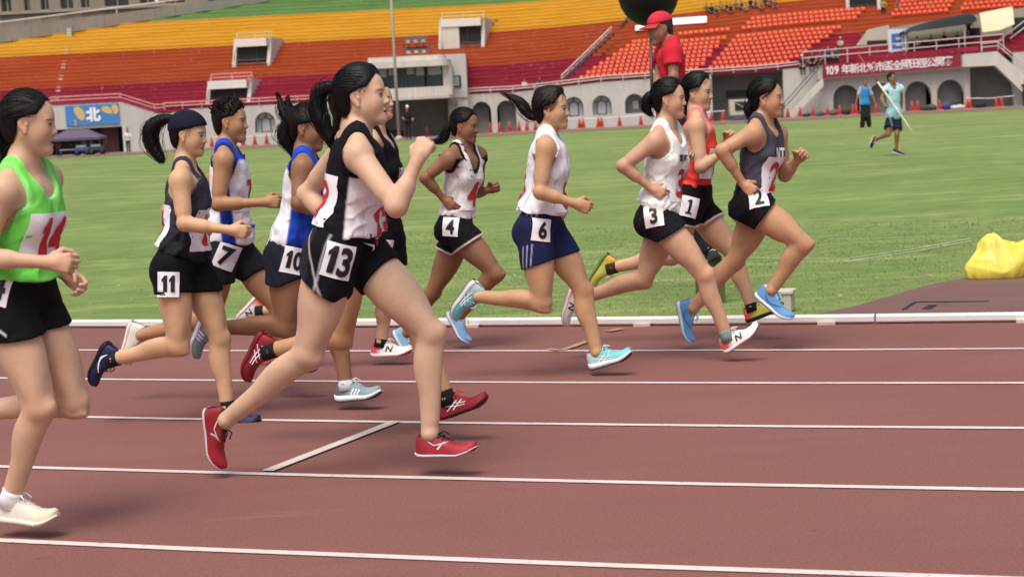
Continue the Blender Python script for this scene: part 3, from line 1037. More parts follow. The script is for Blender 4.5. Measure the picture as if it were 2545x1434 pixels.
for z in (4.62, 5.24): fr.tube([(XP(1005, 109.3), 109.32, z), (XP(1082, 109.3), 109.32, z)], .035, 5)
for px in (1010, 1041, 1075): fr.tube([(XP(px, 109.3), 109.32, 4.7), (XP(px, 109.3), 109.32, 5.7)], .03, 5)
fr.build('light_frame', M_STEEL, bo)
# flagpole
pb = atZ(987, 352, 0); X = pb[0] ; Yp = 97.0
X = XP(986, Yp)
fp = thing('flagpole', (X, Yp, 0), 'tall thin pale flagpole in front of the commentary booth', 'pole')
MB().tube([(X, Yp, 0), (X, Yp, 6), (X, Yp, 14)], [.085, .075, .05], 8).build('shaft', mat_plain('pole_paint', '#b3b0a6', .5, .05), fp, True)
MB().lathe((X, Yp, 0), [(.2, 0), (.2, .12), (.1, .2)], 10).build('foot', M_CONC, fp)

# --- right-hand platform: banner, awning, stairs, arcade
pf = thing('finish_platform', (XP(2230), 110.5, 0), 'concrete platform with arcade, stairs and rails at the right of the stand', 'platform')
PY = 111.4
zb0, zb1 = 2.16, 2.98
def fz(px, a=0.0): return a + (px - 2043) * .00085      # the platform edge climbs slightly with the stand
MB().prism([(XP(2035, PY), PY, 2.2), (XP(2480, PY), PY, 2.5), (XP(2480, PY), PY, 3.02), (XP(2035, PY), PY, 2.72)], (0, 2.6, 0)).build('floor_slab', M_CONC2, pf)
ban = thing('banner', (XP(2216, PY), PY - .1, 2.7), 'long dark red banner with white Chinese lettering hung under the platform rail', 'banner')
tb = (2.52 - 2.28) / (XP(2390) - XP(2043))
MB().prism([(XP(2043, PY), PY - .10, 2.28), (XP(2390, PY), PY - .10, 2.52), (XP(2390, PY), PY - .10, 3.34), (XP(2043, PY), PY - .10, 3.08)], (0, .03, 0)).build('cloth', mat_plain('banner_cloth', '#8c2036', .75, .08, 1.2), ban)
for ch, px in [('109', 2071)] + [(c, 2105 + k * 21.2) for k, c in enumerate('年新北城市盃全國田徑公開賽')]:
    sign_text(ch, px, 2.70 + (px - 2043) * .00072, .70 if ch == '109' else .60, M_WHITE, ban, PY - .115, .012 if ch != '109' else .02, 1.0 if ch != '109' else .78, 'character', tb)
MB().prism([(XP(2130, PY), PY + .05, 3.16), (XP(2435, PY), PY + .05, 3.42), (XP(2435, PY), PY + .05, 3.72), (XP(2130, PY), PY + .05, 3.46)], (0, .06, 0)).build('red_fascia', mat_terrace('red_terrace', '#8d1f2d', '#9a2a38'), pf)
railing([(XP(p, PY), PY + .2, 2.95 + (p - 1990) * .0009) for p in np.linspace(2000, 2500, 10)], .95, pf, M_RAIL, levels=(1.0, .62), r=.035)
# left stair of the platform
MB().prism([(XP(1950, PY), PY - .5, .0), (XP(2040, PY), PY - .5, 2.2), (XP(2044, PY), PY - .5, 2.2), (XP(2044, PY), PY - .5, 1.8), (XP(1966, PY), PY - .5, 0)], (0, .45, 0)).build('stair_stringer', M_CONC2, pf)
railing([(XP(1945, PY), PY - .55, .5), (XP(2040, PY), PY - .55, 2.9)], .4, pf, M_STEEL, levels=(1.0, 0.3), r=.03)
MB().prism([(XP(2040, PY), PY - .4, 2.2), (XP(2040, PY), PY - .4, 3.05), (XP(2043, PY), PY - .4, 3.05), (XP(2043, PY), PY - .4, 2.2)], (0, .35, 0)).build('stair_parapet', M_CONC2, pf)
# right stair
MB().prism([(XP(2392, PY), PY - .3, 2.52), (XP(2392, PY), PY - .3, 3.26), (XP(2478, PY), PY - .3, 3.34), (XP(2600, PY), PY - .3, .6), (XP(2600, PY), PY - .3, .0), (XP(2570, PY), PY - .3, 0), (XP(2472, PY), PY - .3, 2.5)], (0, .5, 0)).build('right_stair', M_CONC2, pf)
railing([(XP(2440, PY), PY - .35, 3.4), (XP(2480, PY), PY - .35, 3.45), (XP(2580, PY), PY - .35, 1.2)], .45, pf, M_RAIL, levels=(1.0, .5), r=.035)
railing([(XP(2505, PY), PY + 2.0, 3.2), (XP(2600, PY), PY + 2.0, 4.8)], .8, pf, M_RAIL, levels=(1.0, .5), r=.035)
# back walls of the platform
Yb = 113.6
MB().prism([(XP(2085, Yb), Yb, 2.7), (XP(2165, Yb), Yb, 5.15), (XP(2215, Yb), Yb, 5.35), (XP(2215, Yb), Yb, 2.7)], (0, .3, 0)).build('cream_wall', M_CREAM, pf)
MB().box2((XP(2159, Yb), Yb - .06, 3.25), (XP(2208, Yb), Yb - .02, 4.45)).build('opening', M_DARK, pf)  # dark panel on the solid wall, coloured like the shade of an opening
MB().prism([(XP(2215, Yb), Yb + .05, 2.7), (XP(2215, Yb), Yb + .05, 5.2), (XP(2600, Yb), Yb + .05, 6.1), (XP(2600, Yb), Yb + .05, 2.7)], (0, .25, 0)).build('rear_wall', mat_concrete('grey_cream', '#a7a294', .3), pf)
MB().box2((XP(2520, Yb), Yb - .06, 4.2), (XP(2580, Yb), Yb - .02, 5.4)).build('opening', M_DARK, pf)  # flat dark panel, shade of an opening painted as its colour
MB().box2((XP(2414, Yb), Yb - .06, 3.4), (XP(2440, Yb), Yb - .02, 4.9)).build('opening', M_DARK, pf)  # another flat panel with an opening's shade as its colour
es = thing('letter_sign', (XP(2240, 112.8), 112.8, 3.4), 'white panel with a blue letter E beside the awning', 'sign')
MB().box2((XP(2212, 112.8), 112.8, 3.35), (XP(2262, 112.8), 112.86, 5.05)).build('panel', mat_plain('panel_white', '#cfd9e4', .6), es)
sign_text('E', 2233, 4.28, 1.28, mat_plain('letter_blue', '#3f68b4', .6), es, 112.79, .05, 1.0, 'letter', .03)
aw = thing('awning', (XP(2340, 112), 112.0, 3.2), 'dark green canopy shading the officials table on the platform', 'awning')
P = [(2243, 4.72, 4.78), (2275, 5.02, 4.80), (2320, 5.30, 4.88), (2370, 5.52, 4.98), (2420, 5.68, 5.10), (2434, 5.42, 5.22)]
V = []; F = []
for (p, zt, zb) in P: V += [(XP(p, 111.6), 111.6, zb), (XP(p, 111.6), 111.7, zt - .05), (XP(p, 112.6), 112.9, zt + .12), (XP(p, 113.2), 113.4, zb + .1)]
for k in range(len(P) - 1):
    for j in range(4): F.append((k * 4 + j, k * 4 + (j + 1) % 4, k * 4 + 4 + (j + 1) % 4, k * 4 + 4 + j))
F += [(0, 1, 2, 3), tuple(len(V) - 4 + j for j in range(4))[::-1]]
MB().add(V, F).build('canopy', mat_plain('dark_green_canvas', '#1b272a', .7, .12, 1.5), aw)
for p in (2255, 2402): MB().tube([(XP(p, 111.8), 111.8, 2.8), (XP(p, 111.8), 111.8, 4.9)], .035, 6).build('leg', M_RAIL, aw)
st = MB().add([(XP(2446, 112), 112, 4.55), (XP(2526, 112), 112, 4.95), (XP(2522, 112.6), 112.6, 6.05), (XP(2440, 112.6), 112.6, 5.75), (XP(2484, 112.2), 111.9, 4.62)], [(0, 4, 1, 2, 3)]).build('plastic_sheet', mat_plain('cream_sheet', '#d5cfa8', .6, .08, 1), None)
tag(st, 'cream plastic sheet tied up behind the platform rail right of the awning', 'tarpaulin')
sd = st.modifiers.new('t', 'SOLIDIFY'); sd.thickness = .03
tb_ = thing('officials_table', (XP(2340, 112), 112, 2.9), 'long dark table under the green canopy on the platform', 'table')
MB().box2((XP(2262, 112), 111.9, 3.42), (XP(2400, 112), 112.5, 3.50)).build('table_top', M_STEEL, tb_)
MB().box2((XP(2264, 112), 111.95, 2.9), (XP(2398, 112), 111.98, 3.42)).build('table_skirt', mat_plain('dark_skirt', '#30323a', .8), tb_)
for p in (2268, 2394): MB().box((XP(p, 112.4), 112.4, 3.15), (.06, .06, .5)).build('leg', M_STEEL, tb_)
# arcade pier faces
for p in (2146, 2236, 2321, 2404): MB().box2((XP(p, 111.9) - .16, SY - .14, 0), (XP(p, 111.9) + .16, SY - .03, 1.5)).build('pier', M_CREAM, pf)
# ------------------------------------------------------------------ people
def rot_about(v, ax, deg):
    return np.array(Matrix.Rotation(math.radians(deg), 3, Vector(ax)) @ Vector(v))


def hand_prims(w, d, pn, ac, s, curl=(62, 78, 48), k=.005, thumb=1.0, spread=0.0):
    """wrist w, direction d, palm normal pn (fingers curl to it), across axis ac from index to little finger"""
    P = []
    w = np.asarray(w, float)
    P.append(ELL(w + d * .045 * s, np.array([d, ac, pn]), (.048 * s, .036 * s, .0165 * s), .012))
    P.append(CONE(w - d * .01, w + d * .03 * s, .0225 * s, .024 * s, .012))
    for i, (o, L, r) in enumerate(((-.029, .92, .0092), (-.0095, 1.0, .0096), (.010, .95, .0092), (.028, .76, .008))):
        b = w + d * (.083 - .004 * abs(i - 1)) * s + ac * o * s
        P.append(CONE(w + d * .03 * s + ac * o * .6 * s, b, .012 * s, .0105 * s, .008))
        dd = d.copy(); p = b
        for j, (seg, ang) in enumerate(zip((.040, .025, .019), curl)):
            dd = rot_about(dd, np.cross(d, pn), ang * (1 + .06 * (i - 1)) )
            q = p + (dd + ac * spread * (i - 1.5) * .15) * seg * L * s
            P.append(CONE(p, q, r * s * (1 - .06 * j), r * s * (1 - .06 * (j + 1)), .003))
            p = q
    # thumb leaves the side of the palm near its base and closes against the fingers
    b = w + d * .022 * s - ac * .026 * s + pn * .006 * s
    t1 = b + (d * .55 - ac * .55 * thumb + pn * .45) * .042 * s
    t2 = t1 + nrm(d * .75 + pn * .55 + ac * .12) * .032 * s
    t3 = t2 + nrm(d * .55 + pn * .4 + ac * .55) * .026 * s
    P += [CONE(w + d * .012 * s, b, .016 * s, .0145 * s, .01), CONE(b, t1, .0145 * s, .0115 * s, .008), CONE(t1, t2, .0112 * s, .0100 * s, .003), CONE(t2, t3, .0100 * s, .0078 * s, .003)]
    return P


def head_prims(c, R, s, gap=0.0, fv=(0, 0, 0, 0)):
    """R rows = forward, left, up of the head; c = centre between the ears"""
    f, l, u = R
    nz, jw, cz, ck = fv
    def p(x, y, z): return c + s * (f * x + l * y + u * z)
    E = lambda x, y, z, r, k, sub=False: ELL(p(x, y, z), R, np.array(r) * s, k * s, sub)
    P = [E(-.014, 0, .040, (.094, .074, .088), .01), E(.022, 0, .034, (.066, .062, .066), .03), E(.034, 0, -.030, (.054, .054, .074), .03)]
    for q in (-1, 1):
        P.append(CONE(p(-.004, q * (.051 + jw), -.030), p(.060, q * (.018 + jw * .6), -.087 + cz), .022 * s, .018 * s, .03 * s))
        P.append(E(.050, q * (.040 + ck), -.024, (.030, .023, .032), .03))
    P.append(E(.070, 0, -.093 + cz, (.019, .021, .017), .022))
    for q in (-1, 1):
        P.append(E(.100, q * .032, .007, (.015, .017, .011), .018, True))
        P.append(E(.0725, q * .030, .006, (.0145, .0165, .0115), .006))
        P.append(E(.071, q * .026, .027, (.010, .022, .008), .020))
    P.append(CONE(p(.082, 0, .012), p(.0955 + nz, 0, -.020), .0070 * s, .0092 * s, .016 * s))
    P.append(E(.0948 + nz, 0, -.0235, (.0098, .0112, .0086), .010))
    for q in (-1, 1):
        P.append(E(.0900, q * .0120, -.0260, (.0095, .0072, .0070), .007))
    P.append(E(.0865, 0, -.0525, (.0105, .0185, .0062), .009))
    P.append(E(.0850 - gap * .5, 0, -.0655 - gap, (.0105, .0165, .0072), .008))
    P.append(ELL(p(.094, 0, -.0590 - gap * .5), R, np.array((.016, .0175, .0016 + gap * .55)) * s, .003 * s, True))
    for q in (-1, 1):
        re = np.array([rot_about(f, l, -12), l, rot_about(u, l, -12)])
        P.append(ELL(p(-.010, q * .0745, .004), re, np.array((.0205, .0085, .0320)) * s, .004 * s))
        P.append(ELL(p(-.003, q * .0845, .006), re, np.array((.0125, .0080, .0210)) * s, .004 * s, True))
        P.append(ELL(p(.004, q * .0775, .002), re, np.array((.0050, .0060, .0080)) * s, .003 * s))
        P.append(ELL(p(-.002, q * .0755, -.026), re, np.array((.0090, .0060, .0095)) * s, .004 * s))
    return P


def softstep(x, a, b):
    return np.clip((x - a) / (b - a), 0, 1)


def lerpc(base, m, c):
    return base * (1 - m[:, None]) + np.asarray(c)[None, :] * m[:, None]


def shoe_parts(root, ank, d, z, side, L, o0, sp):
    """lofted running shoe: d = heel->toe, z = sole up, side = left; returns the shoe object"""
    up_c, sole_c, coll_c = lin(sp['c']), lin(sp.get('sole', '#f2f2f2')), lin(sp.get('collar', '#222226'))
    toe_c = lin(sp.get('toe', sp['c'])); heel_c = lin(sp.get('heel', sp['c']))
    st = np.array([0, .025, .07, .14, .22, .30, .40, .50, .60, .70, .79, .87, .93, .975, 1.0])
    wd = np.interp(st, [0, .03, .1, .25, .4, .55, .68, .8, .9, .97, 1], [.014, .025, .033, .036, .036, .041, .046, .045, .037, .023, .008])
    ht = np.interp(st, [0, .04, .12, .22, .30, .36, .5, .65, .8, .92, 1], [.052, .074, .079, .070, .070, .078, .060, .045, .036, .031, .018])
    k = L / .25; wd = wd * k; ht = ht * k
    base = np.interp(st, [0, .06, .15, .7, .85, 1], [.008, .002, 0, 0, .010, .032]) * k
    th = np.interp(st, [0, .5, .8, 1], [.024, .020, .014, .010]) * k * sp.get('thick', 1.0)
    org = ank - d * .062 * k - z * (.088 * k)
    n = 15; V = []; Cc = []
    for i in range(len(st)):
        for j in range(n):
            a = math.pi * j / (n - 1)
            cy, sy = math.cos(a), math.sin(a)
            taper = 1 - (.34 if st[i] < .5 else .22) * sy
            y = wd[i] * np.sign(cy) * abs(cy) ** .7 * taper
            zz = base[i] + th[i] * .85 + (ht[i]) * sy ** .8
            V.append(org + d * st[i] * L + side * y + z * zz)
            c = up_c
            c = c + (toe_c - c) * float(np.clip((st[i] - .62) / .15, 0, 1))
            c = c + (heel_c - c) * float(np.clip((.26 - st[i]) / .08, 0, 1))
            if .05 < st[i] < .42 and sy > .86: c = coll_c
            Cc.append(c)
    Q = []
    for i in range(len(st) - 1):
        for j in range(n - 1):
            Q.append((i * n + j, i * n + j + 1, (i + 1) * n + j + 1, (i + 1) * n + j))
    T = []
    for i0 in (0, (len(st) - 1) * n):
        for j in range(1, n - 1): T.append((i0, i0 + j, i0 + j + 1))
    V = np.array(V)
    me = mesh_np('shoe', V - o0, Q, M_SHOE, True, np.array(Cc), T=T)
    so = obj_np('shoe', me, root)
    sv, sq = V.copy(), list(Q) + [(t[0], t[1], t[2], t[2]) for t in T]
    # sole
    V2 = []; m = 12
    ring = []
    for i in range(len(st)):
        w = wd[i] * 1.07 + .001
        rows = [(-w, th[i]), (-w * 1.02, th[i] * .5), (-w * .93, 0), (w * .93, 0), (w * 1.02, th[i] * .5), (w, th[i])]
        for (y, zz) in rows: V2.append(org + d * ((st[i] - .5) * 1.03 + .5) * L + side * y + z * (base[i] + zz))
    Q2 = []; r6 = 6
    for i in range(len(st) - 1):
        for j in range(r6):
            Q2.append((i * r6 + j, i * r6 + (j + 1) % r6, (i + 1) * r6 + (j + 1) % r6, (i + 1) * r6 + j))
    Q2 += [(0, 1, 4, 5), (1, 2, 3, 4)]
    e = (len(st) - 1) * r6
    Q2 += [(e + 5, e + 4, e + 1, e), (e + 4, e + 3, e + 2, e + 1)]
    C2 = np.tile(sole_c, (len(V2), 1)); C2[2::6] = C2[3::6] = lin(sp.get('tread', '#2a2a2e'))
    me2 = mesh_np('sole', np.array(V2) - o0, Q2, M_SHOE, True, C2)
    obj_np('sole', me2, so)
    # laces
    lc = MB()
    for x in (.40, .47, .54):
        hh = np.interp(x, st, base + th * .85 + ht); w = np.interp(x, st, wd) * .55
        p0 = org + d * x * L + z * (hh + .001)
        lc.tube([p0 - side * w - z * .010, p0, p0 + side * w - z * .010 + d * .012], .0032 * k, 5)
    pk = org + d * .37 * L + z * (np.interp(.37, st, base + th * .85 + ht) + .004)
    lc.tube([pk, pk + d * .02 + side * .015 + z * .012, pk + d * .045 + side * .012 - z * .002], .003 * k, 5)
    lc.tube([pk, pk + d * .022 - side * .018 + z * .010, pk + d * .040 - side * .024 - z * .006], .003 * k, 5)
    lc.build('laces', mat_plain('laces_' + str(sp.get('lace', '#e8e8ea')).strip('#'), sp.get('lace', '#e8e8ea'), .8, .05), so, True)
    # side emblem drawn as raised overlays that follow the upper
    if sp.get('mark'):
        bv = BVHTree.FromPolygons([tuple(v) for v in V], [tuple(q) for q in Q])
        for sd in (-1, 1):
            strokes = sp['mark']
            mb = MB()
            for (pts, wid) in strokes:
                hits = []
                P2 = []
                for a, b in zip(pts[:-1], pts[1:]):
                    for t in np.linspace(0, 1, 5)[:-1]: P2.append((a[0] + (b[0] - a[0]) * t, a[1] + (b[1] - a[1]) * t))
                P2.append(pts[-1])
                for (x, y) in P2:
                    o = org + d * x * L + z * y * k + side * sd * .12
                    h = bv.ray_cast(Vector(o), Vector(-side * sd))
                    if h[0] is not None: hits.append((np.array(h[0]) + side * sd * .002, x, y))
                if len(hits) < 2: continue
                b0 = len(mb.V)
                for i, (p, x, y) in enumerate(hits):
                    q = hits[min(i + 1, len(hits) - 1)][0] - hits[max(i - 1, 0)][0]
                    pe = nrm(np.cross(q, side)) * wid * k * .5
                    mb.V += [tuple(p - pe + side * sd * .0005), tuple(p + pe + side * sd * .0005)]
                for i in range(len(hits) - 1):
                    mb.F.append((b0 + 2 * i, b0 + 2 * i + 1, b0 + 2 * i + 3, b0 + 2 * i + 2))
            if mb.F:
                mc = sp.get('markc', '#f4f4f6')
                mb.build('emblem', mat_plain('shoe_emblem_' + str(mc).strip('#'), mc, .6, .04), so)
    return so


MARK_N = [([(.40, .030), (.44, .062)], .008), ([(.44, .062), (.53, .030)], .008), ([(.53, .030), (.57, .062)], .008)]
MARK_STRIPES = [([(.38, .028), (.46, .066)], .008), ([(.45, .028), (.53, .062)], .008), ([(.52, .028), (.59, .056)], .008)]
MARK_SWOOSH = [([(.20, .058), (.30, .034), (.42, .034), (.72, .058)], .008), ([(.26, .042), (.36, .032)], .010)]
MARK_CROSS = [([(.22, .030), (.45, .066)], .0045), ([(.34, .028), (.55, .062)], .0045), ([(.20, .056), (.42, .040), (.60, .036)], .0045), ([(.30, .066), (.48, .050), (.62, .046)], .0045)]
MARK_BIRD = [([(.22, .062), (.34, .046), (.46, .052), (.60, .060)], .005), ([(.40, .030), (.46, .050), (.52, .056)], .008)]


def subdivide_long(me, maxlen, its=6):
    bm = bmesh.new(); bm.from_mesh(me)
    bmesh.ops.triangulate(bm, faces=bm.faces[:])
    for _ in range(its):
        es = [e for e in bm.edges if e.calc_length() > maxlen]
        if not es: break
        bmesh.ops.subdivide_edges(bm, edges=es, cuts=1)
        bmesh.ops.triangulate(bm, faces=bm.faces[:])
    bm.to_mesh(me); bm.free()


def slab_one():
    """a numeral 1 with flag and foot, as on the bibs"""
    P = [(-.10, -.365), (.22, -.365), (.22, -.29), (.125, -.29), (.125, .365), (.01, .365), (-.10, .285), (-.10, .21), (-.005, .235), (-.005, -.29), (-.10, -.29)]
    return np.array(P) - np.array([.06, 0]), [tuple(range(len(P)))]


class Cloth:
    """a garment's surface, for laying bibs and numbers on it"""
    def __init__(s, V, Q):
        s.bv = BVHTree.FromPolygons([tuple(v) for v in V], [tuple(int(i) for i in q) for q in Q])

    def hit_px(s, px, py):
        r = nrm(ray(px, py))
        return s.bv.ray_cast(Vector(CAM), Vector(r))


def lay(cl, V2, F2, o, n, ux, uy, off, depth=.12, maxlen=.012):
    """project a flat 2-D mesh onto the cloth along -n"""
    me = bpy.data.meshes.new('flat')
    me.from_pydata([(float(a), float(b), 0) for a, b in V2], [], F2); me.update()
    subdivide_long(me, maxlen)
    W = []; last = None
    for v in me.vertices:
        p = o + ux * v.co[0] + uy * v.co[1]
        h = cl.bv.ray_cast(Vector(p + n * depth), Vector(-n), depth * 2.2)
        if h[0] is None: W.append(None)
        else: W.append(np.array(h[0]))
    good = [w for w in W if w is not None]
    if not good: return None
    md = np.median([(w - o) @ n for w in good])
    out = []
    for v, w in zip(me.vertices, W):
        p = o + ux * v.co[0] + uy * v.co[1]
        dz = md if w is None else (w - o) @ n
        dz = max(min(dz, md + .06), md - .07)
        out.append(p + n * (dz + off + .0022 * math.sin(v.co[0] * 46 + v.co[1] * 21 + o[0] * 9) * math.sin(v.co[1] * 38 + o[0] * 5)))
    F = [tuple(p.vertices) for p in me.polygons]
    bpy.data.meshes.remove(me)
    return np.array(out), F


def put_bib(cl, root_cloth, o0, o, n, up, w, h, txt, ink, name='bib', tsize=.8, tw=.03, paper=None, txt_dx=0.0, ser=False, sx=1.0, glyphs=None):
    n = nrm(n); up = nrm(up - n * (up @ n)); ux = np.cross(up, n)
    gx, gy = 10, 10
    V2 = [((i / gx - .5) * w, (j / gy - .5) * h) for j in range(gy + 1) for i in range(gx + 1)]
    F2 = [(j * (gx + 1) + i, j * (gx + 1) + i + 1, (j + 1) * (gx + 1) + i + 1, (j + 1) * (gx + 1) + i) for j in range(gy) for i in range(gx)]
    r = lay(cl, V2, F2, o, n, ux, up, .005, maxlen=9)
    if r is None: return None
    mb = MB().add(r[0], r[1])
    b = mb.build(name, paper or M_PAPER, root_cloth)
    for p in b.data.polygons: p.use_smooth = True
    if txt:
        if txt == '1' and ser: V, F = slab_one()
        elif glyphs: V, F = glyphs
        else: V, F = text_mesh(txt, tw)
        V = V * np.array([sx, 1.0]) * tsize + np.array([txt_dx, 0])
        r2 = lay(cl, V, F, o, n, ux, up, .0085)
        if r2 is not None:
            MB().add(r2[0], r2[1]).build('number', ink, b)
    return b


def person(S):
    fwd = np.asarray(S.get('fwd', LANE_D), float); left = np.cross(UPV, fwd)
    pl = np.asarray(S.get('plane', left), float)
    s = S.get('s', 1.0); g = S.get('g', 1.0); lg = S.get('lg', 1.0); ag = S.get('ag', 1.0)
    J = S['J']
    if 'v' in S: base = S['v']
    else: base = S['d']
    def P(key, l=0.0):
        j = J[key] if isinstance(key, str) else key
        if len(j) > 2: l = j[2]
        return at_plane(j[0], j[1], pl, base + l)
    pel, nk, hd = P('pel'), P('nk'), P('hd')
    u = nrm(nk - pel); T = np.linalg.norm(nk - pel)
    def frame(tw, lean=0):
        f0 = rot_about(fwd, UPV, tw)
        l_ = nrm(np.cross(u, f0)); f_ = np.cross(l_, u)
        return np.array([f_, l_, u])
    Rc = frame(S.get('ts', 0)); Rp = frame(S.get('tp', 0))
    fc, lc, uc = Rc; fp, lp, up_ = Rp
    shw = .152 * s * S.get('shw', 1.0); hpw = .082 * s
    sh = {'R': nk - uc * .060 * s - lc * shw, 'L': nk - uc * .060 * s + lc * shw}
    hip = {'R': pel - up_ * .015 * s - lp * hpw, 'L': pel - up_ * .015 * s + lp * hpw}
    for q in 'RL':
        if 's' + q in J: sh[q] = P('s' + q, -.155 if q == 'R' else .155)
    if ('sR' in J) != ('sL' in J):
        c0 = nk - uc * .060 * s
        if 'sR' in J: sh['L'] = 2 * c0 - sh['R']
        else: sh['R'] = 2 * c0 - sh['L']
    if 'sR' in J or 'sL' in J:
        lc = sh['L'] - sh['R']; lc = nrm(lc - uc * (lc @ uc)); fc = np.cross(lc, uc); Rc = np.array([fc, lc, uc])
        if 'h' + q in J: hip[q] = P('h' + q, -.08 if q == 'R' else .08)
    lat = dict(e=.21, w=.15, k=.085, a=.06)
    sg = {'R': -1, 'L': 1}
    pt = {}
    for q in 'RL':
        for j in 'ewka':
            if j + q in J: pt[j + q] = P(j + q, sg[q] * lat[j] * s)
    # ---------------- head frame
    hy, hp, hr = S.get('head', (0, 0, 0))
    hf = rot_about(fwd, UPV, hy); hl = np.cross(UPV, hf)
    hf = rot_about(hf, hl, -hp); hu = np.cross(hf, hl)
    hl2 = rot_about(hl, hf, hr); hu = np.cross(hf, hl2)
    Rh = np.array([hf, hl2, hu]); hs = .90 * s * S.get('hs', 1.0)
    # ---------------- torso primitives (shared by skin and shirt)
    def c3(R, o, x, y, z): return o + R[0] * x + R[1] * y + R[2] * z
    tor = [ELL(c3(Rc, nk, .004 * s, 0, -.42 * T), Rc, (.093 * g * s, .128 * g * s, .37 * T), .03),
           ELL(c3(Rc, nk, -.002 * s, 0, -.20 * T), Rc, (.076 * g * s, .140 * s, .18 * T), .05),
           ELL(c3(Rp, nk, .004 * s, 0, -.74 * T), Rp, (.080 * g * s, .110 * g * s, .26 * T), .05),
           ELL(c3(Rp, pel, -.004 * s, 0, .03 * s), Rp, (.092 * g * s, .140 * g * s, .105 * s), .05)]
    if S.get('bust', 1):
        bz = S.get('bust', 1)
        for q in (-1, 1):
            tor.append(ELL(c3(Rc, nk, .066 * g * s, q * .060 * s, -.37 * T), Rc, (.044 * s * bz, .052 * s, .052 * s), .035))
    glu = [ELL(c3(Rp, pel, -.050 * s, q * .066 * s, -.045 * s), Rp, (.076 * g * s, .072 * g * s, .082 * s), .04) for q in (-1, 1)]
    nh = c3(Rh, hd, -.016 * s, 0, -.05 * s)
    neck = [CONE(nk - uc * .03 * s - fc * .012 * s, nh,   .054 * s * S.get('nkw', 1), .047 * s * S.get('nkw', 1), .03)]
    trap = []
    for q in 'RL':
        sd = sg[q]
        trap.append(CONE(nk + uc * .018 * s - fc * .016 * s + lc * sd * .030 * s, sh[q] + uc * .012 * s, .040 * s, .036 * s, .04))
        trap.append(ELL(sh[q] - uc * .004 * s, Rc, (.050 * s * ag, .046 * s * ag, .052 * s * ag), .04))
        # chest to shoulder
        trap.append(CONE(nk - uc * .20 * T + fc * .03 * s + lc * sd * .06 * s, sh[q] - uc * .02 * s, .050 * s, .040 * s, .04))
    body = tor + glu + trap + neck
    arms = {}; hands = []
    for q in 'RL':
        if 'e' + q not in pt: continue
        e, w = pt['e' + q], pt['w' + q]
        a = sh[q]
        ar = [CONE(a, e, .0415 * s * ag, .0325 * s * ag, .022)]
        dm = nrm(e - a); bk = nrm(fc - dm * (fc @ dm))
        ar.append(CONE(a + (e - a) * .25 + bk * .006, a + (e - a) * .7 + bk * .008, .034 * s * ag, .030 * s * ag, .02))
        ar.append(CONE(a + (e - a) * .2 - bk * .010, a + (e - a) * .7 - bk * .008, .034 * s * ag, .028 * s * ag, .02))
        ar.append(SPH(e, .0318 * s * ag, .015))
        ar.append(CONE(e, w, .0335 * s * ag, .0218 * s * ag, .015))
        ar.append(CONE(e + (w - e) * .05, e + (w - e) * .42, .034 * s * ag, .0325 * s * ag, .02))
        arms[q] = ar
        body += ar
        H = S.get('hand' + q, {})
        d = nrm(w - e)
        if 'd' in H: d = nrm(P(H['d'], sg[q] * H.get('l', lat['w']) * s) - w)
        inn = -left * sg[q] if q == 'R' else -left
        inn = left if q == 'R' else -left
        pn = np.asarray(H['pn'](fwd, left, UPV), float) if 'pn' in H else inn + UPV * -.15
        pn = nrm(pn - d * (pn @ d))
        ac = np.cross(d, pn) * (1 if q == 'R' else -1)
        ac = nrm(ac)
        # index finger on the thumb (upper) side
        if (ac @ UPV) > 0 and 'pn' not in H: ac = -ac
        if H.get('flip'): ac = -ac
        hands += hand_prims(w, d, pn, ac, s * H.get('s', .93), H.get('curl', (66, 82, 50)), thumb=H.get('th', 1.0), spread=H.get('sp', 0))
    legs = {}
    for q in 'RL':
        if 'k' + q not in pt: continue
        h, k_, a = hip[q], pt['k' + q], pt['a' + q]
        td = nrm(k_ - h); fb = nrm(fwd - td * (fwd @ td))
        sd_ = nrm(a - k_); fb2 = nrm(fwd - sd_ * (fwd @ sd_))
        if fb2 @ fb < 0 and abs(fwd @ sd_) > .9: fb2 = -fb2
        hx = nrm(np.cross(td, left)); hx = hx if hx @ fwd > 0 else -hx
        Lt = np.linalg.norm(k_ - h); Ls = np.linalg.norm(a - k_)
        Rs_ = np.array([sd_, np.cross(sd_, fb2), fb2])
        Rt_ = np.array([td, np.cross(td, fb), fb])
        bkv = np.cross(sd_, left); bkv = nrm(bkv)
        if bkv @ (h - a) > 0 and False: bkv = -bkv
        # calf bulges on the flexor side: away from the knee cap
        kc = nrm(k_ - (h + a) / 2) if np.linalg.norm(k_ - (h + a) / 2) > .02 else fb
        kc = kc - sd_ * (kc @ sd_); kc = nrm(kc) if np.linalg.norm(kc) > .05 else fb2
        if kc @ fb2 < 0 and np.linalg.norm(k_ - (h + a) / 2) < .04: kc = fb2
        kg = 1 + (lg - 1) * .45
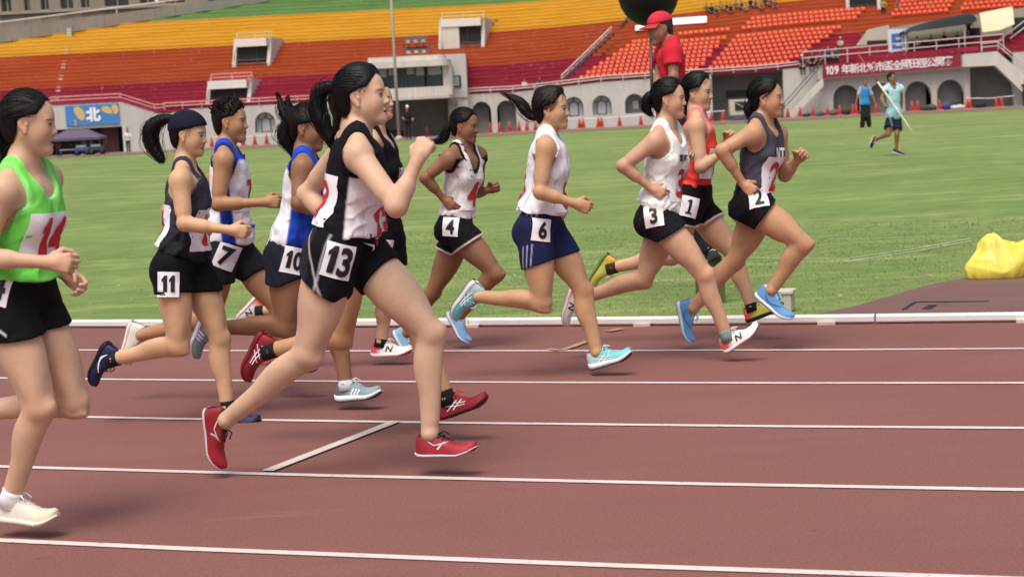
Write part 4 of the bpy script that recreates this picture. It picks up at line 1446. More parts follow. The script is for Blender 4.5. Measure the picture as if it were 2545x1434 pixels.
        lgp = [CONE(h, k_, .081 * s * lg, .0485 * s * kg, .03),
               ELL(h + (k_ - h) * .42 + fb * .020 * s, Rt_, (.62 * Lt * .7, .068 * s * lg, .064 * s * lg), .03),
               ELL(h + (k_ - h) * .38 - fb * .022 * s, Rt_, (.60 * Lt * .7, .066 * s * lg, .062 * s * lg), .03),
               SPH(k_ + kc * .004 * s, .0475 * s * kg, .02),
               ELL(k_ + kc * .036 * s, np.array([nrm(td + sd_), np.cross(nrm(td + sd_), kc), kc]), (.030 * s, .024 * s, .020 * s), .022),
               CONE(k_ + kc * .036 * s + sd_ * .03, k_ + kc * .024 * s + sd_ * .085 * s, .014 * s, .012 * s, .02),
               ELL(h + (k_ - h) * .80 + fb * .018 * s + left * (.026 * s if q == 'R' else -.026 * s), Rt_, (.070 * s, .030 * s, .032 * s), .025),
               ELL(h + (k_ - h) * .74 + fb * .016 * s - left * (.030 * s if q == 'R' else -.030 * s), Rt_, (.085 * s, .030 * s, .034 * s), .025),
               CONE(h + (k_ - h) * .6 - fb * .034 * s - left * (.022 * s if q == 'R' else -.022 * s), k_ + (a - k_) * .10 - kc * .030 * s - left * (.026 * s if q == 'R' else -.026 * s), .018 * s * kg, .010 * s, .02),
               CONE(k_, a, .0430 * s * kg, .0295 * s, .02),
               ELL(k_ + (a - k_) * .29 - kc * .022 * s - left * .014 * s, Rs_, (.27 * Ls, .033 * s * kg, .040 * s * kg), .022),
               ELL(k_ + (a - k_) * .32 - kc * .020 * s + left * .014 * s, Rs_, (.29 * Ls, .033 * s * kg, .040 * s * kg), .022),
               CONE(k_ + (a - k_) * .12 + kc * .018 * s, k_ + (a - k_) * .85 + kc * .010 * s, .022 * s, .018 * s, .02),
               CONE(k_ + (a - k_) * .5 - kc * .012 * s, a - kc * .012 * s, .030 * s * lg, .020 * s, .02),
               SPH(a, .0310 * s, .015), SPH(a + left * .020 * s, .016 * s, .014), SPH(a - left * .020 * s, .016 * s, .014)]
        legs[q] = (lgp, h, k_, a, td, sd_, kc)
        body += lgp
    body += hands
    gap = S.get('mouth', 0.0)
    fr_ = np.random.default_rng(int(J['hd'][0] * 13))
    hprims = head_prims(hd, Rh, hs, gap, (fr_.uniform(-.002, .003), fr_.uniform(-.004, .004), fr_.uniform(-.004, .004), fr_.uniform(-.003, .004))) if not S.get('nohead') else []
    full = body + hprims
    res = S.get('res', .0085)
    lo, hi = prim_bounds(full)
    hlo, hhi = prim_bounds(hprims, .006)
    hf_ = S.get('hres', .0036)
    fine = [[], [], []]
    for a_ in range(3):
        fine[a_].append((hlo[a_], hhi[a_], hf_ if a_ != 1 or True else res))
    hndr = S.get('handres', .0050)
    if hands and hndr < res:
        for q in 'RL':
            if 'w' + q not in pt or ('hand' + q in S and S['hand' + q].get('hid')): continue
            w = pt['w' + q]
            for a_ in range(3): fine[a_].append((w[a_] - .10, w[a_] + .10, hndr))
    root_loc = np.array([pel[0], pel[1], S.get('z0', 0.0)])
    root = thing('person', root_loc, S['label'], 'person', S.get('group'))
    ax_ = [axis(lo[i], hi[i], res, fine[i]) for i in range(3)]
    F = Fld(*ax_)
    for p in full: F.prim(p)
    V, Q = F.mesh()
    del F
    V = smooth_mesh(V, Q, 1)
    # skin colours: lips, brows, lashes, scalp are skin markings that stay with the head
    sk = lin(S.get('skin', '#d9a888'))
    Cb = np.tile(sk, (len(V), 1)) * (1 + .055 * vnoise((V[:, 0], V[:, 1], V[:, 2]), 21, 3) + .035 * vnoise((V[:, 0], V[:, 1], V[:, 2]), 75, 6))[:, None]
    flush = [(pt[j], r, a_) for j, r, a_ in (('kR', .075, .40), ('kL', .075, .40), ('eR', .06, .38), ('eL', .06, .38), ('wR', .12, .22), ('wL', .12, .22)) if j in pt]
    flush += [(hd + Rh[0] * .05 * hs + Rh[1] * q_ * .05 * hs - Rh[2] * .02 * hs, .045, .22) for q_ in (-1, 1)] + [(hd + Rh[1] * q_ * .08 * hs, .04, .3) for q_ in (-1, 1)]
    for c_, r_, a_ in flush:
        m_ = np.clip(1 - np.linalg.norm(V - c_, axis=1) / r_, 0, 1)
        Cb = lerpc(Cb, m_ * a_ * 1.4, sk * np.array([.92, .66, .60]))
    hl_ = (V - hd) @ Rh.T / hs
    x, y, z = hl_.T; ay = np.abs(y)
    near = (np.abs(hl_) < .16).all(1)
    hairc = lin(S.get('hairc', '#17120f'))
    Cb = lerpc(Cb, near * .8 * softstep(.012 + gap * .6 - np.abs(z + .0585 + gap * .5), 0, .004) * softstep(x, .078, .084) * softstep(.0195 - ay, 0, .005), lin(S.get('lip', '#b5605a')))
    Cb = lerpc(Cb, near * softstep(.0016 + gap * .5 - np.abs(z + .0590 + gap * .5), 0, .001) * softstep(x, .078, .084) * softstep(.0175 - ay, 0, .004), lin('#5a2622'))
    bz_ = .0275 - 6.0 * (ay - .030) ** 2
    Cb = lerpc(Cb, near * .85 * softstep(.0040 - np.abs(z - bz_), 0, .0025) * softstep(x, .045, .055) * softstep(.024 - np.abs(ay - .033), 0, .006), hairc)
    # eyes
    ez = z - .0055
    lid = .0052 - 22.0 * (ay - .031) ** 2
    eye = near * softstep(x, .050, .056) * softstep(.0150 - np.abs(ay - .031), 0, .002)
    Cb = lerpc(Cb, eye * softstep(.0050 + .001 - np.abs(ez - lid * .9), 0, .003) * softstep(ez, -.002, .001), hairc * .8)
    Cb = lerpc(Cb, eye * softstep(lid - np.abs(ez + .001), -.001, .001) * .75, lin('#d8cfc8'))
    Cb = lerpc(Cb, near * softstep(x, .050, .056) * softstep(.0062 - np.abs(ay - .0325), 0, .002) * softstep(lid + .001 - np.abs(ez), -.001, .001), lin('#1a100c'))
    Cb = lerpc(Cb, eye * softstep(.0018 - np.abs(ez - lid), -.0005, .0012), lin('#150e0c'))
    # nostrils
    Cb = lerpc(Cb, near * softstep(.0045 - np.sqrt((ay - .0085) ** 2 + (z + .0325) ** 2), 0, .003) * softstep(x, .088, .094), sk * .25)
    hh = S.get('hair', {})
    hl_line = hairline(x, y, z, hh)
    if hh.get('type', 'pony') != 'none':
        Cb = lerpc(Cb, near * softstep(-hl_line, -.004, .010), hairc)
    me = mesh_np('body', V - root_loc, Q, M_SKIN, True, Cb)
    obj_np('body', me, root)
    ctx = dict(root=root, o0=root_loc, Rc=Rc, Rp=Rp, nk=nk, pel=pel, T=T, s=s, g=g, sh=sh, hip=hip, pt=pt, hd=hd, Rh=Rh, hs=hs, fwd=fwd, left=left, u=u, P=P, S=S, legs=legs, tor=tor, glu=glu, trap=trap, neck=neck, arms=arms)
    if S.get('shirt'): make_shirt(ctx, S['shirt'])
    if S.get('shorts'): make_shorts(ctx, S['shorts'])
    if hh.get('type', 'pony') != 'none': make_hair(ctx, hh, hairc)
    for q in 'RL':
        key = 'f' + q
        if key in J and q in legs and S.get('shoe'):
            (hx, hy_), (tx, ty) = J[key][:2]
            a = pt['a' + q]; l = (a @ pl) - base
            hp_ = at_plane(hx, hy_, pl, base + l); tp_ = at_plane(tx, ty, pl, base + l)
            d = nrm(tp_ - hp_)
            toe_out = J[key][2] if len(J[key]) > 2 else 0
            if toe_out: d = nrm(d + left * toe_out)
            zz = legs[q][2] - legs[q][3]
            zz = nrm(zz - d * (zz @ d))
            side = np.cross(zz, d)
            sp = S['shoe'] if not isinstance(S['shoe'], dict) or 'R' not in S['shoe'] else S['shoe'][q]
            shoe_parts(root, a, d, zz, side, S.get('shoeL', .245) * s, root_loc, sp)
            if sp.get('sock'):
                sdv = legs[q][5]
                ln = sp.get('sockl', .045)
                mb = MB().tube([a + sdv * .03, a - sdv * .005, a - sdv * ln * .6, a - sdv * ln], [.042 * s, .0385 * s, .0375 * s, .0385 * s], 14)
                mb.build('sock', mat_plain('sock_' + str(sp['sock']).strip('#'), sp['sock'], .9, .06, 30), root, True)
    return ctx


def hairline(x, y, z, hh):
    """negative where hair grows (head coordinates)"""
    ay = np.abs(y)
    front = hh.get('front', .070)
    # forehead/temple edge
    xh = np.where(z > .02, .020 + (front - .020) * np.clip((z - .02) / .065, 0, 1) ** .8, .020)
    xh = np.where(z < .042, np.minimum(xh, .016 - (.042 - z) * 2.2), xh)
    xh = np.where(z < .020, -.034 - .25 * np.clip(-.005 - z, 0, .1), xh)
    xh = xh + .10 * np.clip(z - .092, 0, 1) * 3
    d = x - xh
    low = -.078 - z
    return np.maximum(d, low + .0 * ay)


def spline(pts, vals, m=5):
    pts = np.array(pts, float); vals = np.array(vals, float); n = len(pts); P = []; R = []
    for i in range(n - 1):
        p0, p1, p2, p3 = pts[max(i - 1, 0)], pts[i], pts[i + 1], pts[min(i + 2, n - 1)]
        for j in range(m):
            t = j / m
            P.append(.5 * ((2 * p1) + (p2 - p0) * t + (2 * p0 - 5 * p1 + 4 * p2 - p3) * t * t + (3 * p1 - p0 - 3 * p2 + p3) * t ** 3))
            R.append(vals[i] + (vals[i + 1] - vals[i]) * t)
    return P + [pts[-1]], R + [vals[-1]]


def strands(chain, rad, n, seed, R, jitter=.5, flare=1.0, r0=.0022, tail=.06):
    n = int(n * 1.8); r0 = r0 * .55
    """loose hairs following a tail"""
    rg = np.random.default_rng(seed); V = []; Q = []; 
    chain = np.array(chain); m = len(chain)
    for i in range(n):
        o = rg.normal(size=3) * jitter
        i0 = rg.uniform(0, .5)
        pts = []
        k = 11
        end = 1 + rg.uniform(-.15, .25)
        dr = rg.normal(size=3) * .4
        for j in range(k):
            t = (i0 + (end - i0) * j / (k - 1)) * (m - 1)
            a = int(min(max(math.floor(t), 0), m - 2)); fr = t - a
            p = chain[a] + (chain[a + 1] - chain[a]) * fr
            rr = rad[a] + (rad[a + 1] - rad[a]) * min(fr, 1)
            rr = max(rr, .006)
            pts.append(p + (o + dr * (j / (k - 1)) ** 2 * flare) * rr)
        pts = np.array(pts)
        b = len(V)
        for j in range(k):
            t = nrm(pts[min(j + 1, k - 1)] - pts[max(j - 1, 0)])
            a_ = nrm(np.cross(t, [0.3, .2, 1])); c_ = np.cross(t, a_)
            r = r0 * (1 - .85 * j / (k - 1)) + .0003
            for q in range(3):
                an = 2.094 * q
                V.append(pts[j] + r * (a_ * math.cos(an) + c_ * math.sin(an)))
        for j in range(k - 1):
            for q in range(3):
                Q.append((b + j * 3 + q, b + j * 3 + (q + 1) % 3, b + (j + 1) * 3 + (q + 1) % 3, b + (j + 1) * 3 + q))
    return np.array(V).reshape(-1, 3), np.array(Q, np.int32).reshape(-1, 4)


def make_hair(c, hh, hairc):
    hd, Rh, hs, s = c['hd'], c['Rh'], c['hs'], c['s']
    f, l, u = Rh
    def p(x, y, z): return hd + hs * (f * x + l * y + u * z)
    th = hh.get('th', .013)
    P = [ELL(p(-.016, 0, .042), Rh, np.array((.094 + th, .074 + th, .088 + th)) * hs, .01),
         ELL(p(.018, 0, .036), Rh, np.array((.066 + th * .6, .062 + th, .068 + th)) * hs, .02),
         ELL(p(-.050, 0, -.030), Rh, np.array((.052, .056, .060)) * hs, .03)]
    for (x, y, z, rx, ry, rz) in hh.get('vol', ()):
        P.append(ELL(p(x, y, z), Rh, np.array((rx, ry, rz)) * hs, .03))
    capP = list(P)
    res = hh.get('res', .0055)
    lo, hi = prim_bounds(P, .02)
    F = Fld(*[axis(lo[i], hi[i], res) for i in range(3)])
    for q in P: F.prim(q)
    sd = int(abs(hd[0]) * 1000) % 97
    def fn(X, Y, Z):
        a = [((X - hd[0]) * R[0] + (Y - hd[1]) * R[1] + (Z - hd[2]) * R[2]) / hs for R in Rh]
        nz = vnoise((a[0] * .3, a[1], a[2]), 260, sd) * .0035
        return (hairline(a[0] + nz, a[1], a[2], hh)) * hs
    # grooves along the combing direction
    X, Y, Z = (F.ax[0][:, None, None], F.ax[1][None, :, None], F.ax[2][None, None, :])
    a = [((X - hd[0]) * R[0] + (Y - hd[1]) * R[1] + (Z - hd[2]) * R[2]) / hs for R in Rh]
    F.F = F.F + (vnoise((a[0] * .15, a[1], a[2]), 330, sd + 1) * hh.get('groove', .0018)).astype(np.float32)
    F.cut(fn, .006)
    V, Q = F.mesh()
    parts = [(V, Q)]
    n0 = len(V)
    tcomb = []
    for tk_ in ('tail', 'tail2', 'tail3'):
        if not hh.get(tk_): continue
        pts = [c['P']((t[0], t[1]), t[3] if len(t) > 3 else 0.0) for t in hh[tk_]]
        rd = [t[2] for t in hh[tk_]]
        pts, rd = spline(pts, rd)
        TP = [CONE(pts[i], pts[i + 1], rd[i], rd[i + 1], .012) for i in range(len(pts) - 1)]
        lo, hi = prim_bounds(TP, .02)
        F = Fld(*[axis(lo[i], hi[i], res * .9) for i in range(3)])
        for q in TP: F.prim(q)
        X, Y, Z = (F.ax[0][:, None, None], F.ax[1][None, :, None], F.ax[2][None, None, :])
        ax0 = nrm(pts[-1] - pts[0]); b1 = nrm(np.cross(ax0, c['left'])); b2 = np.cross(ax0, b1)
        cc = [((X - hd[0]) * R[0] + (Y - hd[1]) * R[1] + (Z - hd[2]) * R[2]) for R in (ax0, b1, b2)]
        F.F = F.F + (vnoise((cc[0] * .12, cc[1], cc[2]), 300, sd + 2) * .005).astype(np.float32)
        V2, Q2 = F.mesh()
        parts.append((V2, Q2))
        sv, sq = strands(pts, rd, hh.get('n', 70), sd + 3, Rh, .62, hh.get('flare', 1.0), r0=hh.get('r0', .0026))
        parts.append((sv, sq))
        tcomb.append((n0, len(V2) + len(sv), pts[0], ax0, b1, b2)); n0 += len(V2) + len(sv)
    if hh.get('spikes'):
        rg = np.random.default_rng(5); V3 = []; Q3 = []
        for i in range(hh['spikes']):
            a1 = rg.uniform(-1, 1); b1 = rg.uniform(.15, 1)
            d = nrm(np.array([rg.uniform(-1, .75), rg.uniform(-1, 1), rg.uniform(.1, 1.0)]))
            b0 = np.array([-.012, 0, .04]) + d * np.array([.096, .076, .09])
            if hairline(b0[0:1], b0[1:2], b0[2:3], hh)[0] > 0: continue
            L = hh.get('spl', .035) * rg.uniform(.5, 1.2)
            e = b0 + (d * .6 + np.array([-.25, 0, .75]) * .9 + rg.normal(size=3) * .25) * L
            mid = (b0 + e) / 2 + d * .2 * L
            pp = [p(*b0), p(*mid), p(*e)]
            b = len(V3)
            t = nrm(pp[2] - pp[0]); a_ = nrm(np.cross(t, [.3, .2, 1])); c_ = np.cross(t, a_)
            for j, r in enumerate((.0050, .0040, .0009)):
                for q in range(4):
                    V3.append(pp[j] + r * (a_ * math.cos(q * 1.571) + c_ * math.sin(q * 1.571)))
            for j in range(2):
                for q in range(4): Q3.append((b + j * 4 + q, b + j * 4 + (q + 1) % 4, b + (j + 1) * 4 + (q + 1) % 4, b + (j + 1) * 4 + q))
        parts.append((np.array(V3), np.array(Q3, np.int32)))
    # combed strands lying over the cap, from the hairline towards the tail
    if hh.get('type', 'pony') == 'pony':
        rg = np.random.default_rng(sd + 31); V3 = []; Q3 = []
        ce = np.array([-.016, 0, .042]); re_ = np.array([.094 + th, .074 + th, .088 + th])
        if hh.get('tail'):
            tr = (c['P']((hh['tail'][0][0], hh['tail'][0][1]), 0.0) - hd) @ Rh.T / hs
        else: tr = np.array([-.12, 0, .0])
        d1 = nrm((tr - ce) / re_)
        for i in range(hh.get('comb', 190)):
            a_ = rg.uniform(-1.9, 1.9); el = rg.uniform(-.15, 1.35)
            d0 = nrm(np.array([math.cos(a_) * math.cos(el), math.sin(a_) * math.cos(el), math.sin(el)]))
            q0 = ce + d0 * re_
            if hairline(q0[0:1], q0[1:2], q0[2:3], hh)[0] > .010: continue
            k = 9; pp = []; lift = rg.uniform(.000, .0022); amp = rg.normal() * .05
            t1 = rg.uniform(.55, 1.02)
            for j in range(k):
                t = t1 * j / (k - 1)
                d = nrm(d0 * (1 - t) + d1 * t + np.array([0, 1, .4]) * amp * math.sin(t * 3.1))
                q = ce + d * re_ * 1.0
                if q[0] > .02: q = np.maximum(np.abs(q), 0) * np.sign(q)
                pp.append(p(*(q + d * (lift + .0025 * (j == k - 1) * rg.random()))))
            b = len(V3); r0 = rg.uniform(.0009, .0019)
            for j in range(k):
                t = nrm(pp[min(j + 1, k - 1)] - pp[max(j - 1, 0)]); e1 = nrm(np.cross(t, [.31, .2, 1])); e2 = np.cross(t, e1)
                r = r0 * (1 - .6 * abs(2 * j / (k - 1) - .8))
                for q in range(3): V3.append(pp[j] + r * (e1 * math.cos(q * 2.094) + e2 * math.sin(q * 2.094)))
            for j in range(k - 1):
                for q in range(3): Q3.append((b + j * 3 + q, b + j * 3 + (q + 1) % 3, b + (j + 1) * 3 + (q + 1) % 3, b + (j + 1) * 3 + q))
        # wisps at the nape and temples
        for i in range(34):
            sg_ = rg.choice((-1, 1))
            if i % 2: q0 = np.array([-.055 + rg.uniform(-.02, .02), sg_ * rg.uniform(.0, .05), -.070]); dv = np.array([-.5, .2 * sg_, -.6])
            else: q0 = np.array([rg.uniform(-.01, .035), sg_ * .074, rg.uniform(.03, .06)]); dv = np.array([-.95, .12 * sg_, -.25])
            L = rg.uniform(.015, .045); dv = nrm(dv + rg.normal(size=3) * .35)
            pp = [p(*(q0 + dv * L * t + np.array([0, 0, -.2]) * L * t * t)) for t in (0, .35, .7, 1.0)]
            b = len(V3)
            t = nrm(pp[3] - pp[0]); e1 = nrm(np.cross(t, [.31, .2, 1])); e2 = np.cross(t, e1)
            for j, r in enumerate((.0013, .0011, .0008, .0002)):
                for q in range(3): V3.append(pp[j] + r * (e1 * math.cos(q * 2.094) + e2 * math.sin(q * 2.094)))
            for j in range(3):
                for q in range(3): Q3.append((b + j * 3 + q, b + j * 3 + (q + 1) % 3, b + (j + 1) * 3 + (q + 1) % 3, b + (j + 1) * 3 + q))
        parts.append((np.array(V3), np.array(Q3, np.int32)))
    # fine baby hairs standing off the cap
    rg = np.random.default_rng(sd + 9); V3 = []; Q3 = []
    for i in range(hh.get('fly', 0)):
        d = nrm(np.array([rg.uniform(-1, .55), rg.uniform(-1, 1), rg.uniform(.0, 1.0)]))
        b0 = np.array([-.014, 0, .042]) + d * np.array([.094 + th, .074 + th, .088 + th]) * .99
        L = rg.uniform(.015, .04)
        e = b0 + (d * .22 + np.array([-1, 0, -.1]) + rg.normal(size=3) * .25) * L
        mid = (b0 + e) / 2 + d * .35 * L
        pp = [p(*b0), p(*mid), p(*e)]; b = len(V3)
        t = nrm(pp[2] - pp[0]); a_ = nrm(np.cross(t, [.3, .2, 1])); c_ = np.cross(t, a_)
        for j, r in enumerate((.0009, .0007, .0002)):
            for q in range(3): V3.append(pp[j] + r * (a_ * math.cos(q * 2.094) + c_ * math.sin(q * 2.094)))
        for j in range(2):
            for q in range(3): Q3.append((b + j * 3 + q, b + j * 3 + (q + 1) % 3, b + (j + 1) * 3 + (q + 1) % 3, b + (j + 1) * 3 + q))
    if V3: parts.append((np.array(V3), np.array(Q3, np.int32)))
    Vs = []; Qs = []; n = 0
    for V, Q in parts:
        if len(V) == 0: continue
        Vs.append(V); Qs.append(np.asarray(Q) + n); n += len(V)
    V = np.concatenate(Vs); Q = np.concatenate(Qs)
    hl_ = (V - hd) @ Rh.T
    for (i0, cnt, o_, e0, e1, e2) in tcomb:
        d = V[i0:i0 + cnt] - o_          # comb each tail along its own axis
        hl_[i0:i0 + cnt] = np.stack([d @ e0, d @ e1, d @ e2], 1)
    me = mesh_np('hair', V - c['o0'], Q, M_HAIR, True, np.tile(hairc, (len(V), 1)), {'hl': hl_})
    obj_np('hair', me, c['root'])
    if hh.get('band'):
        bd = hh['band']
        # headband: a ring round the skull
        Pb = [ELL(p(-.016, 0, .042), Rh, np.array((.094 + th + .004, .074 + th + .004, .088 + th + .004)) * hs, .01),
              ELL(p(.018, 0, .036), Rh, np.array((.066 + th * .6 + .006, .062 + th + .005, .068 + th + .006)) * hs, .02)]
        lo, hi = prim_bounds(Pb, .02)
        F = Fld(*[axis(lo[i], hi[i], .006) for i in range(3)])
        for q in Pb: F.prim(q)
        t0, ang, wdt = bd['at'], math.radians(bd['ang']), bd['w']
        def fb(X, Y, Z):
            a = [((X - hd[0]) * R[0] + (Y - hd[1]) * R[1] + (Z - hd[2]) * R[2]) / hs for R in Rh]
            q = a[0] * math.cos(ang) + a[2] * math.sin(ang)
            return (np.abs(q - t0) - wdt) * hs + 0 * a[1]
        F.cut(fb, .003)
        V, Q = F.mesh()
        hlb = (V - hd) @ Rh.T / hs
        qq = hlb[:, 0] * math.cos(ang) + hlb[:, 2] * math.sin(ang) - t0
        Cc = np.tile(lin(bd['c']), (len(V), 1))
        if 'edge' in bd: Cc = lerpc(Cc, softstep(qq, wdt - .006, wdt - .003), lin(bd['edge']))
        obj_np('headband', mesh_np('headband', V - c['o0'], Q, M_CLOTH, True, Cc), c['root'])


def make_shirt(c, sp):
    Rc, Rp, nk, pel, T, s, g, sh = (c[k] for k in ('Rc', 'Rp', 'nk', 'pel', 'T', 's', 'g', 'sh'))
    off = sp.get('off', .009)
    prims = list(c['tor']) + list(c['trap'])
    if sp.get('hem', .95) > .9: prims += c['glu']
    lo_ = sp.get('loose', .0)
    extra = []
    if not sp.get('sleeve', 0):
        for q in 'RL':
            if q in c['arms']:
                a = sh[q]; e = c['pt']['e' + q]; ag = c['S'].get('ag', 1.0)
                prims.append(CONE(a, a + (e - a) * .38, .0455 * s * ag, .0415 * s * ag, .022))
                for z_ in c['arms'][q][1:3]:
                    prims.append(CONE(z_[1], z_[1] + (z_[2] - z_[1]) * .3, z_[3], z_[3], .02))
    if lo_:
        extra.append(ELL(nk - Rp[2] * .86 * T, Rp, ((.092 * g + lo_) * s, (.135 * g + lo_ * .7) * s, .22 * T), .05))
    slv = sp.get('sleeve', 0)
    if slv:
        for q in 'RL':
            if q in c['arms']:
                a = sh[q]; e = c['pt']['e' + q]
                extra.append(CONE(a, a + (e - a) * slv, .052 * s, .050 * s + sp.get('sflare', .008), .03))
    lo, hi = prim_bounds(prims + extra, off + .03)
    res = sp.get('res', .0062)
    F = Fld(*[axis(lo[i], hi[i], res) for i in range(3)])
    for q in prims: F.prim(q, off)
    for q in extra: F.prim(q, off * .5)
    hem = sp.get('hem', .95); nkd, nkb, nkw = sp.get('neck', (.085, .02, .072)); q_in = sp.get('strap', .118) * s
    ah = sp.get('arm', (.070, .095)); hemtilt = sp.get('tilt', 0.0)
    sidev = abs(float((sh['R'] - nk) @ Rc[1]))
    fsh = {q: float((sh[q] - nk) @ Rc[0]) for q in 'RL'}; c['fsh'] = fsh
    fw = sp.get('folds', .0035) * 1.45
    seed = int(abs(pel[0]) * 997) % 91
    X, Y, Z = (F.ax[0][:, None, None], F.ax[1][None, :, None], F.ax[2][None, None, :])
    la = [((X - nk[0]) * R[0] + (Y - nk[1]) * R[1] + (Z - nk[2]) * R[2]) for R in Rc]
    # folds: diagonal pulls, stronger towards the waist
    wgt = np.clip(-la[2] / T, .15, 1)
    fd = sp.get('fold_dir', (.6, .4, 1.0))
    ff = vnoise((la[0] * fd[0], la[1] * fd[1], la[2] * fd[2]), 62, seed) + .6 * vnoise((la[0] * 1.0, la[1] * .5, la[2] * .45), 95, seed + 5)
    cr = (1 - np.abs(vnoise((la[0] * .9, la[1] * .7, la[2] * .55 + la[0] * .35), 34, seed + 7))) ** 5 - (1 - np.abs(vnoise((la[0] * .7 - la[2] * .5, la[1], la[2] * .6), 40, seed + 13))) ** 6
    F.F = F.F + ((ff + 1.5 * cr) * fw * wgt).astype(np.float32)
    def fn(X, Y, Z):
        f, l, u = la
        lat_ = np.abs(l)
        d = -(u + hem * T) + hemtilt * f + .004 * np.sin(l * 40) + .004 * np.sin(f * 50 + 1)
        # neck opening
        ub = np.minimum(u - .035 * s, 0)
        dep = np.where(f > 0, nkd, nkb) * s + .035 * s
        nk_ = .06 * (1 - np.sqrt((l / (nkw * s)) ** 2 + (ub / dep) ** 2))
        d = np.maximum(d, nk_)
        if not slv:
            f0 = sp.get('armf', .0)
            f0 = np.where(l < 0, fsh['R'], fsh['L']) + f0
            ar = .06 * (1 - np.sqrt(((f - f0) / (ah[0] * s)) ** 2 + (np.minimum(u + .055 * s - .0, 0) / (ah[1] * s)) ** 2))
            rb = sp.get('racer', 0.0)
            qi = q_in - rb * s * np.clip((-u - .0) / .12, 0, 1)
            d = np.maximum(d, np.minimum(ar, lat_ - qi))
            d = np.maximum(d, lat_ - sidev - .03 * s)
            for q in 'RL':
                if q in c['arms']:
                    a = sh[q]; e = c['pt']['e' + q]; dd_ = nrm(e - a)
                    h = (X - a[0]) * dd_[0] + (Y - a[1]) * dd_[1] + (Z - a[2]) * dd_[2]
                    rr = np.sqrt(np.maximum((X - a[0]) ** 2 + (Y - a[1]) ** 2 + (Z - a[2]) ** 2 - h * h, 0))
                    d = np.maximum(d, np.minimum(np.minimum(h - .045 * s, .064 * s - rr), lat_ - qi + .012))
        return d
    F.cut(fn, .004)
    if slv:
        for q in 'RL':
            if q in c['arms']:
                a = sh[q]; e = c['pt']['e' + q]; dd = nrm(e - a); L = np.linalg.norm(e - a) * slv
                out = Rc[1] * (-1 if q == 'R' else 1)
                def fs(X, Y, Z, a=a, dd=dd, L=L):
                    h = (X - a[0]) * dd[0] + (Y - a[1]) * dd[1] + (Z - a[2]) * dd[2] - L
                    rr = np.sqrt(np.maximum((X - a[0]) ** 2 + (Y - a[1]) ** 2 + (Z - a[2]) ** 2 - (h + L) ** 2, 0))
                    return np.minimum(h, .085 - rr)
                F.cut(fs, .003)
    V, Q = F.mesh()
    V = smooth_mesh(V, Q, 3)
    L = (V - nk) @ Rc.T / s
    if callable(sp['c']): Cc = sp['c'](L[:, 0], L[:, 1], L[:, 2], V)
    else: Cc = np.tile(lin(sp['c']), (len(V), 1))
    if sp.get('trim'):
        d = fn_edge(L, sp, T / s, sidev / s, q_in / s, fsh, s)
        Cc = lerpc(Cc, softstep(d, -.012, -.008), lin(sp['trim']))
    o = obj_np(sp.get('name', 'running_top'), mesh_np(sp.get('name', 'running_top'), V - c['o0'], Q, M_CLOTH, True, Cc), c['root'])
    cl = Cloth(V, Q)
    c['shirt_o'] = o; c['shirt_cl'] = cl
    for b in sp.get('bibs', ()): do_bib(c, cl, o, b)
    return o


def fn_edge(L, sp, T, sidev, q_in, fsh, s):
    f, l, u = L.T
    nkd, nkb, nkw = sp.get('neck', (.085, .02, .072)); ah = sp.get('arm', (.062, .092))
    ub = np.minimum(u - .035, 0); dep = np.where(f > 0, nkd, nkb) + .035
    d = .06 * (1 - np.sqrt((l / nkw) ** 2 + (ub / dep) ** 2))
    f0 = sp.get('armf', .0) + np.where(l < 0, fsh['R'], fsh['L']) / s
    ar = .06 * (1 - np.sqrt(((f - f0) / ah[0]) ** 2 + (np.minimum(u + .055, 0) / ah[1]) ** 2))
    rb = sp.get('racer', 0.0)
    qi = q_in - rb * np.clip(-u / .12, 0, 1)
    return np.maximum(d, np.minimum(ar, np.abs(l) - qi))


def do_bib(c, cl, o, b):
    s = c['s']; R = c['Rc'] if b.get('fr', 'c') == 'c' else c['Rp']
    org = c['nk'] if b.get('fr', 'c') == 'c' else c['pel']
    if 'px' in b:
        h = cl.hit_px(*b['px'])
        if h[0] is None: return
        p = np.array(h[0]); n = np.array(h[1])
        if n @ (CAM - p) < 0: n = -n
        if 'n' in b: n = sum(b['n'][i] * R[i] for i in range(3))
        # average normal toward the outward horizontal
        up = R[2]
    else:
        x, y, z = b['at']
        n = nrm(sum(b['n'][i] * R[i] for i in range(3))); up = R[2]
        p = org + s * (R[0] * x + R[1] * y + R[2] * z)
    n = nrm(n)
    up = nrm(up - n * (up @ n))
    if b.get('rot'): up = rot_about(up, n, b['rot'])
    put_bib(cl, o, c['o0'], p, n, up, b['w'], b['h'], b.get('t'), b.get('ink', M_INK_K), b.get('name', 'bib'), b.get('ts', .1), b.get('tw', .02), b.get('paper'), b.get('dx', 0), b.get('ser', False), b.get('sx', 1.0), b.get('gl'))


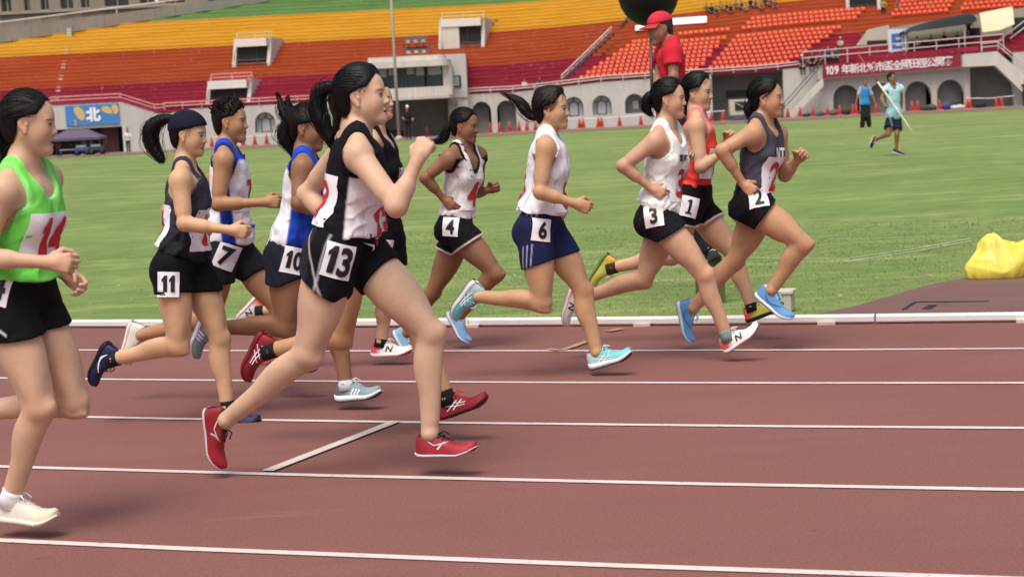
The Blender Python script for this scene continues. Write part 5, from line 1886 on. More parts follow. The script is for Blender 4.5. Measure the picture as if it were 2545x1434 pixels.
def make_shorts(c, sp):
    Rp, pel, s, legs = c['Rp'], c['pel'], c['s'], c['legs']
    off = sp.get('off', .010); fl = sp.get('flare', .016)
    prims = [c['tor'][2], c['tor'][3]] + c['glu']
    ex = []
    for q, (lp, h, k, a, td, sd, kc) in legs.items():
        t = sp.get('leg', .42); t = t[q] if isinstance(t, dict) else t
        r0, r1 = .083 * s * c['S'].get('lg', 1), (.083 + (.053 - .083) * t) * s * c['S'].get('lg', 1)
        prims += lp[1:3]
        if sp.get('long'):
            ex += [CONE(h, k, r0, .060 * s + fl, .03), CONE(k, a, .058 * s + fl, .050 * s + fl, .03)]
            continue
        ex.append(CONE(h, h + (k - h) * (t + .05), r0, r1 + fl, .035))
    lo, hi = prim_bounds(prims + ex, off + .02)
    # shorten bounds: nothing is needed beyond the hems
    res = sp.get('res', .0062)
    F = Fld(*[axis(lo[i], hi[i], res) for i in range(3)])
    for q in prims: F.prim(q, off)
    for q in ex: F.prim(q, off)
    X, Y, Z = (F.ax[0][:, None, None], F.ax[1][None, :, None], F.ax[2][None, None, :])
    la = [((X - pel[0]) * R[0] + (Y - pel[1]) * R[1] + (Z - pel[2]) * R[2]) for R in Rp]
    seed = int(abs(pel[0]) * 777) % 83
    F.F = F.F + ((vnoise((la[0], la[1] * .6, la[2] * .5), 70, seed) + 1.3 * (1 - np.abs(vnoise((la[0], la[1], la[2] * .6 + la[0] * .4), 38, seed + 3))) ** 5) * sp.get('folds', .0030)).astype(np.float32)
    top = sp.get('top', .10) * s
    hems = []
    for q, (lp, h, k, a, td, sd, kc) in legs.items():
        t = sp.get('leg', .42); t = t[q] if isinstance(t, dict) else t
        Lh = np.linalg.norm(k - h) * t
        if sp.get('long'): continue
        tl = sp.get('tilt', {}).get(q, 0.0)
        fb = nrm(c['fwd'] - td * (c['fwd'] @ td))
        nn = nrm(td + fb * tl + c['left'] * (-1 if q == 'R' else 1) * -sp.get('slit', .12))
        hems.append((h, td, nn, Lh))
    def fn(X, Y, Z):
        d = la[2] - top + 0 * la[0]
        for h, td, nn, Lh in hems:
            pz = h + td * Lh
            d = np.maximum(d, (X - pz[0]) * nn[0] + (Y - pz[1]) * nn[1] + (Z - pz[2]) * nn[2])
        return d
    F.cut(fn, .004)
    V, Q = F.mesh()
    V = smooth_mesh(V, Q, 2)
    L = (V - pel) @ Rp.T / s
    hd_ = np.full(len(V), -1.0)
    for h, td, nn, Lh in hems:
        hd_ = np.maximum(hd_, (V - (h + td * Lh)) @ nn)
    if callable(sp['c']): Cc = sp['c'](L[:, 0], L[:, 1], L[:, 2], hd_, V)
    else: Cc = np.tile(lin(sp['c']), (len(V), 1))
    if sp.get('hemc'): Cc = lerpc(Cc, softstep(hd_, -.014, -.009), lin(sp['hemc']))
    o = obj_np(sp.get('name', 'running_shorts'), mesh_np('running_shorts', V - c['o0'], Q, M_CLOTH, True, Cc), c['root'])
    cl = Cloth(V, Q)
    c['shorts_o'] = o; c['shorts_cl'] = cl
    for b in sp.get('bibs', ()): do_bib(c, cl, o, dict(b, fr='p'))
    return o
# ------------------------------------------------------------------ the runners (pixel joints are turned into points on each runner's own lane plane)
RED, BLK = M_INK_R, M_INK_K


def pal(*cs): return [lin(c) for c in cs]


def sel(n, base, *layers):
    C = np.tile(lin(base), (n, 1))
    for m, c in layers: C = lerpc(C, np.clip(np.asarray(m, float) * np.ones(n), 0, 1), lin(c))
    return C


def band(x, c, w, e=.004): return softstep(w / 2 + e - np.abs(x - c), 0, e * 2)


GRP = 'runners in the race'


def hipno(t, px, size=.118, rot=0, ts=.118, tw=.035, sx=.85, **k):
    return dict(dict(px=px, w=size * .88, h=size, t=t, ink=BLK, name='hip_number', ts=ts, tw=tw, rot=rot, sx=sx), **k)


# --- green top, 14, cut by the left edge
person(dict(v=5.5, s=1.0, lg=1.0, ag=.96, skin=(208, 170, 142), group=GRP, label='runner in neon green top with bib 14 and black shorts at left edge',
    ts=8, tp=-6, mouth=.004, head=(21, -6, 0), hairc=(17, 13, 11),
    J=dict(pel=(52, 742), nk=(66, 418), hd=(74, 312), sR=(8, 478), eR=(-52, 640), wR=(118, 652, -.17), eL=(66, 640), wL=(158, 678, .10),
           hR=(38, 765), hL=(88, 758), kR=(100, 1012), aR=(28, 1236), fR=((-25, 1300), (120, 1312)), kL=(186, 1000), aL=(-62, 1022), fL=((-90, 1000), (-140, 1090))),
    handR=dict(curl=(58, 60, 40), d=(190, 655)), handL=dict(d=(230, 728), curl=(30, 50, 40), l=.10),
    hair=dict(tail=[(2, 300, .030), (-8, 350, .036), (2, 410, .034), (8, 440, .012)], front=.061, th=.012),
    shirt=dict(c='#78e55c', hem=.83, off=.012, loose=.020, neck=(.095, .03, .074), arm=(.078, .095), armf=.012, strap=.118, trim='#92ee7c', folds=.005,
               bibs=[dict(at=(.11, -.01, -.235), n=(1, -.10, .02), w=.23, h=.185, t='14', ink=RED, ts=.205, tw=.03, sx=.82)]),
    shorts=dict(leg=dict(R=.32, L=.40), tilt=dict(R=-.25, L=-.1), flare=.010, top=.13, c=lambda f, l, u, h, V: sel(len(f), (13, 13, 16), (band(h, -.055 + (f - .04) * .7, .007) * (l < 0) * (f > -.02) * (f < .08), '#e8e8ee')),
               bibs=[hipno('14', (-14, 712), .125)]),
    shoe=dict(c='#d9d6c8', sole='#e6e2d2', collar='#8794b0', toe='#cfd0b4', tread='#8a8678', lace='#f0eee6', sock='#f2f2f4', sockl=.03)))

# --- charcoal top, 11, wide headband
person(dict(v=7.75, s=.94, lg=1.0, skin=(208, 168, 132), group=GRP, label='runner in charcoal racerback top with hip number 11 and navy headband',
    ts=12, tp=-8, mouth=.006, head=(6, -8, 0), hairc=(11, 9, 9),
    J=dict(pel=(452, 655), nk=(466, 414), hd=(470, 338), sR=(448, 448), eR=(458, 556), wR=(572, 572, -.14), eL=(418, 522), wL=(500, 560, .12),
           hR=(434, 672), hL=(484, 664), kR=(446, 858), aR=(283, 893), fR=((272, 868), (232, 958)), kL=(545, 842), aL=(566, 1012), fL=((548, 1046), (648, 1052))),
    handR=dict(curl=(60, 70, 45)),
    hair=dict(tail=[(428, 295, .016), (400, 300, .024), (375, 325, .036), (378, 360, .030), (398, 392, .016), (404, 400, .004)], n=110, flare=1.5, front=.061,
              band=dict(at=.092, ang=104, w=.050, c='#15182a', edge='#3a2a4a')),
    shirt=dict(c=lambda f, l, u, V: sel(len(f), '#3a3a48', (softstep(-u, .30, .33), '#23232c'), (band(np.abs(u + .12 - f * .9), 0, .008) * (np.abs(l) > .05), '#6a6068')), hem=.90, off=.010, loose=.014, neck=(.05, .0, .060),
               arm=(.085, .115), strap=.085, racer=.01, armf=-.01, folds=.006, tilt=-.25,
               bibs=[dict(at=(.12, -.015, -.31), n=(1, -.12, .0), w=.20, h=.20, t='11', ink=RED, ts=.21, tw=.03, sx=.8), dict(at=(-.12, -.02, -.30), n=(-1, -.2, 0), w=.20, h=.2, t='11', ink=RED, ts=.2, tw=.03, sx=.8)]),
    shorts=dict(leg=dict(R=.44, L=.36), flare=.012, top=.12, tilt=dict(R=.05, L=-.25), c=(12, 13, 17), bibs=[hipno('11', (418, 707), .118, rot=3)]),
    shoe=dict(c='#1d2450', sole=(13, 14, 19), collar=(13, 13, 18), tread=(13, 13, 18), lace='#2a2f55', mark=MARK_SWOOSH, markc='#e9ecf4', sock=(16, 16, 19), sockl=.03)))

# --- blue and white vest, short spiky hair
def c_bluewhite(f, l, u, V):
    return sel(len(f), '#f0f2f8', (softstep(.012 - np.abs(f + .012 + (u + .25) * .10), -.028, -.018) * (np.abs(l) > .03), '#1f3fa8'), (softstep(u, -.075, -.060), '#2449c0'), (band(u, -.43, .02), '#2449c0'))
person(dict(v=8.45, s=.95, lg=.95, skin=(180, 136, 101), group=GRP, label='runner with short spiky hair in blue and white vest behind the headband runner',
    ts=14, tp=-8, bust=.5, head=(8, -3, 0), hairc=(16, 12, 10), lip='#9c5348',
    J=dict(pel=(572, 618), nk=(566, 366), hd=(574, 306), sR=(556, 398), eR=(541, 508), wR=(655, 503, -.14), eL=(508, 470), wL=(552, 520, .10),
           hR=(562, 638), hL=(600, 634), kR=(520, 795), aR=(352, 833), fR=((340, 812), (318, 922)), kL=(694, 772), aL=(712, 884), fL=((694, 915), (772, 924))),
    handR=dict(curl=(66, 78, 50)),
    hair=dict(type='short', spikes=900, spl=.024, front=.066, th=.010, vol=[(.01, 0, .105, .07, .055, .035)]),
    shirt=dict(c=c_bluewhite, hem=.95, off=.010, loose=.018, neck=(.05, .015, .066), arm=(.062, .088), strap=.128, trim='#1c2f80', folds=.004,
               bibs=[dict(at=(.12, -.02, -.25), n=(1, -.1, 0), w=.2, h=.18, t='7', ink=RED, ts=.19, tw=.03)]),
    shorts=dict(leg=.40, flare=.020, top=.12, c='#24222a', bibs=[dict(at=(.06, -.12, -.03), n=(.55, -1, 0), w=.11, h=.13, t='7', ink=BLK, name='hip_number', ts=.13, tw=.035, rot=-24)]),
    shoe=dict(c='#e6e2da', sole='#efece6', collar='#c9c4bb', toe='#e2d8d0', heel='#ece8e0', tread='#b8534a', lace='#f2f2f2')))

# --- blue vest, tan skin, 10
def c_blueback(f, l, u, V):
    return sel(len(f), '#1f43b4', (softstep(-f, .035, .043) * (u < -.04), '#eef0f8'), (softstep(u, -.075, -.060), '#2148c0'))
person(dict(v=8.1, s=.99, lg=1.05, skin=(148, 108, 82), group=GRP, label='runner in blue vest with white back and hip number 10, hair flying',
    ts=10, tp=-10, head=(2, -10, 0), hairc=(16, 11, 9), lip='#8a4a40',
    J=dict(pel=(738, 622), nk=(764, 388), hd=(766, 322), sR=(752, 418), eR=(742, 505), wR=(812, 535, -.14), eL=(790, 480), wL=(850, 520, .12),
           hR=(716, 645), hL=(764, 640), kR=(712, 812), aR=(532, 815), fR=((512, 800), (482, 890)), kL=(838, 790), aL=(860, 955), fL=((832, 1002), (948, 990))),
    hair=dict(tail=[(748, 290, .020), (716, 318, .036), (712, 345, .036), (722, 366, .018), (728, 388, .005)], tail2=[(752, 312, .024), (724, 300, .032), (707, 276, .023), (698, 256, .010), (692, 240, .003)], tail3=[(740, 305, .022), (722, 284, .020), (716, 262, .011), (716, 246, .003)], n=110, flare=1.6, front=.064,
              vol=[(-.10, 0, .05, .045, .04, .05)]),
    shirt=dict(c=c_blueback, hem=.98, off=.012, loose=.020, neck=(.05, .01, .066), arm=(.060, .085), strap=.122, folds=.005),
    shorts=dict(leg=dict(R=.40, L=.36), flare=.016, top=.12, c='#1d2233', bibs=[hipno('10', (731, 648), .128, rot=-9)]),
    shoe=dict(c='#7f96a6', sole='#eef0f2', collar='#39434d', toe='#8ca5ad', heel='#5d6673', tread='#23262b', mark=MARK_STRIPES, lace='#dfe6ea', thick=1.5, sock='#e8e8ea', sockl=.02)))
# upswept lock of hair above her tail is part of the same hair, built with the tail's loose strands

# --- red spiked shoes, mostly hidden behind 13
person(dict(v=7.3, s=.97, lg=1.05, skin=(193, 148, 110), group=GRP, label='runner mostly hidden behind number 13, dark red shoes with white crossed stripes',
    ts=10, tp=-6, hairc=(17, 12, 11),
    J=dict(pel=(880, 615), nk=(884, 358), hd=(876, 268), eR=(870, 490), wR=(900, 560, -.14), eL=(880, 470), wL=(900, 520, .12),
           hR=(868, 642), hL=(900, 640), kR=(848, 838), aR=(672, 872), fR=((645, 850), (596, 962)), kL=(1050, 835), aL=(1112, 990), fL=((1102, 1052), (1212, 1012))),
    hair=dict(tail=[(862, 270, .02), (845, 290, .024), (838, 330, .02)], n=20),
    shirt=dict(c='#23222a', hem=.95),
    shorts=dict(leg=.34, flare=.012, c=(14, 14, 17)),
    shoe=dict(c='#8c1a2a', sole='#7a1622', collar='#2a1418', tread='#3a1a1e', lace='#c63a48', mark=MARK_CROSS, sock=(16, 12, 13), sockl=.035)))

# --- black and white vest, 13, nearest
def c_13(f, l, u, V):
    t = -u
    side = softstep(f, -.035 + .0, -.027)
    white = side * softstep(t, .145, .155) * softstep(.075 + .35 * (t - .40) ** 1 * 0 - f + .0, -.2, -.19)
    wedge = softstep(.030 + np.clip(t - .30, 0, 1) * .45 - np.abs(f - .04 + np.clip(t - .3, 0, 1) * .30), 0, .005)
    m = np.clip(side * softstep(t, .140, .150), 0, 1)
    return sel(len(f), (17, 17, 24), (m, '#ecebf2'), (softstep(f - .085 + (t - .46) * -.2, 0, .006) * (t > .36), (17, 17, 24)), (softstep(-f, .12, .125) * (t < .02), '#ecebf2'))
def c_13s(f, l, u, h, V):
    return sel(len(f), (14, 14, 19), (softstep(-f, .028, .036) * .5 * (l < 0), '#30313c'), (band(f, -.034 - (u + .02) * .45, .007) * (l < 0), '#c8b8b4'), (band(f, .030 + u * .12, .006) * (l < 0), '#b9b9c2'))
person(dict(v=6.55, s=1.03, g=1.06, lg=1.12, ag=1.06, shw=1.05, skin=(210, 174, 147), group=GRP, label='nearest runner in black and white vest with hip number 13, right fist raised', res=.0075, hres=.0032, nkw=1.12,
    ts=20, tp=-14, mouth=.003, head=(7, 3, 0), hairc=(12, 11, 16), lip='#b8635c', hs=1.04,
    J=dict(pel=(862, 612), nk=(892, 330), hd=(902, 246), sR=(890, 385), eR=(985, 515), wR=(1036, 402, -.16), sL=(868, 352, .19), eL=(762, 482, .24), wL=(828, 558, .17),
           hR=(840, 650), hL=(908, 640), kR=(768, 880), aR=(562, 1046), fR=((505, 1052), (528, 1190)), kL=(1072, 828), aL=(1070, 1078), fL=((1040, 1135), (1200, 1130))),
    handR=dict(curl=(72, 88, 55), s=1.0), handL=dict(curl=(60, 70, 40)),
    hair=dict(tail=[(835, 215, .018), (800, 225, .024), (788, 262, .030), (800, 300, .030), (818, 345, .016), (826, 368, .004)], n=60, flare=.7, front=.066, th=.013,
              vol=[(.0, 0, .115, .06, .045, .025)]),
    shirt=dict(c=c_13, hem=.90, off=.010, loose=.004, neck=(.105, .015, .070), arm=(.062, .090), strap=.122, trim=(15, 14, 21), folds=.005, res=.0058, tilt=.1,
               bibs=[dict(at=(-.12, -.01, -.26), n=(-1, -.12, .0), w=.22, h=.20, t='13', ink=RED, ts=.2, tw=.03, sx=.8), dict(at=(.12, -.02, -.345), n=(1, -.25, .0), w=.21, h=.17, t='13', ink=RED, ts=.21, tw=.03, sx=.8)]),
    shorts=dict(leg=dict(R=.34, L=.24), tilt=dict(R=-.40, L=.1), flare=.010, top=.13, slit=.10, c=c_13s, res=.0058, bibs=[hipno('13', (843, 650), .135, rot=-9, ts=.15)]),
    shoe=dict(c='#931a28', sole='#dccfcf', collar='#2a2522', toe='#a52636', heel='#8c1826', tread='#5c121a', lace=(18, 12, 14), mark=MARK_BIRD, markc='#d8c8c8', thick=.5)))

# --- black vest beyond 13
person(dict(v=9.65, s=1.02, skin=(205, 164, 136), group=GRP, label='runner in black vest whose face shows just past the face of number 13',
    ts=8, tp=-6, head=(0, 2, 0), hairc=(15, 12, 11),
    J=dict(pel=(952, 592), nk=(938, 326), hd=(938, 255), eR=(890, 450), wR=(930, 500, -.14), eL=(950, 448), wL=(962, 470, .14),
           hR=(940, 612), hL=(966, 608), kR=(850, 765), aR=(652, 772), fR=((640, 752), (594, 806)), kL=(962, 738), aL=(948, 850), fL=((938, 898), (1032, 892))),
    hair=dict(tail=[(900, 245, .02), (885, 270, .022), (880, 300, .012)], n=16),
    shirt=dict(c=(17, 16, 19), hem=.95, off=.011, neck=(.105, .02, .070), strap=.115, bibs=[dict(at=(.12, .0, -.235), n=(1, -.1, .1), w=.004, h=.004, t='體高', ink=M_WHITE, name='chest_lettering', ts=.062, tw=.01)]),
    shorts=dict(leg=dict(R=.3, L=.42), flare=.018, c=(13, 13, 16), bibs=[dict(at=(.06, -.11, -.06), n=(.7, -1, 0), w=.11, h=.125, t='8', ink=BLK, name='hip_number', ts=.13, tw=.035, rot=-10)]),
    shoe=dict(c='#ece8e6', sole='#f0eeec', collar='#d9585a', heel='#dd5a58', tread='#d9585a', mark=MARK_N, markc='#2a2426', lace='#f0ecea', sock=(21, 17, 19), sockl=.02)))

# --- white patterned vest, 4
def c_4(f, l, u, V):
    n = vnoise((V[:, 0], V[:, 1], V[:, 2]), 95, 3) + vnoise((V[:, 0], V[:, 1], V[:, 2]), 170, 8) * .6
    m = softstep(n, .42, .55) * softstep(u, -.25, -.12)
    return sel(len(f), '#ebe6e6', (m, '#34323a'), (softstep(-u, .26, .30) * .25, '#b8b0b4'))
person(dict(v=10.45, s=.93, lg=1.08, skin=(145, 104, 78), group=GRP, label='tan runner in white patterned vest with hip number 4 and wrist bands',
    ts=2, tp=12, mouth=.004, head=(-5, -8, 0), hairc=(13, 10, 9), lip='#8c4c42',
    J=dict(pel=(1134, 556), nk=(1154, 368), hd=(1156, 316), sR=(1116, 394), eR=(1056, 442), wR=(1104, 496, -.13), sL=(1190, 386), eL=(1188, 478, .2), wL=(1213, 473, .10),
           hR=(1122, 580), hL=(1146, 578), kR=(1232, 680), aR=(1146, 782), fR=((1136, 782), (1178, 852)), kL=(1076, 725), aL=(1012, 828), fL=((990, 832), (1022, 886))),
    handR=dict(curl=(30, 40, 30), d=(1130, 518)), handL=dict(curl=(50, 60, 45), d=(1232, 466), l=.1),
    hair=dict(tail=[(1126, 300, .012), (1112, 322, .020), (1102, 345, .022), (1086, 352, .012), (1068, 355, .004)], n=80, flare=1.3, front=.062),
    shirt=dict(c=c_4, hem=.90, off=.010, loose=.006, neck=(.13, .02, .060), arm=(.066, .095), strap=.105, trim=(19, 18, 22), folds=.004,
               bibs=[dict(at=(.11, -.01, -.29), n=(1, -.05, .0), w=.22, h=.19, t='4', ink=RED, ts=.20, tw=.04, sx=1.0)]),
    shorts=dict(leg=dict(R=.36, L=.36), flare=.018, top=.11, c=(14, 14, 17), hemc='#e6dad8', tilt=dict(R=-.2, L=.1), bibs=[hipno('4', (1119, 564), .115, rot=5)]),
    shoe=dict(c='#86b4d6', sole='#dfe9f0', collar='#c8dcea', toe='#79aee0', tread='#6a92b8', lace='#e8f0f6')))

# --- white top, 6, navy tights
def c_6(f, l, u, V):
    return sel(len(f), '#f2f2f8', (softstep(f, .06, .12) * softstep(-u, .12, .2) * .35, '#a9dcee'), (band(u + f * .5, -.20, .006) * (f > .03), '#7fc8c0'))
def c_6s(f, l, u, h, V):
    st = np.zeros(len(f))
    for q in (-.026, 0.0, .026): st = np.maximum(st, band(f - .012 + u * .02, q, .006, .002))
    return sel(len(f), '#1c2448', (st * (l < 0) * ((h > -.115) | (u > .055)), '#b8bdd2'))
person(dict(v=9.2, s=.99, lg=1.02, skin=(196, 154, 118), group=GRP, label='runner in plain white sleeveless top with hip number 6 and navy tights',
    ts=8, tp=-10, head=(0, -1, 0), hairc=(23, 14, 16),
    J=dict(pel=(1346, 560), nk=(1366, 334), hd=(1372, 276), sR=(1356, 368), eR=(1342, 478), wR=(1428, 506, -.14), eL=(1352, 470), wL=(1385, 520, .10),
           hR=(1332, 580), hL=(1366, 576), kR=(1348, 752), aR=(1188, 738), fR=((1178, 708), (1118, 800)), kL=(1448, 722), aL=(1484, 876), fL=((1468, 930), (1578, 896))),
    handR=dict(curl=(60, 75, 50)),
    hair=dict(tail=[(1336, 292, .014), (1318, 288, .018), (1302, 268, .024), (1290, 252, .020), (1262, 238, .007)], n=90, flare=1.2, front=.062,
              vol=[(.028, 0, .118, .045, .05, .028), (-.04, 0, .108, .06, .05, .032)]),
    shirt=dict(c=c_6, hem=.86, off=.012, loose=.026, neck=(.045, .005, .064), arm=(.058, .088), strap=.136, armf=.008, folds=.005,
               bibs=[dict(at=(-.12, -.03, -.29), n=(-1, -.35, 0), w=.20, h=.2, t='6', ink=RED, ts=.2, tw=.03), dict(at=(.12, -.02, -.31), n=(1, -.1, 0), w=.2, h=.18, t='6', ink=RED, ts=.2, tw=.03)]),
    shorts=dict(name='running_tights', leg=dict(R=.56, L=.42), flare=.002, off=.007, top=.14, slit=0, folds=.0012, c=c_6s, tilt=dict(R=0, L=-.2), bibs=[hipno('6', (1348, 572), .118, rot=-4)]),
    shoe=dict(c='#6cc3cb', sole='#e8eef0', collar='#20262c', toe='#74cdd2', heel='#a9c9ce', tread='#1d2030', lace='#cfeef0', mark=MARK_CROSS, thick=1.5)))

# --- coral top, 1
def c_1(f, l, u, V):
    return sel(len(f), '#f0473f', (softstep(u, -.10, -.06), '#f07a7c'))
def c_1s(f, l, u, h, V):
    return sel(len(f), (14, 13, 16), (band(h, -.02, .004) * .0, '#ffffff'))
person(dict(v=10.6, s=.99, skin=(206, 165, 134), group=GRP, label='runner in coral red vest with hip number 1, between two other runners',
    ts=6, tp=-10, head=(-8, -6, 0), hairc=(15, 11, 9),
    J=dict(pel=(1722, 506), nk=(1738, 286), hd=(1734, 232), sR=(1730, 315), eR=(1742, 416), wR=(1792, 382, -.16), eL=(1760, 400), wL=(1806, 352, .14),
           hR=(1708, 528), hL=(1738, 524), kR=(1668, 636), aR=(1522, 666), fR=((1508, 652), (1478, 705)), kL=(1826, 636), aL=(1868, 762), fL=((1856, 795), (1948, 758))),
    hair=dict(tail=[(1706, 236, .024), (1700, 262, .022), (1704, 282, .010)], n=50, front=.058, vol=[(.01, 0, .114, .055, .05, .026)]),
    shirt=dict(c=c_1, hem=.84, off=.009, neck=(.07, .04, .066), arm=(.085, .135), strap=.088, armf=-.012, trim='#f08484', folds=.004, tilt=.35,
               bibs=[dict(at=(.115, -.02, -.28), n=(1, -.1, 0), w=.2, h=.18, t='1', ink=RED, ts=.2, tw=.03)]),
    shorts=dict(leg=dict(R=.30, L=.32), flare=.016, off=.016, top=.12, c=c_1s, hemc='#e4d2cc', bibs=[hipno('1', (1714, 514), .120, rot=-12, gl=slab_one(), tw=.02, ts=.115, sx=1.0)]),
    shoe=dict(R=dict(c=(207, 214, 90), sole=(90, 122, 74), collar=(42, 36, 34), heel=(220, 176, 74), tread=(95, 143, 74), lace=(240, 240, 192), sock=(58, 36, 32), sockl=.03),
              L=dict(c='#cfd04e', sole='#24302a', collar='#2a2422', heel='#e0603a', toe='#d8d86a', tread='#1e2a22', lace='#f0f0c0', sock=(21, 17, 17), sockl=.02))))

# --- white top, 3
def c_3(f, l, u, V):
    return sel(len(f), '#f0f2ee', (softstep(-u, .20, .26) * (f < .03) * .18, '#c8d6c6'))
def c_3s(f, l, u, h, V):
    n = vnoise((V[:, 0], V[:, 1], V[:, 2]), 260, 4)
    return sel(len(f), (18, 19, 24), (softstep(n, .45, .6) * .35, '#6a6c78'))
person(dict(v=9.8, s=.97, lg=1.0, skin=(201, 159, 130), group=GRP, label='runner in white vest with black lettering and hip number 3, hair in a bun',
    ts=-4, tp=12, head=(2, -2, 0), hairc=(12, 10, 9),
    J=dict(pel=(1636, 532), nk=(1660, 318), hd=(1664, 250), sR=(1628, 352), eR=(1548, 412), wR=(1618, 468, -.14), eL=(1690, 434), wL=(1706, 398, .13),
           hR=(1628, 556), hL=(1654, 552), kR=(1752, 684), aR=(1806, 834), fR=((1800, 872), (1876, 818)), kL=(1600, 694), aL=(1446, 742), fL=((1430, 722), (1403, 822))),
    handR=dict(curl=(55, 65, 45), d=(1648, 482)),
    hair=dict(tail=[(1628, 230, .018), (1610, 248, .028), (1606, 268, .024), (1618, 286, .008)], n=60, flare=1.6, front=.060, vol=[(.01, 0, .112, .055, .05, .028)]),
    shirt=dict(c=c_3, hem=.92, off=.012, loose=.016, neck=(.09, .02, .066), arm=(.088, .120), armf=.006, strap=.106, folds=.005, tilt=-.15,
               bibs=[dict(at=(.12, -.02, -.165), n=(1, -.25, .0), w=.004, h=.004, t='臺灣', ink=BLK, name='chest_lettering', ts=.062, tw=.02, sx=.9), dict(at=(.115, -.005, -.30), n=(1, -.15, .0), w=.21, h=.20, t='3', ink=RED, ts=.21, tw=.03)]),
    shorts=dict(leg=dict(R=.28, L=.34), flare=.018, top=.13, c=c_3s, tilt=dict(R=-.15, L=.1), bibs=[hipno('3', (1624, 536), .122, rot=15)]),
    shoe=dict(c='#ece8e6', sole='#f0eeec', collar='#7f9aa0', heel='#e0625f', toe='#f0ecea', tread='#c84450', mark=MARK_N, markc='#2a2426', lace='#f0ecea', sock='#7f9494', sockl=.03)))

# --- grey top, 2, leading
person(dict(v=10.2, s=1.02, lg=1.02, skin=(196, 151, 117), group=GRP, label='leading runner in grey vest with bib 2 and black ruffled shorts',
    ts=-6, tp=12, mouth=.0, head=(0, -2, 0), hairc=(12, 9, 9),
    J=dict(pel=(1872, 502), nk=(1898, 304), hd=(1906, 248), sR=(1872, 332), eR=(1794, 374), wR=(1846, 456, -.14), sL=(1934, 332, .16), eL=(1950, 436), wL=(1983, 398, .14),
           hR=(1866, 524), hL=(1892, 520), kR=(1996, 606), aR=(1918, 722), fR=((1882, 742), (1954, 798)), kL=(1826, 648), aL=(1722, 768), fL=((1692, 758), (1712, 845))),
    handR=dict(curl=(55, 65, 45), d=(1870, 476)), handL=dict(curl=(68, 80, 50)),
    hair=dict(tail=[(1872, 252, .020), (1862, 272, .028), (1870, 296, .018), (1880, 308, .006)], n=60, flare=1.3, front=.064, vol=[(.03, 0, .110, .05, .05, .022)]),
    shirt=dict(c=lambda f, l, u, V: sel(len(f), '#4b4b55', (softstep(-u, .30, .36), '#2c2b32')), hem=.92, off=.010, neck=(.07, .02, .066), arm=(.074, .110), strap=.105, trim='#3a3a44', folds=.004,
               bibs=[dict(at=(.12, .0, -.155), n=(1, -.1, .0), w=.004, h=.004, t='NT', ink=M_WHITE, name='chest_lettering', ts=.075, tw=.05), dict(at=(.115, -.01, -.285), n=(1, -.15, 0), w=.20, h=.22, t='2', ink=RED, ts=.22, tw=.03)]),
    shorts=dict(leg=dict(R=.24, L=.34), flare=.02, top=.13, c=(14, 14, 16), folds=.006, bibs=[hipno('2', (1884, 492), .118, rot=8)]),
    shoe=dict(c='#5c94c8', sole='#e4ecf2', collar='#c8d4de', toe='#6aa3d4', tread='#4a78a8', lace='#a8d0ee', mark=MARK_SWOOSH, markc='#4a6fae')))
# ------------------------------------------------------------------ kerb rail, infield things
def tkp(u, v, z): return np.array(tk(u, v, z))
kerb = thing('kerb_rail', tkp(0, CURB_V, 0), 'white raised aluminium kerb rail along the inner edge of the track', 'kerb')
us = [-9.5 + 2.0 * i for i in range(0, 10)]
for a, b in zip(us[:-1], us[1:]):
    V = []; F = []; n = 5
    for i in range(n):
        u = a + .006 + (b - a - .012) * i / (n - 1)
        for dv, z in ((-.030, .018), (-.030, .046), (-.016, .060), (.016, .060), (.030, .046), (.030, .018)): V.append(tkp(u, CURB_V + dv, z))
    for i in range(n - 1):
        for j in range(6): F.append((i * 6 + j, i * 6 + (j + 1) % 6, (i + 1) * 6 + (j + 1) % 6, (i + 1) * 6 + j))
    F += [tuple(range(6)), tuple((n - 1) * 6 + j for j in range(6))[::-1]]
    MB().add(V, F).build('rail', mat_plain('white_rail', '#dcdcd8', .4, .05, 3), kerb)
foot_me = None
for i in range(16):
    u = -9 + i * 1.2
    c = tkp(u, CURB_V - .01, .009)
    MB().box(c, (.11, .09, .018), np.array([LANE_D, LANE_N, UPV])).build('foot', mat_plain('rail_foot', '#c9b9b2', .6), kerb)
# track-coloured apron on the infield at right
P = [(1975, 787), (2040, 778), (2120, 761), (2210, 736), (2300, 709), (2405, 689), (2545, 672), (2760, 655), (2760, 770), (2545, 783)]
V = [atZ(x, y, .006) for x, y in P]
o = MB().add(V, [tuple(range(len(V)))]).build('runway_apron', mat_plain('apron_rubber', '#73544e', .85, .12, 3)); o['kind'] = 'structure'
mb = MB()
for a, b, w in (((2273, 750), (2458, 748), .018), ((2245, 769), (2274, 750), .012), ((2302, 767), (2320, 757), .03)):
    p, q = atZ(*a, .010), atZ(*b, .010); t = nrm(q - p); s_ = np.array([-t[1], t[0], 0]) * w
    mb.add([p - s_, q - s_, q + s_, p + s_], [(0, 1, 2, 3)])
o = mb.build('pit_cover_joint', M_DARK); o['kind'] = 'structure'
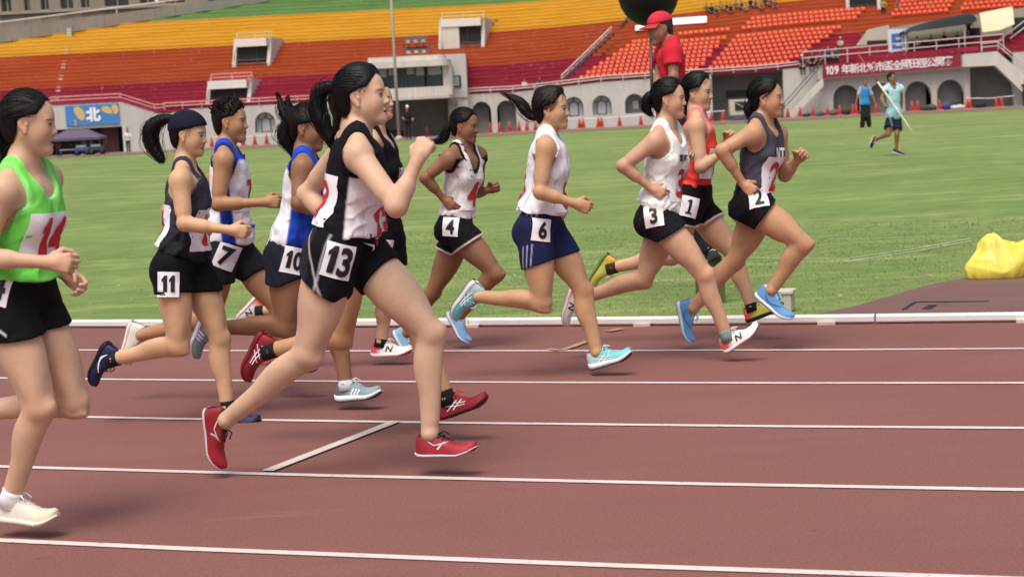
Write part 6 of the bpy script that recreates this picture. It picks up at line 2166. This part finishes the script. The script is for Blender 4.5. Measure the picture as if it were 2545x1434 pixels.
# masking tape on lane one
mb = MB()
P = [atZ(x, y, .009) for x, y in ((1362, 866), (1384, 869), (1400, 868), (1425, 860), (1462, 846))]
V = []; F = []
for i, p in enumerate(P):
    t = nrm(P[min(i + 1, len(P) - 1)] - P[max(i - 1, 0)]); s_ = np.array([-t[1], t[0], 0]) * .024
    V += [p - s_, p + s_]
for i in range(len(P) - 1): F.append((2 * i, 2 * i + 2, 2 * i + 3, 2 * i + 1))
p, q = atZ(1512, 822, .009), atZ(1546, 816, .009); t = nrm(q - p); s_ = np.array([-t[1], t[0], 0]) * .03
o = MB().add([p - s_, q - s_, q + s_, p + s_], [(0, 1, 2, 3)]).build('tape_strip', mat_plain('old_tape', '#b58e6a', .7, .1)); tag(o, 'short scrap of tan tape on the track just inside the kerb rail', 'tape')
o = mb.add(V, F).build('tape_strip', mat_plain('old_tape', '#b58e6a', .7, .1)); tag(o, 'worn tan tape mark stuck on the inside lane of the track', 'tape')
# marker box
c = atZ(1932, 776, 0)
bx = thing('marker_box', c + np.array([0, .1, 0]), 'small cream box with a lid on the grass behind the leading runner', 'box')
A = np.array([LANE_D, LANE_N, UPV])
MB().box(c + LANE_N * .08 + UPV * .06, (.19, .15, .12), A).build('box_body', M_CREAM, bx, bevel=.006)
MB().box(c + LANE_N * .08 + UPV * .132, (.215, .17, .026), A).build('lid', mat_plain('cream_lid', '#cfc8b4', .6), bx, bevel=.006)
# white crumbs of litter and clover on the grass
rg = np.random.default_rng(11); V = []; F = []
for k in range(420):
    px, py = rg.uniform(150, 2500), rg.uniform(600, 785)
    if py > 700 and px > 2150: continue
    p = atG(px, py, .004); r = rg.uniform(.004, .013); n = len(V)
    for j in range(5):
        a = 2 * math.pi * j / 5; V.append((p[0] + r * math.cos(a) * 1.6, p[1] + r * math.sin(a), p[2] + rg.uniform(.004, .014)))
    F.append(tuple(n + j for j in range(5)))
o = MB().add(V, F).build('clover_flowers', mat_plain('clover_white', '#a9ad7e', .9, .2, 4)); o['kind'] = 'stuff'
# grass tufts near the kerb: real blades
V = []; Q = []; Cc = []
rg = np.random.default_rng(3)
def blade(p, h, w, lean):
    n = len(V); a = rg.uniform(0, 6.28); dx = np.array([math.cos(a), math.sin(a), 0]) * w
    ln = np.array([lean * math.cos(a * 3.1), lean * math.sin(a * 3.1), 0])
    V.extend([p - dx, p + dx, p + dx * .7 + ln * .5 + [0, 0, h * .6], p - dx * .7 + ln * .5 + [0, 0, h * .6], p + ln + [0, 0, h], p + ln + dx * .1 + [0, 0, h]])
    Q.append((n, n + 1, n + 2, n + 3)); Q.append((n + 3, n + 2, n + 5, n + 4))
    c = lin('#788553') * rg.uniform(.78, 1.22) + (lin('#a3a268') - lin('#788553')) * rg.uniform(0, .6) * (rg.random() < .4)
    Cc.extend([c] * 6)
apron_poly = [(x, y) for x, y in P] if False else None
PA = [(1975, 787), (2040, 778), (2120, 761), (2210, 736), (2300, 709), (2405, 689), (2545, 672), (2760, 655)]
for k in range(60000):
    u = rg.uniform(-6.0, 6.2); dv = rg.uniform(.07, 1.0) ** 1.6 * 9.0
    p = tkp(u * (1 + dv * .09), CURB_V + dv, -.003)
    p[2] = float(gz(p[1])) - .004
    r = p - CAM
    # skip what lies on the apron
    zc = r @ np.array([0, _cp, -_sp]); xi = (r @ np.array([_c, -_s * _sp, -_s * _cp])) / zc * FPX + PW / 2; yi = -(r @ np.array([_s, _c * _sp, _c * _cp])) / zc * FPX + PH / 2
    if xi > 1975 and yi > np.interp(xi, [q[0] for q in PA], [q[1] for q in PA]) - 1: continue
    blade(p, rg.uniform(.006, .017), rg.uniform(.0010, .0022) * (1 + dv * .25), rg.uniform(.004, .016))
me = mesh_np('grass_blades', np.array(V), np.array(Q), mat_attr('grass_blade', .8, .2, .1, 5, 0), False, np.array(Cc))
o = obj_np('grass_blades', me); o['kind'] = 'stuff'

# --- yellow plastic bag over equipment
def yellow_bag():
    c = atZ(2462, 702, 0); X, Y = c[0], c[1]
    sc = (Y / FPX)
    def W(px, py, dy=0): 
        q = atY(px, py, Y + .28 + dy); return q
    A = [CONE(W(2464, 612), W(2452, 668), .075, .150, .06), CONE(W(2464, 612), W(2500, 660), .075, .155, .06), SPH(W(2440, 672), .105, .05),
         CONE(W(2500, 628), W(2550, 640), .075, .10, .06), CONE(W(2560, 628), W(2590, 680), .09, .11, .06), CONE(W(2424, 694), W(2560, 692), .045, .06, .05), SPH(W(2520, 680, .1), .13, .06)]
    lo, hi = prim_bounds(A, .05); lo[2] = min(lo[2], -.02)
    F = Fld(*[axis(lo[i], hi[i], .012) for i in range(3)])
    for p in A: F.prim(p)
    X_, Y_, Z_ = (F.ax[0][:, None, None], F.ax[1][None, :, None], F.ax[2][None, None, :])
    top_ = W(2464, 600); an = np.arctan2(Y_ - top_[1], X_ - top_[0])
    f = -(1 - np.abs(vnoise((an * .5 + 0 * Z_, X_ * .2, Z_ * .6), 9, 4))) ** 4 * .016 - (1 - np.abs(vnoise((X_ * 1.2, Y_, Z_ * .5 + X_ * .3), 14, 9))) ** 6 * .012 + vnoise((X_, Y_, Z_), 12, 2) * .010
    F.F = F.F + f.astype(np.float32) + .008
    F.cut(lambda X, Y, Z: -Z + .004 + 0 * X, .004)
    V, Q = F.mesh()
    m, nt, b = _base('yellow_plastic')
    n = noise(nt, 6, 4)
    nt.links.new(mixc(nt, ramp(nt, n.outputs['Fac'], .3, .7), lin('#e2d63c'), lin('#eee27a')), b.inputs['Base Color'])
    b.inputs['Roughness'].default_value = .3; b.inputs['Subsurface Weight'].default_value = .5; b.inputs['Subsurface Radius'].default_value = (.08, .07, .02)
    nn = noise(nt, 30, 4); bump(nt, b, nn.outputs['Fac'], .4, .01)
    o = obj_np('plastic_bag', mesh_np('plastic_bag', V, Q, m, True))
    tag(o, 'crumpled translucent yellow plastic bag over something on the infield apron at right', 'bag')
yellow_bag()

# --- traffic cones in the far row
cone_o = None
ORD = ['first', 'second', 'third', 'fourth', 'fifth', 'sixth', 'seventh', 'eighth', 'ninth']
def cone(px, label, Y=110.6):
    global cone_o
    X = XP(px, Y)
    if cone_o is None:
        t = thing('traffic_cone', (X, Y, 0), label, 'traffic cone', 'traffic cones along the far track')
        MB().lathe((X, Y, 0), [(.14, .04), (.045, .60), (.04, .62)], 10).build('cone_body', mat_plain('cone_orange', '#dc5a42', .5, .06), t, True)
        MB().box((X, Y, .02), (.36, .36, .04)).build('base', mat_plain('cone_orange', '#dc5a42'), t)
        cone_o = t; return t
    t = cone_o.copy(); link(t); t.location = (X, Y, 0); t.rotation_euler.z = random.uniform(-.3, .3); t['label'] = label
    for ch in cone_o.children:
        c = ch.copy(); link(c, t)
    return t
for where, xs in (('behind the headband runner and the spiky haired runner', (519, 597, 626, 656)), ('below the commentary booth', (1003, 1056)), ('in front of the dark arches between runners 4 and 6', (1214, 1238, 1263, 1286, 1306, 1327)),
        ('below the window arches between runners 6 and 3', (1399, 1437, 1446, 1484, 1492, 1537, 1590)), ('before the shed opening between runners 1 and 2', (1766, 1795)),
        ('between the leading runner and the man in the blue vest', (1956, 1987, 2019, 2055, 2086, 2119, 2127)), ('from the javelin thrower to the right edge', (2177, 2266, 2280, 2335, 2404, 2411, 2476, 2489))):
    for k, px in enumerate(xs): cone(px, '%s orange cone from left %s' % (ORD[k], where))
rp = MB()
for a, b in ((1395, 1600), (1600, 1800), (2400, 2520), (520, 700)): rp.tube([(XP(a, 110.7), 110.75, .62), (XP((a + b) / 2, 110.7), 110.75, .54), (XP(b, 110.7), 110.75, .62)], .022, 5)
tag(rp.build('barrier_tape', M_WHITE), 'thin white barrier tape strung between the far cones', 'tape')
# --- bags and kit lying under the arches
rg = np.random.default_rng(21)
def kit(px, Y, w, h, c, label):
    X = XP(px, Y)
    A = [CONE(np.array([X - w * .3, Y, h * .4]), np.array([X + w * .3, Y + .05, h * .45]), h * .55, h * .5, .05), SPH(np.array([X + w * .1, Y, h * .8]), h * .3, .06), CONE(np.array([X - w * .4, Y, h * .2]), np.array([X + w * .45, Y, h * .2]), h * .25, h * .25, .05)]
    lo, hi = prim_bounds(A, .05)
    F = Fld(*[axis(lo[i], hi[i], .05) for i in range(3)])
    for p in A: F.prim(p)
    F.cut(lambda X, Y, Z: -Z + .0 * X, .02)
    V, Q = F.mesh()
    V[:, 2] *= .72
    o = obj_np('sports_bag', mesh_np('sports_bag', V, Q, mat_plain('kit_' + c.strip('#'), c, .8, .2, 4), True)); tag(o, label, 'bag', 'bags and kit along the stand wall')
for i, (px, w, h, c, lb) in enumerate([(2005, .5, .28, '#3a3a3e', 'dark kit bag on the ground just right of the platform stair foot'), (2038, .5, .35, '#4a4c50', 'grey kit bag between cones left of the arcade'), (2072, .45, .5, '#5a5a46', 'olive kit bag at the foot of the first arcade pier'),
        (2108, .9, .45, '#1f2028', 'black heap of kit in the first arch of the arcade'), (2140, .7, .3, '#23305a', 'navy bag beside the man in the blue vest'), (2300, .8, .35, '#2c2a2c', 'dark bag right of the pair of cones in front of the third arch'),
        (2312, .5, .5, '#55504a', 'brown bag against the pier by the third arch'), (2348, .4, .6, '#3a4470', 'blue bag beside the single cone at the fourth arch'), (2380, .9, .35, '#c9c9cc', 'white sheet of kit on the ground before the fourth arch'), (2376, .5, .6, '#26262a', 'black rucksack leaning in the fourth arch'),
        (1835, .9, .25, '#5a3a78', 'purple bag on the ground in front of the shed opening'), (1870, .6, .22, '#2c2c40', 'dark blue bag on the ground right of the cream cupboard'), (2438, .3, .5, '#2a2628', 'black bin bag right of the double cones'), (978, .6, .7, '#2a2a30', 'dark bin bag beside the flagpole foot')]):
    kit(px, 111.2 - (i % 3) * .12, w, h, c, lb)

# --- spectators: small figures, seen a few pixels high
def spectator(px, py, Y, h, shirt, label, pants='#2b2d36', hair='#1c1816', cap=None, pose='sit', face=-1, zfix=None):
    """feet or seat bottom at the pixel; h is standing height"""
    b = atY(px, py, Y) - np.array([0, 0, ZS])
    if zfix is not None: b[2] = zfix
    k = h / 1.7; t = thing('person', b, label, 'person', 'spectators and helpers at the stand')
    rg = np.random.default_rng(int(px * 7 + py))
    tw = rg.uniform(-.5, .5)
    f = np.array([math.sin(tw), -math.cos(tw), 0.0]); l = np.array([-f[1], f[0], 0]); u = UPV
    def p(x, y, z): return b + (f * x + l * y + u * z) * k
    if pose == 'sit': hp = .05; hipx = 0
    else: hp = .86
    lean = .12 if pose == 'sit' else .03
    tors = [ELL(p(0, 0, hp + .05), np.array([f, l, u]), np.array((.12, .17, .13)) * k, .05), ELL(p(lean * .6, 0, hp + .34), np.array([f, l, u]), np.array((.12, .19, .25)) * k, .06)]
    arms = []
    for q in (-1, 1):
        e = p(lean + .10 + rg.uniform(-.1, .15), q * .27, hp + .24); w = p(lean + .26 + rg.uniform(-.15, .1), q * rg.uniform(.08, .25), hp + rg.uniform(.08, .3))
        arms += [CONE(p(lean, q * .19, hp + .50), e, .055 * k, .045 * k, .04), CONE(e, w, .045 * k, .038 * k, .03), SPH(w, .05 * k, .02)]
    legs = []
    for q in (-1, 1):
        if pose == 'sit': legs += [CONE(p(0, q * .09, hp), p(.42, q * .12, hp + .08), .085 * k, .065 * k, .04), CONE(p(.42, q * .12, hp + .08), p(.40, q * .12, hp - .36), .06 * k, .045 * k, .03), CONE(p(.38, q * .12, hp - .40), p(.55, q * .12, hp - .42), .045 * k, .04 * k, .02)]
        else: legs += [CONE(p(0, q * .09, hp), p(.03, q * .10, .45), .085 * k, .06 * k, .04), CONE(p(.03, q * .10, .45), p(0, q * .10, .06), .058 * k, .042 * k, .03), CONE(p(-.02, q * .10, .04), p(.16, q * .11, .035), .045 * k, .04 * k, .02)]
    head = [CONE(p(lean, 0, hp + .55), p(lean + .02, 0, hp + .68), .05 * k, .05 * k, .03), ELL(p(lean + .03, 0, hp + .76), np.array([f, l, u]), np.array((.10, .078, .12)) * k, .03)]
    A = tors + arms + legs + head
    lo, hi = prim_bounds(A, .05)
    F = Fld(*[axis(lo[i], hi[i], .034 * max(k, .7)) for i in range(3)])
    for q in A: F.prim(q)
    V, Q = F.mesh()
    d = (V - b) / k; z = d[:, 2]; fx = d @ f; ly = np.abs(d @ l)
    C = np.tile(lin(shirt), (len(V), 1))
    C = lerpc(C, (z < hp + (.10 if pose == 'sit' else .04)) * ((fx > .2) | (z < hp)) * 1.0, lin(pants))
    C = lerpc(C, (z > hp + .58) * 1.0, lin('#b58a6a'))
    C = lerpc(C, ((z > hp + .80) | ((z > hp + .66) & (fx < lean - .02))) * 1.0, lin(cap or hair))
    C = lerpc(C, ((fx > .2) & (z > hp + .1) & (ly < .3)) * .9 * (z < hp + .5), lin('#b58a6a'))
    obj_np('body', mesh_np('body', V - b, Q, M_CLOTH, True, C), t)
    if cap:
        MB().tube([p(lean + .06, 0, hp + .84), p(lean + .20, 0, hp + .81)], [.085 * k, .05 * k], 8).build('cap', mat_plain('cap_' + cap.strip('#'), cap, .8), t)
    return t
SP = [(1742, 136, 115.2, 1.15, '#4a4c52', 'spectator in dark grey sitting among the orange seats right of the man in red', {}), (1762, 134, 115.2, 1.1, '#7c8a86', 'spectator in grey green sitting next to the dark grey one in the orange seats', {}),
      (1812, 146, 114.6, 1.1, '#26262c', 'spectator in black with red cap alone in the seat aisle', dict(cap='#c23a34')),
      (1992, 172, 112.0, 1.55, '#24242c', 'spectator in black with white cap leaning on the rail at the platform stair', dict(cap='#e6e2de')), (2020, 164, 112.0, 1.55, '#2c2e38', 'spectator in dark jacket with grey cap at the rail', dict(cap='#8a9490')),
      (2056, 150, 112.3, 1.6, '#28438c', 'spectator in bright blue jacket sitting above the rail', {}), (2040, 156, 112.2, 1.4, '#4a3a6a', 'spectator in purple sitting beside the bright blue jacket', {}), (2078, 150, 112.2, 1.5, '#1f4a52', 'spectator in teal at the end of the rail', {}), (2090, 118, 113.6, 1.1, '#c9b9a6', 'pale dressed spectator in white cap above the rail group', dict(cap='#dcd6cc')),
      (2196, 44, 117.2, 1.2, '#8a9a4a', 'spectator in lime green on the steps above the cream wall', dict(pose='stand', zfix=None)), (2228, 24, 117.6, 1.1, '#55585e', 'spectator in grey near the top of the seats above the awning', {}),
      (1303, 222, 112.3, 1.15, '#c9c9cf', 'spectator in white by the red terrace rail left of the stair rails', {}), (1342, 218, 112.3, 1.15, '#2c3a7a', 'spectator in blue by the red terrace rail next to one in white', {}),
      (2280, 118, 112.9, 1.2, '#d3d6da', 'official in white at the left end of the table under the canopy', {}), (2312, 114, 112.9, 1.2, '#3a3c44', 'official in dark shirt seated second under the canopy', {}), (2345, 108, 112.9, 1.25, '#2a2c34', 'official in black seated at the middle of the canopy table', {}), (2378, 106, 112.9, 1.2, '#5a5c60', 'official in grey seated at the right of the canopy table', {}), (2408, 98, 112.9, 1.3, '#26282e', 'official in black standing at the right pole of the canopy', dict(pose='stand'))]
cr = [('#5d6a34', 'moss green'), ('#2c2a3a', 'dark indigo'), ('#3e3e44', 'iron grey'), ('#7d8840', 'lime'), ('#241f28', 'deep black'), ('#2a2a30', 'black'), ('#6b7a3a', 'olive green'), ('#3a3340', 'dark plum'), ('#8a8f4a', 'yellow green'), ('#23252c', 'navy black'), ('#5a4a6a', 'mauve'), ('#7a7440', 'mustard'), ('#302a34', 'charcoal'), ('#8a3a5a', 'magenta'), ('#4a4a50', 'slate')]
for k, (c, nm) in enumerate(cr):
    SP.append((1756 + k * 12.2, 36 - k * 1.4 + (k % 3) * 5 - 4, 119.8 - (k % 3) * .25, 1.15 + .1 * (k % 2), c, 'spectator in %s in the crowd on the yellow terrace above the seats' % nm, {}))
for (px, py, Y, h, c, lb, kw) in SP: spectator(px, py, Y, h, c, lb, **kw)
spectator(320, 385, 108.5, 1.35, '#d9d8d6', 'helper in white shirt standing by the tunnel portal', pose='stand', zfix=0.0)
spectator(1016, 348, 96.0, 1.72, '#232326', 'official in black vest and white cap standing beside the flagpole', pants='#26262a', cap='#eceae6', pose='stand', zfix=0.0)
spectator(2548, 262, 108.0, 1.55, '#1f3a36', 'person in dark green leaning at the right edge below the stairs', pose='stand', zfix=0.0)
# white cloth sheets spread on the terrace
for (a, b, y0, y1, lb) in ((1578, 1640, 82, 70, 'white sheet spread on the orange terrace behind the man in red'), (1665, 1755, 68, 52, 'white banner sheet spread on the terrace right of the man in red')):
    P = [slope_at(a, y0), slope_at(b, y0 - 6), slope_at(b, y1 - 6), slope_at(a, y1)]
    V = [p + np.array([0, -.35, .12]) for p in P] + [p + np.array([0, -.28, .08]) for p in P]
    o = MB().add(V, [(0, 1, 2, 3), (7, 6, 5, 4), (0, 4, 5, 1), (1, 5, 6, 2), (2, 6, 7, 3), (3, 7, 4, 0)]).build('white_sheet', M_PAPER); tag(o, lb, 'sheet')

# --- canopy tent and table crew at left
tx0, tx1, TY = XP(120, 103), XP(250, 103), 103.0
tn = thing('canopy_tent', ((tx0 + tx1) / 2, TY, 0), 'purple grey canopy tent in front of the tunnel at left', 'tent')
cx = (tx0 + tx1) / 2
MB().add([(tx0, TY - .9, .98), (tx1, TY - .9, .98), (tx1, TY + .9, .98), (tx0, TY + .9, .98), (cx - .6, TY, 1.45), (cx + .6, TY, 1.45), (tx0, TY - .9, .84), (tx1, TY - .9, .84), (tx1, TY + .9, .84), (tx0, TY + .9, .84)],
         [(0, 1, 5, 4), (1, 2, 5), (2, 3, 4, 5), (3, 0, 4), (0, 6, 7, 1), (1, 7, 8, 2), (2, 8, 9, 3), (3, 9, 6, 0)]).build('tent_roof', mat_plain('tent_fabric', '#5d5266', .7, .1, 1.5), tn)
for x in (tx0 + .05, tx1 - .05):
    for y in (TY - .85, TY + .85): MB().tube([(x, y, 0), (x, y, .95)], .03, 6).build('leg', M_STEEL, tn)
tt = thing('scoring_table', (cx, TY - .5, 0), 'low dark table under the purple canopy tent', 'table')
MB().box2((cx - .9, TY - .7, .32), (cx + 1.0, TY - .3, .37)).build('table_top', mat_plain('pale_top', '#a9acb2', .5), tt)
for x in (cx - .85, cx + .95): MB().box((x, TY - .5, .16), (.05, .3, .32)).build('leg', M_STEEL, tt)
for px, c, cap, lb in ((186, '#2c3450', '#e8e8ea', 'crew member in navy with white cap at the left of the tent table'), (212, '#8a98b8', '#e8e8ea', 'crew member in pale blue with white cap at the middle of the tent table'), (230, '#6a7ca0', '#dfe3ea', 'crew member in blue with pale cap at the right of the tent table'), (150, '#6b6a70', None, 'crew member in grey behind the left leg of the tent')):
    spectator(px, 398, TY - .1, .95, c, lb, cap=cap, pose='stand', zfix=0.0)

for px, c, lb in ((206, '#39507c', 'dark blue equipment cart parked at the left under the canopy tent'), (243, '#2a3a40', 'dark green equipment cart parked at the right of the canopy tent')):
    X = XP(px, 101.5, 385); ct = thing('equipment_cart', (X, 101.5, 0), lb, 'cart')
    MB().box((X, 101.5, .34), (.8, .5, .22)).build('cart_body', mat_plain('cart_' + c.strip('#'), c, .6), ct, bevel=.03)
    MB().box((X - .05, 101.5, .50), (.5, .4, .10)).build('load', M_BLIND, ct, bevel=.02)
    MB().tube([(X + .38, 101.5, .4), (X + .55, 101.5, .75)], .02, 5).build('handle', M_STEEL, ct)
    for a in (-.28, .28):
        for b in (-.22, .22): MB().tube([(X + a, 101.5 + b - .03, .13), (X + a, 101.5 + b + .03, .13)], .13, 12).build('wheel', mat_plain('rubber', '#1d1d1f', .8), ct, True)

# --- black balloon on a pole and the official in red
Yo = 13.6
top = atY(1611, 0, Yo)
bz = atY(1611, -20, Yo)
bln = thing('black_balloon', (bz[0] + .02, Yo, 0), 'big round black balloon fixed on a thin dark pole above the man in red', 'balloon')
prof = []
R = .228
for k in range(15):
    t = math.pi * k / 14
    prof.append((max(R * math.sin(t) * (1.0 if t > math.pi / 2 else 1.0), .004), -R * 1.12 * math.cos(t)))
MB().lathe((bz[0], Yo, bz[2]), prof, 28).build('balloon_skin', mat_plain('black_latex', '#121116', .55, .1, 2, spec=.3), bln, True)
q0 = atY(1617, 68, Yo)
q1 = atY(1621, 268, Yo - .35)
MB().tube([(q0[0], Yo, q0[2] + .05), q1], .011, 8).build('pole', M_STEEL, bln, True)
stp = thing('step_block', atY(1764, 690, 13.1) * np.array([1, 1, 0]), 'small dark green step the man in the red shirt stands on', 'step')
M_STEP = mat_plain('green_step', '#4f6038', .8, .1, 5)
sc_ = atY(1764, 690, 13.1)
MB().box((sc_[0], 13.1, .285), (.17, .34, .05)).build('tread', M_STEP, stp, bevel=.008)
for a in (-.07, .07):
    for b in (-.13, .13): MB().box((sc_[0] + a, 13.1 + b, .129), (.04, .04, .258)).build('leg', M_STEP, stp)
NOSH = None
person(dict(d=13.1, plane=np.array([0, 1.0, 0]), fwd=nrm([-.95, -.32, 0]), s=1.0, g=1.0, ag=.95, skin='#9a735c', res=.011, hres=.005, handres=.007, z0=.31,
    label='man in red polo shirt and red cap standing above the runners', bust=0, head=(0, -10, 0), hairc='#3a3532', lip='#7c5048', hs=1.02,
    J=dict(pel=(1674, 296), nk=(1664, 108), hd=(1640, 74), sR=(1652, 126, .16), sL=(1672, 128, -.16), eL=(1674, 190, -.22), wL=(1664, 245, -.20), eR=(1636, 192, .02), wR=(1634, 256, -.20),
           hR=(1670, 302, .08), hL=(1682, 302, -.08), kL=(1728, 456, -.06), aL=(1764, 612, -.08), kR=(1718, 454, .06), aR=(1754, 608, .08), fL=((1768, 639), (1756, 643), 4.0), fR=((1758, 632), (1746, 636), 4.0)),
    hair=dict(type='short', th=.004, front=.05),
    shirt=dict(name='polo_shirt', c=lambda f, l, u, V: sel(len(f), '#c9283a'), sleeve=.60, hem=1.10, off=.013, loose=.014, neck=(.03, .0, .062), folds=.007, sflare=.016, res=.012),
    shorts=dict(name='trousers', long=True, leg=.96, flare=.012, top=.08, c='#2b2b33', slit=0, res=.013),
    shoe=dict(c='#2a2a2e', sole='#3a3a3e')))
_off = [o for o in bpy.data.objects if o.get('label', '').startswith('man in red polo')][0]
hdp = at_plane(1640, 74, np.array([0, 1.0, 0]), 13.1)
cf = nrm([-.95, -.32, 0]); cl_ = np.cross(UPV, cf); cf = rot_about(cf, cl_, 10); cu_ = np.cross(cf, cl_)
CR = np.array([cf, cl_, cu_]); hs_ = .92
A = [ELL(hdp + (cf * -.014 + cu_ * .050) * hs_, CR, np.array((.106, .087, .090)) * hs_, .01)]
lo, hi = prim_bounds(A, .02)
F = Fld(*[axis(lo[i], hi[i], .008) for i in range(3)])
for p in A: F.prim(p)
F.cut(lambda X, Y, Z: -((X - hdp[0]) * cu_[0] + (Y - hdp[1]) * cu_[1] + (Z - hdp[2]) * cu_[2]) + .048, .004)
V, Q = F.mesh()
M_CAP = mat_plain('red_cap', '#c9253c', .8, .06, 12)
capo = obj_np('cap', mesh_np('cap', V - np.array(_off.location), Q, M_CAP, True), _off)
V = []; n = 9
for k in range(n):
    t = (k / (n - 1) - .5) * 2
    base_ = hdp + cf * (.078 - .05 * t * t) * hs_ + cl_ * t * .076 + cu_ * (.050)
    tip = base_ + cf * (.085 * (1 - .55 * t * t)) - cu_ * (.012 + .018 * t * t)
    V += [base_, tip, tip - cu_ * .005, base_ - cu_ * .006]
Fq = []
for k in range(n - 1):
    for j in range(4): Fq.append((k * 4 + j, k * 4 + (j + 1) % 4, k * 4 + 4 + (j + 1) % 4, k * 4 + 4 + j))
br = MB().add(V, Fq).build('brim', M_CAP, capo, True)

# --- javelin thrower and the man in the blue vest on the infield
def plainY(Y): return dict(d=Y, plane=np.array([0, 1.0, 0]))
person(dict(plainY(39.0), fwd=nrm([.42, -.9, 0]), s=1.06, g=1.05, ag=1.0, skin='#94694e', res=.018, hres=.008, handres=.012, bust=0, label='javelin thrower in pale blue vest and navy shorts jogging on the grass', head=(10, 0, 0), hairc='#1a1614',
    J=dict(pel=(2222, 292), nk=(2218, 212), hd=(2216, 196), sR=(2202, 222, -.04), sL=(2238, 220, .08), eR=(2191, 246, -.10), wR=(2199, 262, -.30), eL=(2240, 252, .20), wL=(2238, 285, .25),
           hR=(2213, 294, .0), hL=(2229, 294, .05), kL=(2229, 335, -.10), aL=(2228, 372, -.05), kR=(2208, 334, -.12), aR=(2176, 348, .15), fL=((2226, 380), (2240, 384)), fR=((2172, 340), (2162, 368))),
    hair=dict(type='short', th=.012, front=.062, vol=[(.02, 0, .11, .06, .05, .03)]),
    shirt=dict(c=lambda f, l, u, V: sel(len(f), '#a4cfe0', (softstep(np.abs(l) - .16, 0, .02), '#c9e2e6')), sleeve=.22, hem=1.08, off=.020, loose=.03, neck=(.10, .02, .07), res=.018, folds=.006),
    shorts=dict(leg=.72, flare=.05, top=.08, c=lambda f, l, u, h, V: sel(len(f), '#1b2638', (band(l, -.15, .03) * .8, '#7a8690')), slit=0, res=.018, folds=.006),
    shoe=dict(c='#26262a', sole='#d9d9d9', thick=1.3)))
p0, p1 = atY(2131, 132, 39.1), atY(2272, 334, 38.6)
jv = thing('javelin', (p0 + p1) / 2, 'long thin red and white javelin carried slanted over the shoulder of the thrower', 'javelin')
pm = p0 + (p1 - p0) * .36
MB().tube([p0, p0 + (p1 - p0) * .1, pm], [.006, .014, .018], 8).build('tail', mat_plain('javelin_red', '#cf4a4c', .5), jv, True)
MB().tube([pm, p0 + (p1 - p0) * .5, p0 + (p1 - p0) * .9, p1], [.018, .022, .014, .005], 8).build('shaft', mat_plain('javelin_white', '#e8e4c8', .5), jv, True)
person(dict(plainY(67.0), fwd=nrm([-.15, -1, 0]), s=1.02, g=1.1, skin='#94694e', res=.028, hres=.014, handres=.02, bust=0, label='man in bright blue vest and cap standing on the grass behind the javelin thrower', hairc='#2a2426',
    J=dict(pel=(2150, 262), nk=(2150, 216), hd=(2150, 206), sR=(2140, 221, 0), sL=(2160, 221, 0), eR=(2132, 238, 0), wR=(2128, 254, -.1), eL=(2168, 238, 0), wL=(2174, 252, -.1),
           hR=(2145, 264, 0), hL=(2155, 264, 0), kR=(2146, 290, -.05), aR=(2143, 312, 0), kL=(2157, 290, -.05), aL=(2160, 310, 0), fR=((2144, 314), (2138, 317)), fL=((2160, 312), (2164, 316))),
    hair=dict(type='short', th=.012, front=.05),
    shirt=dict(c=lambda f, l, u, V: sel(len(f), '#2f86c9', (softstep(np.abs(l) - .15, 0, .02), '#b7a9b4')), sleeve=.95, hem=1.0, off=.02, loose=.02, res=.025, folds=.004),
    shorts=dict(name='trousers', long=True, leg=.95, flare=.03, top=.08, c='#1f2126', slit=0, res=.026), shoe=dict(c='#26262a', sole='#cccccc')))

# --- everything beyond the infield stands on the higher far side
bpy.context.view_layer.update()
for o in list(SC.objects):
    if o.parent is not None or o.type not in ('MESH', 'EMPTY'): continue
    if o.name.split('.')[0] in ('ground', 'infield_grass', 'field_line', 'running_track', 'lane_line', 'javelin', 'clover_flowers', 'grass_blades'): continue
    if o.type == 'EMPTY': y = o.location.y
    else:
        n_ = len(o.data.vertices); y = sum(v.co.y for v in o.data.vertices) / max(n_, 1) + o.location.y
    if y > 88: o.location.z += ZS
